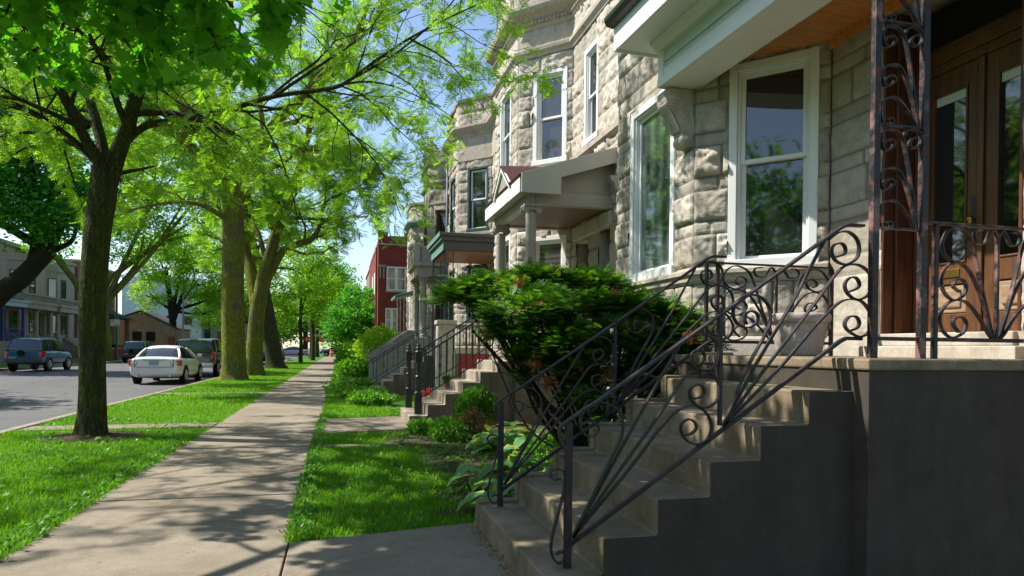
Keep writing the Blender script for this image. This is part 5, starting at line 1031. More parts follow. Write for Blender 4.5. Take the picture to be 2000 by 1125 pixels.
def far_tree(label, x, y, h, r, trunk_r, blobs, n, size, mat, seed, bark=None, limbs=None, name='street_tree', group='street trees', clump=.6, trunkpts=None, th=None):
    rng = np.random.default_rng(seed); T = thing(name, label, 'tree', (x, y, 0), group); tb = Tubes(); th = th or h*.5
    wobbly_trunk(tb, trunkpts or [(x, y, -.1), (x+.03, y, th*.3), (x-.04, y, th*.65), (x, y, th)], trunk_r, trunk_r*.7, 12, seed=seed, flare=.3)
    for b in blobs:
        c = np.array(b[:3]); s = np.array(trunkpts[-1] if trunkpts else (x, y, th*.75)); tb.add(smooth_path([s, s*.5+c*.5+np.array([0, 0, -.2]), c], 4), np.linspace(trunk_r*.5, trunk_r*.12, 9), 6)
        for k in range(3):
            e = c+rand_unit(rng, 1)[0]*np.array(b[3:])*.7; tb.add(smooth_path([s*.35+c*.65, (c+e)/2, e], 4), np.linspace(trunk_r*.25, trunk_r*.05, 9), 5)
    for p, r0, r1 in (limbs or []): tb.add(smooth_path(p, 5), np.linspace(r0, r1, (len(p)-1)*5+1), 9)
    tb.build('trunk', bark or M_BARK, T); clump_crown(T, rng, blobs, n, size, mat, clump=clump); return T
GP = 'young street trees farther along the parkway'
far_tree('bright lime green young tree with slender trunk beside the sidewalk', -3.3, 62, 11, 3, .17, [(-3.3, 62, 6.6, 3.2, 2.8, 3.3), (-1.2, 63, 5.6, 2.8, 2.4, 2.6), (-4.9, 62, 4.6, 2.2, 2, 1.8), (-2.2, 62, 9.6, 2.3, 2, 2.0)], 14000, .22, L_LIME, 61, group=GP)
far_tree('green young tree close behind the lime green one', -2.6, 71, 12, 3, .2, [(-1.4, 71, 6.5, 2.8, 2.6, 3.4), (-.2, 72, 5, 2.2, 2.2, 2.2), (-1.8, 71, 9.8, 2.1, 2, 2.)], 8500, .25, L_MID, 62, group=GP)
far_tree('dark trunked tree near the end of the sidewalk', -3.1, 82, 13, 3, .34, [(-2.2, 82, 8, 3.4, 3, 3.2), (.2, 83, 8.2, 2.4, 2.4, 3.), (-.6, 82, 5, 2.5, 2.4, 1.6)], 10000, .3, L_MID, 63, group=GP)
far_tree('last parkway tree before the crossing, dark trunk', -2.9, 93, 14, 3, .3, [(-1.5, 93, 8, 4, 3, 3.), (1.6, 94, 6.5, 2.6, 2.4, 3.5)], 8000, .34, L_MID, 64, group=GP)
# across the street
GF = 'trees on the far side of the street'
far_tree('big dark green maple leaning in from the left across the street', -20.2, 42, 16, 6, .6, [(-16.4, 41, 10, 3.6, 3.5, 3.0), (-18.5, 42, 13, 4, 4, 3.4), (-13.6, 40, 8.6, 2.4, 2.4, 1.7), (-20.5, 42, 10, 3.5, 3.5, 3), (-16.0, 40, 13.6, 3.0, 3, 2.6), (-15.2, 40.5, 7.9, 2.2, 2.2, 1.2)], 42000, .26, L_DARK, 71, M_BARKD, [([(-16.5, 41.9, 5.0), (-16.13, 42., 6.06), (-16.0, 42., 7.5)], .22, .12), ([(-15.4, 42., 6.3), (-14.84, 42., 6.55), (-14.2, 42., 7.0), (-13.6, 41, 8)], .2, .08)], 'maple_tree', GF, .75, [(-20.2, 42, -.1), (-19.6, 42, 1.5), (-17.6, 42, 3.95), (-16.65, 42, 4.8), (-15.94, 42, 5.65), (-15.33, 42, 6.37)])
far_tree('yellow green tree across the street whose V shaped limbs show behind the nearest trunk', -19.06, 64, 14, 5, .5, [(-23.5, 64, 9.4, 2.2, 2.2, 1.3), (-15, 63, 10.5, 3, 2.6, 1.6), (-12.4, 62, 12.6, 3.6, 2.6, 2.0), (-19, 64, 13.5, 4.5, 3.5, 3.0), (-17.2, 63, 8.6, 1.6, 1.6, .9), (-14, 62, 16, 5, 3, 3)], 30000, .24, L_LOCUST, 72, M_BARKG, [([(-19.44, 64., 4.3), (-20.71, 64., 5.5), (-21.67, 64., 6.96), (-22.61, 64., 8.19), (-23.18, 64., 9.22), (-23.9, 64., 10.4)], .34, .12), ([(-19.3, 64., 4.3), (-19.1, 64., 6.3), (-17.84, 64., 7.75), (-16.27, 64., 8.98), (-14.69, 64., 10.1), (-12.5, 64., 11.0)], .32, .1)], 'street_tree', GF, .7, [(-19.06, 64, -.1), (-19.11, 64, 1.9), (-19.24, 64, 3.6), (-19.4, 64, 4.5)])
far_tree('leafy green tree with two dark stems above the black pickup', -20, 92, 15, 5, .5, [(-21.5, 92, 12, 4, 4, 3.2), (-17, 91, 9.5, 3.6, 3.5, 3.), (-15.4, 91, 5.2, 2.4, 2.4, 2.4), (-22.4, 91, 7.6, 2.2, 2.4, 2.2), (-18.5, 91, 13.5, 3.8, 3.6, 2.6), (-13.8, 91, 8, 2.4, 2.4, 2.2)], 24000, .30, L_LIME, 73, M_BARKD, [([(-20.0, 92, 4), (-20.3, 92, 6.2), (-20.6, 92, 8.8), (-20.9, 92, 11)], .42, .2), ([(-19.9, 92, 4.6), (-19.1, 92, 7.2), (-18.3, 92, 9.8)], .32, .14)], 'street_tree', GF, .8)
far_tree('mid green tree behind the pickup at the far corner', -14.5, 112, 13, 5, .45, [(-14, 112, 8.4, 4, 4, 4.), (-10, 113, 7.0, 3.4, 3.4, 3.4), (-18.5, 113, 8, 3.4, 3.4, 4)], 14000, .36, L_MID, 74, None, None, 'street_tree', GF, .9)
far_tree('broad mid green tree closing the end of the street, left side', -6, 128, 15, 6, .5, [(-6, 128, 8, 6, 5, 5), (-2, 130, 6, 4.5, 4, 4), (-11, 130, 6, 5, 4, 4)], 12000, .45, L_MID, 75, None, None, 'street_tree', 'trees at the end of the street', 1.1)
far_tree('broad pale green tree closing the end of the street, right side', 3.4, 126, 13, 5, .5, [(3.4, 126, 7, 5, 4, 5), (7.5, 128, 8, 4, 4, 4)], 9000, .45, L_LIME, 76, None, None, 'street_tree', 'trees at the end of the street', 1.1)
far_tree('dark shadowed tree behind the parked cars at the far crossing', -14, 140, 10, 6, .5, [(-14, 140, 5, 7, 4, 4), (-24, 142, 6, 6, 4, 5)], 8000, .55, L_DARK, 77, None, None, 'street_tree', 'trees at the end of the street', 1.3)
# trees that stand left of and behind the camera: seen in the window panes and as shade
far_tree('street tree mirrored in the oak door panes, across the street', -18.9, 22, 13, 5, .4, [(-18.9, 22, 8.5, 4, 4, 3.6), (-15.5, 21, 7, 2.8, 2.8, 2.4), (-20, 25, 9, 3, 3, 2.6)], 9000, .34, L_MID, 81, None, None, 'street_tree', GF, .8)
far_tree('street tree mirrored in the near bay window, across the street', -18.9, -5, 13, 5, .4, [(-18.9, -5, 7, 4, 4, 3.8), (-15.4, -6, 5.6, 3, 3, 2.6), (-19, 0, 7, 3, 3, 3)], 9000, .34, L_MID, 82, None, None, 'street_tree', GF, .8)
far_tree('street tree behind the camera, mirrored in the lower bay window', -4.4, -5, 10, 4, .3, [(-4.6, -4.6, 5.0, 2.6, 2.6, 1.9), (-6.5, -3.2, 4.2, 2.2, 2.2, 1.6), (-3.4, -7, 4.6, 2., 2., 1.6)], 8000, .24, L_MID, 83, None, None, 'street_tree', 'street trees', .6)
# ---------------------------------------------------------------- shrubs and garden plants
def yew():
    T = thing('yew_shrub', 'large dark green yew with bare stems and flat clipped tops beside the brown steps', 'shrub', (2.7, 6.7, 0)); rng = np.random.default_rng(101); tb = Tubes()
    pads = [(1.62, 7.7, 1.98, .52, .5, .24), (2.25, 7.9, 2.12, .6, .5, .22), (2.95, 8.0, 2.12, .5, .5, .20), (1.35, 7.5, 1.85, .3, .4, .16), (3.3, 8.2, 2.08, .3, .4, .14), (1.95, 7.1, 1.9, .45, .4, .16),
        (1.75, 6.3, 1.66, .42, .4, .22), (2.25, 6.2, 1.74, .5, .45, .22), (2.75, 6.1, 1.68, .45, .4, .24), (3.1, 6.1, 1.6, .36, .36, .22), (1.55, 6.35, 1.48, .26, .3, .16), (2.1, 6.0, 1.36, .4, .35, .24), (2.6, 5.9, 1.3, .42, .35, .28), (3.0, 5.85, 1.22, .34, .3, .3), (2.45, 6.1, 1.02, .36, .3, .22), (2.9, 5.8, .92, .3, .26, .2), (1.95, 6.2, 1.1, .22, .25, .14), (3.25, 6.3, 1.35, .25, .3, .3), (2.25, 5.85, .85, .2, .2, .12), (1.72, 6.15, 1.25, .2, .22, .12), (3.15, 5.7, 1.42, .25, .2, .16), (2.35, 5.75, 1.45, .35, .25, .2), (2.75, 5.65, 1.12, .3, .2, .22), (2.2, 5.9, 1.2, .3, .25, .2), (3.2, 5.6, 1.0, .22, .16, .2), (2.5, 5.7, .72, .22, .16, .12), (1.95, 6.2, 1.45, .35, .3, .2)]
    base = np.array([2.62, 6.65, -.05]); ends = []
    for i, p in enumerate(pads):
        c = np.array(p[:3]); 
        for k in range(2 if i < 9 else 1):
            ext_ = np.array(p[3:]); e = c+np.clip(rng.normal(size=3), -1.2, 1.2)*ext_*.45; b = base+np.array([rng.normal()*.12, rng.normal()*.12, 0]); mid = b*.55+e*.45+np.array([rng.normal()*.10, rng.normal()*.10, -.16+rng.normal()*.06]); P = smooth_path([b, b*.8+mid*.2+np.array([0, 0, .12]), mid, mid*.4+e*.6+np.array([0, 0, .02]), e], 4)
            r = rng.uniform(.018, .036); tb.add(P, np.linspace(r, r*.28, len(P)), 7)
            for _ in range(5):
                j = rng.integers(len(P)//2, len(P)); q = P[j]; f = q+(e-b)*.12+rng.normal(size=3)*.13; f[2] = min(f[2], c[2]+ext_[2]*.8); tb.add(smooth_path([q, (q+f)/2+rng.normal(size=3)*.03, f], 3), np.linspace(r*.3, r*.1, 7), 4)
    for k in range(4):                       # the long low stems that lean out to the left
        e = np.array([1.45+.25*k, 7.6+.1*k, 1.55+.1*k]); P = smooth_path([base+np.array([-.1, .1, .05]), (2.35, 6.9, .55), (1.95-.02*k, 7.2, .95+.05*k), e], 5); tb.add(P, np.linspace(.045, .018, len(P)), 8)
    tb.build('stems', M_BARKD, T)
    def pad_leaves(n, tip, mat, name, tmpl):
        pos = []; X = []
        tot = sum(p[3]*p[4] for p in pads)
        for p in pads:
            c = np.array(p[:3]); ext = np.array(p[3:]); nb = max(5, int(24*p[3]*p[4]/.2)); m = int(n*p[3]*p[4]/tot/nb)+1
            d = rand_unit(rng, nb); d[:, 2] = np.abs(d[:, 2])*.9-.25 if not tip else np.abs(d[:, 2])*.8+.1; cc = c+d*ext*rng.uniform(.55, 1.05, nb)[:, None]
            for q, dd in zip(cc, d):
                s = .07; pos.append(q+rng.normal(size=(m, 3))*np.array([s, s, s*.5])); v = dd*.8+np.array([0, -.1, .15]); X.append(v+rand_unit(rng, m)*.75)
        pos = np.vstack(pos); X = np.vstack(X); X[:, 2] *= .35; X /= np.linalg.norm(X, axis=1)[:, None]; Y = ortho(X, rng, np.tile([0, 0, 1.], (len(X), 1))+rand_unit(rng, len(X))*.28)
        V, F = instance(tmpl[0], tmpl[1], pos, X, Y, (.085 if tip else .11)*rng.uniform(.6, 1.3, len(pos))); np_mesh(name, V, F, mat, T)
    comb = []; fq = []
    for i in range(5):                       # a flat needle spray
        a = .06+i*.19; L = .40*(1-.5*abs(i-1.6)/4); b = len(comb)
        comb += [(a, .0, 0), (a+.12, 0, 0), (a+.27, L, -.04), (a+.19, L, -.05), (a, 0, 0), (a+.12, 0, 0), (a+.27, -L, -.04), (a+.19, -L, -.05)]; fq += [(b, b+1, b+2, b+3), (b+4, b+7, b+6, b+5)]
    b = len(comb); comb += [(0, .03, 0), (1.05, .02, -.06), (1.05, -.02, -.06), (0, -.03, 0)]; fq.append((b, b+1, b+2, b+3)); SP = (np.array(comb), np.array(fq))
    pad_leaves(15000, False, L_YEW, 'foliage', SP); pad_leaves(2600, True, L_YEWTIP, 'new_growth', SP)
    pos = np.array([np.array(p[:3])+rng.normal(size=3)*np.array(p[3:])*.6 for p in pads for _ in range(2)]); pos = np.repeat(pos, 22, 0)+rng.normal(size=(len(pos)*22, 3))*.028; X = rand_unit(rng, len(pos)); V, F = instance(*SP, pos, X, ortho(X, rng), np.full(len(pos), .05)); np_mesh('dead_sprigs', V, F, leafmat('dead_yew_needles', (.22, .07, .02), (.34, .13, .04), .2, (1.1, .9, .6)), T)
yew()
def hosta(T0, x, y, n, L, rng, label, z=.02):
    T = thing('hosta', label, 'plant', (x, y, z), 'hostas in the soil bed by the brown steps'); nu, nv = 7, 5; V = []; F = []; mi = []
    for i in range(n):
        az = 2*PI*i/n*2.4+rng.uniform(-.4, .4); el = rng.uniform(.25, 1.1); l = L*rng.uniform(.7, 1.15); w = l*rng.uniform(.30, .38); st = rng.uniform(.25, .6)*L*2.0*(.5+.5*math.sin(el)); d = np.array([math.cos(az), math.sin(az), 0]); s = np.array([-d[1], d[0], 0])
        o = np.array([x, y, z])+d*st*math.cos(el)*.9+np.array([0, 0, st*math.sin(el)]); b = len(V)
        for a in range(nu):
            t = a/(nu-1); ang = el*.55-t*1.25; wid = w*(math.sin(PI*min(1, t*.93+.07))**.62)*(1-.25*t)
            if a == 0: c = o; wid = w*.22
            else: c = c+(d*math.cos(ang)+np.array([0, 0, math.sin(ang)]))*l/(nu-1)
            if a == nu-1: wid = .004
            for k in range(nv):
                u = (k/(nv-1)-.5)*2; u = (-1, -.72, 0, .72, 1)[k]; V.append(c+s*u*wid+np.array([0, 0, (abs(u)*.22-.05*(k % 2))*wid+.010*math.sin(t*17+k*2)*(abs(u) > .9)]))
        for a in range(nu-1):
            for k in range(nv-1): F.append((b+a*nv+k, b+a*nv+k+1, b+(a+1)*nv+k+1, b+(a+1)*nv+k)); mi.append(1 if k in (0, 3) or a == nu-2 else 0)
    np_mesh('leaves', V, F, [L_HOSTA, L_HOSTAE], T, smooth=True, mi=mi)
    tb = Tubes()
    for i in range(8): a = i*.8; tb.add(np.array([(x, y, z-.02), (x+.05*math.cos(a), y+.05*math.sin(a), z+.1), (x+.13*math.cos(a), y+.13*math.sin(a), z+.16)]), np.array([.008, .006, .004]), 5)
    tb.build('stalks', L_HOSTA, T)
rng = np.random.default_rng(5)
for x, y, n, L, lab in ((1.42, 5.5, 20, .33, 'cream edged hosta against the foot of the brown steps'), (1.86, 5.6, 20, .36, 'cream edged hosta behind the far stair railing post'), (1.72, 6.35, 20, .36, 'cream edged hosta in the middle of the clump behind the far railing'), (2.25, 6.1, 15, .30, 'shaded hosta under the low yew branches'), (1.36, 6.3, 14, .27, 'outermost hosta at the edge of the bare soil'), (2.0, 8.5, 24, .38, 'broad cream edged hosta in front of the boxwood'), (2.45, 8.2, 20, .34, 'cream edged hosta right of the boxwood'), (2.05, 7.35, 16, .3, 'hosta between the boxwood and the stair railing'), (1.55, 10.35, 12, .2, 'small hosta at the foot of the pale stoop')): hosta(None, x, y, n, L, rng, lab)
def leafy(name, label, cat, x, y, r, h, n, size, mat, seed, z0=.02, group=None, tmpl=(T_OVAL, Q2), stems=6, lower=None, upright=.6, part='leaves'):
    rng = np.random.default_rng(seed); T = thing(name, label, cat, (x, y, 0), group); tb = Tubes()
    for i in range(stems):
        a = rng.uniform(0, 2*PI); e = np.array([x+r*.6*math.cos(a), y+r*.6*math.sin(a), z0+h*rng.uniform(.5, .85)]); tb.add(smooth_path([(x+rng.normal()*r*.1, y+rng.normal()*r*.1, z0-.04), ((x+e[0])/2, (y+e[1])/2, z0+h*.4), e], 3), np.linspace(.008+h*.008, .003, 7), 5)
    tb.build('stems', M_BARKD if h > .5 else L_BOX, T)
    u = rand_unit(rng, n); rr = rng.uniform(.35, 1, n)**.5; pos = np.stack([x+u[:, 0]*rr*r, y+u[:, 1]*rr*r, z0+h*.5+u[:, 2]*rr*h*.5], 1); pos += (fbm(pos[:, 0]*9, pos[:, 2]*9, seed)-.5)[:, None]*r*.5*u
    X = u*.6+rand_unit(rng, n)*.6; X[:, 2] += upright*.5; X /= np.linalg.norm(X, axis=1)[:, None]; Y = ortho(X, rng); sz = size*rng.uniform(.6, 1.3, n)
    if lower:
        lo = pos[:, 2] < z0+h*(.42+.12*np.sin(pos[:, 0]*11)); V, F = instance(*tmpl, pos[lo], X[lo], Y[lo], sz[lo]*.9); np_mesh('dry_leaves', V, F, lower, T); pos, X, Y, sz = pos[~lo], X[~lo], Y[~lo], sz[~lo]
    V, F = instance(*tmpl, pos, X, Y, sz); np_mesh(part, V, F, mat, T); return T
leafy('boxwood', 'small boxwood with green top and dry tan lower leaves beside the pale stoop', 'shrub', 1.93, 9.75, .31, .74, 5200, .042, L_BOX, 7, .08, lower=L_DRY)
GL = 'low leafy plants in the soil bed'
for i, (x, y, r, h, lab) in enumerate(((1.55, 9.75, .3, .3, 'low bright leafy plant left of the boxwood'), (2.45, 7.5, .35, .34, 'bushy light green plant at the back of the bed under the yew stems'), (2.2, 7.1, .28, .3, 'light green leafy plant between the hostas and the yew'), (2.75, 7.6, .3, .36, 'taller light green plant against the bay foundation'), (1.25, 10.5, .22, .2, 'small green plant near the narrow path'))): leafy('garden_plant', lab, 'plant', x, y, r, h, 480, .085, L_COVER, 200+i, group=GL, stems=8)
leafy('young_shrub', 'sprawling bright green shrub over the sloping wing wall', 'shrub', 1.7, 30.3, 1.15, 2.25, 4200, .13, L_LIME, 31, group='shrubs farther along the gardens', upright=.2)
leafy('young_shrub', 'bright green shrub at the foot of the wing wall, beside the sidewalk', 'shrub', .5, 27.9, .65, .9, 2600, .11, L_MID, 32, group='shrubs farther along the gardens'); leafy('young_shrub', 'rounded green shrub with yellow blooms beyond the wing wall', 'shrub', .6, 34, .8, 1.5, 3000, .13, L_MID, 33, group='shrubs farther along the gardens')
leafy('garden_plant', 'white edged leafy border along the third stoop', 'plant', .35, 21.9, .75, .34, 1800, .11, L_COVER, 34, group=GL, upright=.1); leafy('garden_plant', 'leafy border in front of the third stoop', 'plant', .45, 18.6, .8, .26, 1800, .09, L_COVER, 35, group=GL)
leafy('garden_plant', 'green border plants left of the pale stoop', 'plant', .75, 16.2, .6, .26, 1600, .09, L_COVER, 36, group=GL); leafy('garden_plant', 'red flowering plant behind the newel posts', 'plant', 1.9, 14.2, .34, .5, 700, .06, L_RED, 37, group=GL); leafy('garden_plant', 'yellow flowering plant far along the gardens', 'plant', .75, 31.6, .22, .7, 500, .08, L_YEL, 38, group=GL)
rng0 = np.random.default_rng(41)
far_tree('dark leafy garden tree left of the red brick building', 1.1, 50, 6, 2, .14, [(1.0, 50, 3.6, 1.9, 1.8, 1.9), (-.2, 51, 2.4, 1.3, 1.3, 1.4), (2.0, 49, 2.4, 1.2, 1.2, 1.5), (1.4, 52, 5.2, 1.3, 1.3, 1.1)], 9000, .2, L_DARK, 42, None, None, 'garden_tree', 'shrubs farther along the gardens', .4)
far_tree('bright green tree right behind the garden tree, before the grey tower', 2.6, 88, 9, 2, .2, [(3., 88, 6., 2.4, 2, 2.4), (.6, 86, 3.2, 2, 2, 2)], 6000, .3, L_LIME, 43, None, None, 'garden_tree', 'shrubs farther along the gardens', .6)
# terracotta pot on the pale stoop
T = thing('flower_pot', 'small terracotta pot with green sprigs on the pale stoop', 'pot', (2.05, 13.2, .561)); m = MB(); m.lathe([(.05, 0), (.075, .12), (.085, .125), (.085, .15), (.07, .15), (.065, .11), (.0, .11)], (2.05, 13.2, .561), 16); m.build('bowl', M_TERRA, T, smooth=True, auto=40)
rr = np.random.default_rng(8); X = rand_unit(rr, 90); X[:, 2] = abs(X[:, 2]); V, F = instance(T_OVAL, Q2, np.tile([2.05, 13.2, .68], (90, 1))+X*.06, X, ortho(X, rr), rr.uniform(.05, .11, 90)); np_mesh('sprigs', V, F, L_BOX, T)
# striped cloth strips dropped beside the stairs
T = thing('cloth_strips', 'small heap of red, blue and white striped cloth strips beside the far stair edge', 'cloth', (1.78, 5.12, .3)); rr = random.Random(4)
for i in range(9):
    c = [(.7, .72, .75), (.6, .09, .06), (.05, .07, .35), (.02, .02, .025), (.72, .72, .7)][i % 5]; m = MB(); x = 1.70+i*.018; y = 5.10+rr.uniform(-.02, .05); m.band(smooth_path([(x-.05, y, .27), (x-.02, y+.01, .38+rr.uniform(-.03, .03)), (x+.05, y+.02, .50+rr.uniform(-.05, .05)), (x+.09, y+.04, .44)], 4), (rr.uniform(-.3, .3), 1, .2), .022, .003); m.build('strip', plain('cloth_%s' % 'ABCDE'[i % 5], c, .8), T)
# ---------------------------------------------------------------- grass, weeds, fallen bits
def blades(name, label, regions, seed, size, wid, mat, kindlabel=True):
    rng = np.random.default_rng(seed); P = []
    for x0, x1, y0, y1, dens, fn in regions:
        n = int((x1-x0)*(y1-y0)*dens); p = np.stack([rng.uniform(x0, x1, n), rng.uniform(y0, y1, n)], 1)
        pr = .35+.9*fbm(p[:, 0]*2.2, p[:, 1]*2.2, seed)
        if fn is not None: pr = pr*fn(p[:, 0], p[:, 1])
        P.append(p[rng.uniform(0, 1, n) < pr])
    p = np.vstack(P); n = len(p); az = rng.uniform(0, 2*PI, n); h = size*rng.uniform(.5, 1.35, n)*(.55+.8*fbm(p[:, 0]*1.4, p[:, 1]*1.4, 77)); lean = rng.uniform(.1, .9, n)*h; w = wid*rng.uniform(.7, 1.3, n); d = np.stack([np.cos(az), np.sin(az)], 1); s = np.stack([-d[:, 1], d[:, 0]], 1)
    if rng.uniform() < 2: b = p
    z = np.full(n, -.025); A = np.column_stack([b-s*w[:, None]/2, z]); B = np.column_stack([b+s*w[:, None]/2, z]); C = np.column_stack([b+d*lean[:, None]*.35+s*w[:, None]*.42, z+h*.62]); D = np.column_stack([b+d*lean[:, None]*.35-s*w[:, None]*.42, z+h*.62]); E = np.column_stack([b+d*lean[:, None], z+h*.98]); E2 = E+np.column_stack([s*w[:, None]*.08, np.zeros(n)])
    V = np.stack([A, B, C, D, E2, E], 1).reshape(-1, 3); i = np.arange(n)[:, None]*6; F = np.concatenate([i+np.array([[0, 1, 2, 3]]), i+np.array([[3, 2, 4, 5]])], 0)
    o = np_mesh(name, V, F, mat); o['kind'] = 'stuff'; return o
def soilmask(x, y):
    e = fbm(x*1.7, y*1.7, 9)*.9; edge = np.clip((x-.9-.5*np.sin(y*1.1)*.5-.25*(y-8)*.15-e+.45)*2.2, 0, 1)*np.clip((y-5.2)*1.5, 0, 1); return (1-.88*np.clip(edge*1.4, 0, 1))*(1-.8*np.clip((fbm(x*2.6+9, y*2.2, 31, 3)-.52)*7, 0, 1)*np.clip((x+.1)*1.6, 0, 1))
offp = lambda x, y: 1.0-((y > 12.0) & (y < 12.75))-((y > 20.3) & (y < 21.0))
ring = lambda x, y: offp(x, y)*np.clip((np.hypot(x+3.46, y-11.13)-.45)*3, .05, 1)
def gard(x, y): return soilmask(x, y)*(1-((y > 9.4) & (y < 9.66)))*np.clip(1-np.clip((x-(1.1)), 0, 1)*.0, 0, 1)*((y > 4.87+.215*(x+.318))*1.)*(1-((y > 10.9) & (y < 13.5)))
blades('grass', None, [(-4.85, -1.99, 3.0, 9, 5200, ring), (-4.85, -1.99, 9, 16, 2600, ring)], 1, .062, .0062, L_GRASS)
blades('grass', None, [(-4.85, -1.99, 16, 32, 900, offp), (-4.85, -2.0, 32, 60, 300, None)], 2, .075, .013, L_GRASS)
blades('grass', None, [(-.36, 2.9, 4.85, 9.5, 5600, gard), (-.36, 1.2, 9.6, 11.4, 4200, gard)], 3, .066, .0062, L_GRASS)
blades('grass', None, [(-.36, 1.15, 13.4, 19.6, 1500, None), (-.36, 1.0, 21.1, 26.4, 800, None), (-.36, 1.0, 28.6, 46, 300, None)], 4, .07, .010, L_GRASS)
def weeds():
    rng = np.random.default_rng(12); n = 1500; p = np.stack([rng.uniform(-.3, 2.9, n), rng.uniform(5.0, 10.8, n)], 1); k = (1-soilmask(p[:, 0], p[:, 1]) > rng.uniform(0, 1.1, n)); q = rng.uniform(0, 1, n) < .22; p = p[(k | q) & (p[:, 1] > 4.95+.215*(p[:, 0]+.3)) & ~((p[:, 1] > 9.38) & (p[:, 1] < 9.7))]
    p2 = np.stack([rng.uniform(-2.2, -2.0, 160), rng.uniform(4, 10, 160)], 1); p3 = np.stack([rng.uniform(-.36, -.22, 260), rng.uniform(5, 13, 260)], 1); p4 = np.stack([rng.uniform(-4.7, -2.1, 420), rng.uniform(4, 14, 420)], 1); p = np.vstack([p, p2, p3, p4]); m = 7
    P = np.repeat(np.column_stack([p, np.full(len(p), .012)]), m, 0); X = rand_unit(rng, len(P)); X[:, 2] = abs(X[:, 2])*.7+.1; X /= np.linalg.norm(X, axis=1)[:, None]; P = P+X*.02; V, F = instance(T_OVAL, Q2, P, X, ortho(X, rng, np.tile([0, 0, 1.], (len(X), 1))), rng.uniform(.022, .055, len(P))); o = np_mesh('weeds', V, F, L_COVER); o['kind'] = 'stuff'
    n = 420; P = np.column_stack([rng.uniform(-2.0, 3, n), rng.uniform(2.5, 14, n), np.full(n, .013)]); P = P[(P[:, 0] < -.3) | (P[:, 1] > 5)]; X = rand_unit(rng, len(P)); X[:, 2] *= .1; X /= np.linalg.norm(X, axis=1)[:, None]; V, F = instance(T_SLIM, Q1, P, X, ortho(X, rng, np.tile([0, 0, 1.], (len(X), 1))), rng.uniform(.015, .045, len(P))); o = np_mesh('fallen_leaves', V, F, L_DRY); o['kind'] = 'stuff'
    rs = np.random.default_rng(9); n = 240; P = np.column_stack([.98+rs.normal(0, .035, n), rs.uniform(2.0, 5.15, n), np.full(n, .012)]); X = rand_unit(rs, n); V, F = instance(T_OVAL, Q2, P, X, ortho(X, rs), rs.uniform(.015, .04, n)); o = np_mesh('leaf_litter', V, F, L_DRY); o['kind'] = 'stuff'
weeds()
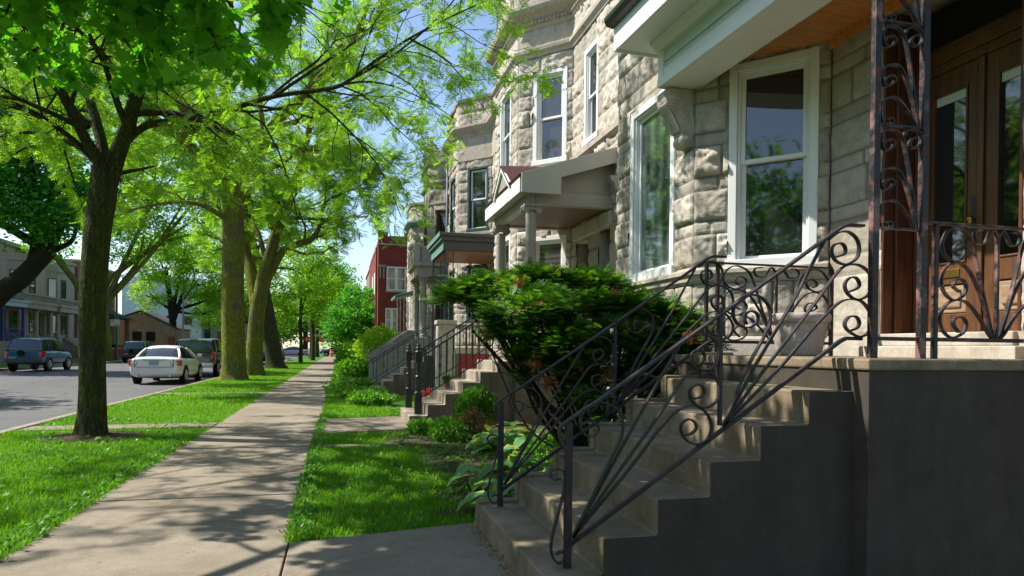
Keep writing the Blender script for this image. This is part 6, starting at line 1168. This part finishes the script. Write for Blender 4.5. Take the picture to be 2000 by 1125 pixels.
# ---------------------------------------------------------------- vehicles
def loft(rings, closed=True):
    n = len(rings[0]); V = [p for r in rings for p in r]; F = [(i*n+j, i*n+(j+1) % n, (i+1)*n+(j+1) % n, (i+1)*n+j) for i in range(len(rings)-1) for j in range(n)]
    F += [tuple(range(n))[::-1], tuple((len(rings)-1)*n+j for j in range(n))]; return V, F
def car(name, label, x, y, paint, kind, group, rz=0, plate=True):
    T = thing(name, label, 'car' if kind != 'pickup' else 'pickup truck', (x, y, -.14), group, rz)
    S = dict(
     sedan=dict(body=[(0, .46, .86, .70), (.03, .36, .97, .80), (.12, .28, 1.01, .86), (.55, .22, 1.03, .885), (1.2, .2, 1.0, .895), (2.4, .2, .97, .90), (3.4, .2, .95, .895), (3.9, .22, .90, .875), (4.45, .25, .78, .82), (4.72, .3, .66, .70), (4.8, .4, .6, .58)],
       cab=[(.62, 1.0, .66), (.85, 1.14, .61), (1.3, 1.38, .55), (1.8, 1.45, .53), (2.4, 1.44, .53), (2.85, 1.34, .54), (3.65, .97, .66)], roof=(1.24, 2.75), L=4.8, W=.895, wb=(1.02, 3.82), wr=.325, lamp=(.70, .90, .52, .78), belt=.985),
     suv=dict(body=[(0, .55, 1.02, .76), (.03, .42, 1.10, .84), (.15, .36, 1.13, .885), (.7, .34, 1.14, .905), (2., .34, 1.12, .91), (3.1, .34, 1.10, .905), (3.6, .36, 1.06, .89), (4.2, .4, 1.0, .85), (4.4, .45, .92, .76), (4.46, .55, .85, .68)],
       cab=[(.04, 1.10, .79), (.10, 1.25, .765), (.30, 1.70, .68), (.6, 1.75, .68), (1.8, 1.77, .68), (2.6, 1.72, .67), (3.25, 1.10, .74)], roof=(.28, 2.62), L=4.46, W=.905, wb=(.86, 3.52), wr=.36, lamp=(.74, 1.06, .70, .80), belt=1.11),
     pickup=dict(body=[(0, .6, 1.1, .84), (.03, .5, 1.16, .90), (.12, .45, 1.18, .93), (1., .42, 1.19, .94), (2.6, .42, 1.18, .945), (4.0, .42, 1.16, .94), (4.6, .44, 1.12, .92), (5.25, .5, 1.05, .86), (5.4, .6, .95, .78)],
       cab=[(.10, 1.16, .83), (.16, 1.3, .80), (.34, 1.70, .72), (.7, 1.78, .71), (2.0, 1.82, .71), (3.3, 1.82, .70), (3.7, 1.76, .69), (4.3, 1.17, .76)], roof=(.32, 3.72), L=5.4, W=.94, wb=(1.15, 4.4), wr=.39, lamp=(.76, 1.14, .78, .90), belt=1.16))[kind]
    W = S['W']
    def ring(y, zb, zt, w):
        h = [(0, zb), (w*.86, zb), (w*.985, zb+(zt-zb)*.16), (w, zb+(zt-zb)*.5), (w*.975, zb+(zt-zb)*.84), (w*.88, zt-.005), (w*.5, zt+.02)]
        return [(a, y, z) for a, z in h]+[(0, y, zt+.03)]+[(-a, y, z) for a, z in h[1:][::-1]]
    m = MB(); m.add(*loft([ring(*s) for s in S['body']])); b = m.build('body', paint, T, smooth=True, local=True); s = b.modifiers.new('sub', 'SUBSURF'); s.levels = 2; s.render_levels = 2
    belt = S['belt']
    def cring(y, zt, w):
        wb_ = W*(.84 if kind == 'sedan' else .875); f = max(0, min(1, (zt-belt)/.4)); wt = wb_*(1-f)+w*f; h = [(0, belt-.05), (wb_, belt-.05), (wt*.5+wb_*.5, (belt+zt)/2), (wt, zt-.03), (wt*.6, zt)]
        return [(a, y, z) for a, z in h]+[(0, y, zt+.012)]+[(-a, y, z) for a, z in h[1:][::-1]]
    cr = [cring(*s) for s in S['cab']]; m = MB(); m.add(*loft(cr)); g = m.build('window_glass', M_CGLASS, T, smooth=True, local=True, auto=50)
    r0, r1 = S['roof']; cab = S['cab']; ys = [c[0] for c in cab]
    def cabat(y): return (float(np.interp(y, ys, [c[1] for c in cab])), float(np.interp(y, ys, [c[2] for c in cab])))
    m = MB(); rr = []
    for y_ in np.linspace(r0, r1, 7):
        zt, w = cabat(y_); w += .018; rr.append([(w, y_, zt-.055), (w*.99, y_, zt-.01), (w*.6, y_, zt+.02), (0, y_, zt+.032), (-w*.6, y_, zt+.02), (-w*.99, y_, zt-.01), (-w, y_, zt-.055), (0, y_, zt-.03)])
    m.add(*loft(rr)); m.build('roof', paint, T, smooth=True, local=True)
    for s in (1, -1):
        for (ya, yb) in ((cab[0][0], r0+.03), (cab[-1][0], r1-.03)):
            P = [];
            for t in np.linspace(0, 1, 5):
                y_ = ya+(yb-ya)*t; zt, w = cabat(y_); f = max(0, min(1, (zt-belt)/.4)); P.append((s*((W*(.84 if kind == 'sedan' else .875))*(1-f)+w*f+.005), y_, zt-.03))
            m = MB(); m.tube(P, .045 if kind != 'sedan' else .05, 6); m.build('pillar', paint, T, smooth=True, local=True)
        for q in ((r0+r1)/2-.1,)+((r0+.75,) if kind != 'sedan' else ()):
            zt, w = cabat(q); m = MB(); m.tube([(s*(W*.875+.004), q, belt-.03), (s*((w+W*.875)/2+.008), q, (belt+zt)/2), (s*(w+.006), q, zt-.04)], .035, 6); m.build('pillar', M_TRIM if kind == 'sedan' else paint, T, smooth=True, local=True)
    for yy in S['wb']:
        for s in (1, -1):
            r = S['wr']; xw = s*(W-.09); m = MB(); m.tube([(xw-s*.10, yy, r), (xw+s*.062, yy, r), (xw+s*.085, yy, r), (xw+s*.092, yy, r)], [r, r, r*.94, r*.70], 22); wl = m.build('wheel', M_TYRE, T, smooth=True, local=True, auto=40)
            m = MB(); m.tube([(xw+s*.080, yy, r), (xw+s*.098, yy, r)], [r*.66, r*.62], 20); rim = m.build('rim', M_TRIM, wl, local=True)
            m = MB()
            for k in range(5):
                a = k*2*PI/5+.3; m.tube([(xw+s*.10, yy, r), (xw+s*.102, yy+math.cos(a)*r*.6, r+math.sin(a)*r*.6)], [.045, .03], 5)
            m.tube([(xw+s*.095, yy+math.cos(a)*r*.62, r+math.sin(a)*r*.62) for a in np.linspace(0, 2*PI, 21)], .018, 5); m.build('spokes', M_RIM, wl, local=True, smooth=True)
            m = MB(); m.band([(s*(W+.004), yy+math.cos(a)*(r+.045), max(.2, r+math.sin(a)*(r+.045))) for a in np.linspace(-.25, PI+.25, 16)], (1, 0, 0), .03, .07); m.build('wheel_arch', M_TRIM if kind != 'sedan' else M_BLACK, T, local=True)
            m = MB(); m.tube([(s*(W-.14), yy, r), (s*(W+.003), yy, r)], r+.02, 20); m.build('wheel_well', M_BLACK, T, local=True)
    z0, z1, a, bb = S['lamp']
    for s in (1, -1):
        m = MB(); P = []
        for z, e in ((z0, 0), (z1, .01)): P += [(s*(a+(.08 if z == z0 else 0)), .0+e, z), (s*(W*.93), .045+e, z+.02), (s*(W+.008), .20+e, z+.02), (s*(W+.004), .34+e, z+.04), (s*(W*.8), .30, z)]
        m.add(P, [(0, 1, 6, 5), (1, 2, 7, 6), (2, 3, 8, 7), (3, 4, 9, 8), (4, 0, 5, 9), (5, 6, 7, 8, 9), (4, 3, 2, 1, 0)]); lp = m.build('tail_light', M_LAMPR, T, local=True)
        m = MB(); xa = s*(a+.10); xb = s*(W*.88); m.box(min(xa, xb), max(xa, xb), -.004, .06, (z0+z1)/2-.035, (z0+z1)/2+.035); m.build('lens', M_LAMPW, lp, local=True, bevel=.01)
        m = MB(); m.box(min(s*W, s*(W+.17)), max(s*W, s*(W+.17)), S['L']*.66, S['L']*.66+.07, belt+.0, belt+.14); m.build('mirror', paint, T, local=True, bevel=.02)
        if kind == 'sedan': m = MB(); m.tube([(s*.55, -.03, .34), (s*.55, .12, .34)], .042, 12); m.build('exhaust_pipe', M_RIM, T, local=True)
    if plate:
        zp = .74 if kind == 'sedan' else (.62 if kind == 'suv' else .68); xp = 0 if kind != 'suv' else -.52; m = MB(); m.box(xp-.155, xp+.155, -.035, .03, zp, zp+.16); m.build('number_plate', M_PLATE, T, local=True)
    m = MB()
    if kind == 'sedan':
        q = MB(); q.box(-.66, .66, -.012, .05, .655, .668); q.box(-.665, -.655, -.008, .05, .67, .98); q.box(.655, .665, -.008, .05, .67, .98); q.build('boot_seam', M_BLACK, T, local=True)
        m.box(-.42, .42, -.032, .02, .93, .955); m.build('chrome_strip', M_RIM, T, local=True, bevel=.005)
    else: m.box(-W*.96, W*.96, -.10, .12, .46, .70); m.build('bumper', M_TRIM if kind == 'suv' else M_RIM, T, local=True, bevel=.04)
    if kind == 'suv':
        m = MB(); m.tube([(-.12, -.06, .98), (-.12, -.0, .98)], .17, 18); m.build('spare_wheel_emblem', M_BLACK, T, local=True, bevel=.01)
        for s in (1, -1): m = MB(); m.tube([(s*.6, .5, 1.78), (s*.6, .55, 1.83), (s*.6, 2.2, 1.84), (s*.6, 2.3, 1.79)], .018, 6); m.build('roof_rail', M_TRIM, T, local=True)
    if kind == 'pickup':
        m = MB(); m.box(-.18, .18, .30, .34, 1.74, 1.79); m.build('brake_light', M_LAMPR, T, local=True)
    return T
GCN = 'cars parked along the near kerb'; GCF = 'cars parked along the far kerb'
car('parked_car', 'clean white sedan parked at the near kerb, seen from behind', -6.66, 27.7, M_CARW, 'sedan', GCN)
car('pickup_truck', 'black pickup with covered bed parked ahead of the white sedan', -6.62, 34.3, M_CARK, 'pickup', GCN)
car('parked_car', 'blue sport utility vehicle with grey trim parked at the far kerb', -16.05, 40.9, M_CARB, 'suv', GCF)
car('parked_car', 'dark hatchback at the far kerb, mostly hidden behind the white sedan', -16.2, 61.0, M_CARK, 'suv', GCF)
car('parked_car', 'dark blue car parked near the kerb right of the leaning trunk', -6.5, 60.5, M_CARD, 'sedan', GCN)
car('parked_car', 'dark grey sport utility vehicle parked beyond the dark blue car', -6.3, 69.0, M_TRIM, 'suv', GCN)
car('parked_car', 'silver car standing at the far crossing', -8.2, 84, M_CARS, 'suv', GCN); car('parked_car', 'white van far up the near kerb behind the pickup', -6.7, 47, M_CARW, 'suv', GCN)
car('parked_car', 'dark blue sport utility vehicle crossing at the end of the sidewalk', 1.6, 104.5, M_CARD, 'suv', 'cars at the crossing', PI/2); car('parked_car', 'pale blue car waiting on the cross street', -4.6, 106.5, M_CARS, 'sedan', 'cars at the crossing', PI/2); car('parked_car', 'small dark car on the cross street, left', -10.5, 104.8, M_CARK, 'sedan', 'cars at the crossing', PI/2)
# ---------------------------------------------------------------- street furniture
def pole(name, label, x, y, h, r, mat, arm=None, sign=None, cat='lamp post'):
    T = thing(name, label, cat, (x, y, 0)); m = MB(); m.tube([(x, y, -.05), (x, y, .12), (x, y, .14), (x, y, h)], [r*1.6, r*1.5, r, r*.75], 12); m.build('pole', mat, T, smooth=True, auto=40)
    if arm:
        m = MB(); m.tube(smooth_path([(x, y, h-.1), (x+arm*.4, y, h+.45), (x+arm, y, h+.72)], 5), .035, 8); m.tube(smooth_path([(x, y, h-.9), (x+arm*.35, y, h+.12), (x+arm*.75, y, h+.55)], 5), .022, 6); m.build('arm', M_POLEG, T, smooth=True)
        m = MB(); m.tube([(x+arm-.1, y, h+.73), (x+arm+.1, y, h+.73), (x+arm+.5, y, h+.70), (x+arm+.62, y, h+.69)], [.06, .13, .12, .03], 12); m.build('lamp_head', M_SIGNW, T, smooth=True)
    return T
T = pole('street_lamp', 'green street lamp post with white parking sign, across the street', -18.85, 66, 7.3, .12, M_POLE, 3.2)
m = MB(); m.box(-19.28, -18.55, 65.84, 65.86, 2.95, 3.52); s = m.build('parking_sign', M_SIGNW, T)
m = MB(); m.box(-18.92, -18.62, 65.83, 65.839, 2.99, 3.06); m.build('red_strip', M_SIGNR, s)
m = MB(); m.band([(-19.1+.09*math.cos(a), 65.834, 3.38+.09*math.sin(a)) for a in np.linspace(0, 2*PI, 18)], (0, 1, 0), .006, .022); m.band([(-19.16, 65.834, 3.44), (-19.1, 65.834, 3.38), (-19.04, 65.834, 3.32)], (0, 1, 0), .006, .02); m.build('no_parking_symbol', M_SIGNR, s)
pole('street_lamp', 'grey green street lamp post farther off, before the two stemmed tree', -18.45, 90, 7.6, .12, M_POLEG, 2.2)
for x, y, lab in ((-2.35, 97.5, 'red stop sign at the end of the sidewalk'), (-4.3, 99, 'red stop sign between the last dark trunks')):
    T = thing('stop_sign', lab, 'sign', (x, y, 0), 'stop signs at the crossing'); m = MB(); m.tube([(x, y, 0), (x, y, 2.2)], .035, 8); m.build('pole', M_POLEG, T)
    m = MB(); m.tube([(x, y-.05, 2.35), (x, y-.04, 2.35)], .46, 8); b = m.build('sign_face', M_SIGNR, T); b.rotation_euler = (0, 0, 0)
    cu = bpy.data.curves.new('stop_text', 'FONT'); cu.body = 'STOP'; cu.size = .3; cu.align_x = 'CENTER'; cu.align_y = 'CENTER'; cu.extrude = .004
    o = bpy.data.objects.new('lettering', cu); COL.objects.link(o); cu.materials.append(M_SIGNW); o.location = (x, y-.062, 2.35); o.rotation_euler = (PI/2, 0, 0); dg = bpy.context.evaluated_depsgraph_get(); me = bpy.data.meshes.new_from_object(o.evaluated_get(dg)); mw = Matrix.Translation(o.location) @ o.rotation_euler.to_matrix().to_4x4(); me.transform(mw); bpy.data.objects.remove(o); link_mesh('lettering', me, None, b); me.materials.clear(); me.materials.append(M_SIGNW)
T = thing('traffic_barrel', 'small orange and white barrel at the end of the sidewalk', 'barrel', (-1.1, 97, 0)); m = MB(); m.lathe([(.28, 0), (.26, .1), (.24, .9), (.2, 1.0), (0, 1.0)], (-1.1, 97, 0), 14); m.build('body', M_ORANGE, T, smooth=True, auto=40); m = MB(); m.lathe([(.262, .55), (.258, .7), (.2, .7), (.2, .55)], (-1.1, 97, 0), 14); m.build('white_band', M_SIGNW, T)
# ---------------------------------------------------------------- houses on the far side of the street
GL2 = 'row houses on the far side of the street'
def farwin(T, x, y0, y1, z0, z1, frame=None, d=1):
    f = frame or M_TRIM; t = .07; m = MB(); q = .06*d
    for a in ((y0, y0+t, z0, z1), (y1-t, y1, z0, z1), (y0+t, y1-t, z1-t, z1), (y0+t, y1-t, z0, z0+t), (y0+t, y1-t, (z0+z1)/2-.03, (z0+z1)/2+.03)): m.box(min(x, x+q), max(x, x+q), *a)
    w = m.build('window', f, T); m = MB(); m.box(min(x+.012*d, x+.03*d), max(x+.012*d, x+.03*d), y0+t*.5, y1-t*.5, z0+t*.5, z1-t*.5); m.build('pane', M_GLASS, w)
def far_house(name, label, y0, y1, h, wall, bay=None, porch=None, frame=None, trim=None, xf=-25.2):
    trim = trim or M_LIMES2; T = thing(name, label, 'house', (xf-3, (y0+y1)/2, 0), GL2); m = MB(); m.box(xf-12, xf, y0, y1, 0, h); m.build('wall', wall, T)
    m = MB(); m.box(xf-12.05, xf+.18, y0+.02, y1-.02, h+.001, h+.28); m.build('cornice', trim, T); m = MB(); m.box(xf-12, xf+.1, y0+.06, y1-.06, h+.282, h+.34); m.build('roof', M_ROOFDK, T)
    if bay:
        b0, b1, o = bay; P = [(xf, b0), (xf+o, b0+.9), (xf+o, b1-.9), (xf, b1)]; m = MB(); m.prism([(p[0], p[1]) for p in P], (0, 0, 0), (1, 0, 0), (0, 1, 0), (0, 0, 1), 0, h-.5); m.build('bay', wall, T)
        for z, e in ((h-1.1, .12), (4.7, .08)): m = MB(); m.prism([(P[0][0], P[0][1]-e), (P[1][0]+e, P[1][1]-e*.5), (P[2][0]+e, P[2][1]+e*.5), (P[3][0], P[3][1]+e)], (0, 0, z), (1, 0, 0), (0, 1, 0), (0, 0, 1), 0, .16); m.build('string_course', trim, T)
        for z0, z1 in ((5.35, 7.15), (2.2, 3.9)):
            mid = (b0+b1)/2; farwin(T, xf+o, mid-.55, mid+.55, z0, z1, frame)
            for s in (0, 1):       # canted panes
                A, B = (P[0], P[1]) if s == 0 else (P[2], P[3]); fr = Frame(A[0], A[1], B[0]-A[0], B[1]-A[1]); 
                if fr.n[0] < 0: fr.n = -fr.n
                m = MB(); m.fbox(fr, .2, fr.len-.2, .0, .05, z0, z1); w = m.build('window', frame or M_TRIM, T); m = MB(); m.fbox(fr, .27, fr.len-.27, .03, .062, z0+.08, z1-.08); m.build('pane', M_GLASS, w)
    if porch:
        p0, p1, kind = porch; X = xf+1.75; m = MB(); m.box(xf, X, p0, p1, 0, 1.9); m.build('porch_base', wall, T)
        st = [(X, 0), (X+.28*9, 0)]
        for k in range(9): st += [(X+.28*(9-k), .21*(k+1)), (X+.28*(8-k), .21*(k+1))]
        m = MB(); m.prism(st, (0, p0+.7, 0), (1, 0, 0), (0, 0, 1), (0, 1, 0), 0, 1.7); m.build('steps', M_STEP2, T)
        m = MB(); m.box(xf, X+.1, p0-.05, p1+.05, 4.1, 4.5); m.box(xf, X+.2, p0-.15, p1+.15, 4.501, 4.62); m.build('entablature', trim, T)
        for yy in (p0+.3, p1-.3, (p0+p1)/2): column(T, X-.25, yy, 1.9, 4.1, .16, 'ionic', trim)
        m = MB(); m.box(xf+.0, xf+.05, p0+.5, p0+1.6, 1.9, 3.95); m.build('door', M_DOORW, T); farwin(T, xf, p0+2.1, p0+3.1, 2.3, 3.9, frame)
        if kind == 'balcony':
            m = MB(); m.box(X, X+.12, p0, p1, 5.15, 5.28).box(X, X+.12, p0, p1, 4.622, 4.74); m.build('balcony_rail', trim, T); n = int((p1-p0)/.32)
            m = MB()
            for k in range(n):
                for s in (1, -1): yy = p0+(k+.5)*(p1-p0)/n; m.hexa([(X+.03, yy-s*.16-.03, 4.74), (X+.09, yy-s*.16-.03, 4.74), (X+.09, yy-s*.16+.03, 4.74), (X+.03, yy-s*.16+.03, 4.74), (X+.03, yy+s*.16-.03, 5.15), (X+.09, yy+s*.16-.03, 5.15), (X+.09, yy+s*.16+.03, 5.15), (X+.03, yy+s*.16+.03, 5.15)])
            m.build('lattice', trim, T)
    return T
far_house('greystone_house', 'grey greystone across the street with latticed balcony over its porch', 59.2, 67.4, 9.0, M_FARSTONE, (61.2, 65.6, .9), (59.4, 65.8, 'balcony'))
far_house('greystone_house', 'narrower greystone across the street, right of the latticed balcony', 67.42, 75.2, 8.9, M_FARSTONE, (68.4, 72.4, .7), (66.6, 72.0, 'balcony'))
T = far_house('brick_rowhouse', 'pale brick house with white porch and blue posts at the left edge', 46, 59.18, 9.6, plain('pale_brick', (.40, .36, .28), .9, .1, 3), (53.2, 57.6, .8), None, M_WHITE)
m = MB(); m.box(-25.2, -22.9, 50.5, 59.0, 4.05, 4.4); m.box(-25.2, -22.7, 50.3, 59.1, 4.401, 4.5); m.build('porch_roof', plain('pale_blue_trim', (.45, .55, .62), .5), T); m = MB(); m.box(-25.2, -23, 50.5, 59, 0, 1.5); m.build('porch_base', M_STEP2, T)
for yy in (52.0, 55.4, 58.7): m = MB(); m.box(-23.2, -23.02, yy, yy+.18, 1.5, 4.05); m.build('porch_post', plain('blue_post', (.035, .06, .2), .5), T)
m = MB()
for k in range(12): m.box(-23.06, -23.02, 55.6+k*.26, 55.64+k*.26, 1.5, 2.35)
m.box(-23.07, -23.01, 55.4, 58.7, 2.35, 2.42); m.build('porch_rail', plain('blue_rail', (.035, .06, .2), .5), T); farwin(T, -25.2, 57.8, 58.8, 2.2, 3.9, M_WHITE)
for yy, s in ((53.0, 0), (54.6, 0)):
    m = MB(); m.band([(-23, yy, 2.4), (-21.5, yy, 1.5), (-20.8, yy, 1.0)], (0, 1, 0), .06, .05); m.build('stair_rail', plain('blue_rail_b', (.03, .05, .18), .5), T)
def brick_c():
    xf = -25.0; T = thing('brick_house', 'brown orange brick house with dark shingled porch, behind the green lamp post', 'house', (xf-3, 80, 0), GL2); m = MB(); m.box(xf-12, xf, 75.4, 87, 0, 9.4); m.build('wall', M_BRICKO, T); m = MB(); m.box(xf-12, xf+.15, 75.3, 87.1, 9.401, 9.65); m.build('cornice', M_LIMES2, T)
    for a, b in ((76.3, 77.3), (78.6, 79.6), (84.6, 85.6)):
        for z0, z1 in ((2.3, 4.0), (5.4, 7.1)): farwin(T, xf, a, b, z0, z1, M_TRIM)
    m = MB(); m.prism([(xf, 5.3), (xf+2.4, 4.25), (xf+2.4, 4.1), (xf, 4.1)], (0, 79.6, 0), (1, 0, 0), (0, 0, 1), (0, 1, 0), 0, 5.); m.build('porch_roof', M_ROOFDK, T)
    for yy in (79.7, 84.0): m = MB(); m.box(xf+1.8, xf+2.25, yy, yy+.5, 0, 4.1); m.build('porch_pier', M_BRICKO, T)
    m = MB(); m.box(xf+.0, xf+.08, 81, 82.3, 1.3, 3.9); m.build('door', M_DKPAINT, T); m = MB(); m.box(xf, xf+2.2, 79.7, 84.5, 0, 1.3); m.build('porch_base', M_BRICKR, T)
    T = thing('garden_wall', 'low red brick garden wall across the street, behind the green lamp post', 'wall', (-21.4, 78, 0)); m = MB(); m.box(-21.5, -21.25, 73, 86, 0, .95); m.build('wall', M_BRICKR, T); m = MB(); m.box(-21.55, -21.2, 72.95, 86.05, .951, 1.03); m.build('coping', M_LIMES2, T)
    T = thing('brick_garage', 'low tan brick building with a gable and two dark windows', 'building', (-23.4, 92, 0)); m = MB(); m.prism([(-27.2, 0), (-19.4, 0), (-19.4, 3.3), (-23.4, 5.35), (-27.2, 3.9)], (0, 91, 0), (1, 0, 0), (0, 0, 1), (0, 1, 0), 0, 8); m.build('wall', M_BRICKT, T)
    m = MB(); m.prism([(-19.3, 3.3), (-23.4, 5.42), (-27.3, 3.95), (-27.3, 4.07), (-23.4, 5.54), (-19.3, 3.42)], (0, 90.9, 0), (1, 0, 0), (0, 0, 1), (0, 1, 0), 0, 8.2); m.build('roof', M_ROOFDK, T)
    for a in (-24.25, -22.75): m = MB(); m.box(a, a+1.0, 90.95, 90.99, 1.75, 2.95); m.build('window', M_BLACK, T)
    m = MB(); m.box(-20.3, -19.5, 90.95, 90.99, 0, 2.4); m.build('door', plain('rust_door', (.2, .06, .03), .6), T)
    T = block('apartment_block', 'pale blue white block rising behind the tan brick gable', 'building', -33, -21.5, 118, 130, 11.8, plain('pale_blue_stucco', (.46, .50, .60), .8, .04, 2), roofm=M_WHITE)
    for x in (-29, -26.6, -24):
        for z in (4.6, 7.8): m = MB(); m.box(x, x+1.1, 117.93, 117.99, z, z+1.4); m.build('window', M_GLASS, T)
    T = block('apartment_block', 'grey stone block behind the two stemmed tree across the street', 'building', -20.5, -14.5, 120, 130, 9.6, M_LIME4)
    for x in (-19.4, -17.4): m = MB(); m.box(x, x+.9, 119.93, 119.99, 1.8, 3.8); m.build('window', M_GLASS, T)
brick_c()
far_house('greystone_house', 'plain greystone row facing the bay windows, left of the frame', 2, 30, 9.2, M_FARSTONE, (8, 13, .9), None)
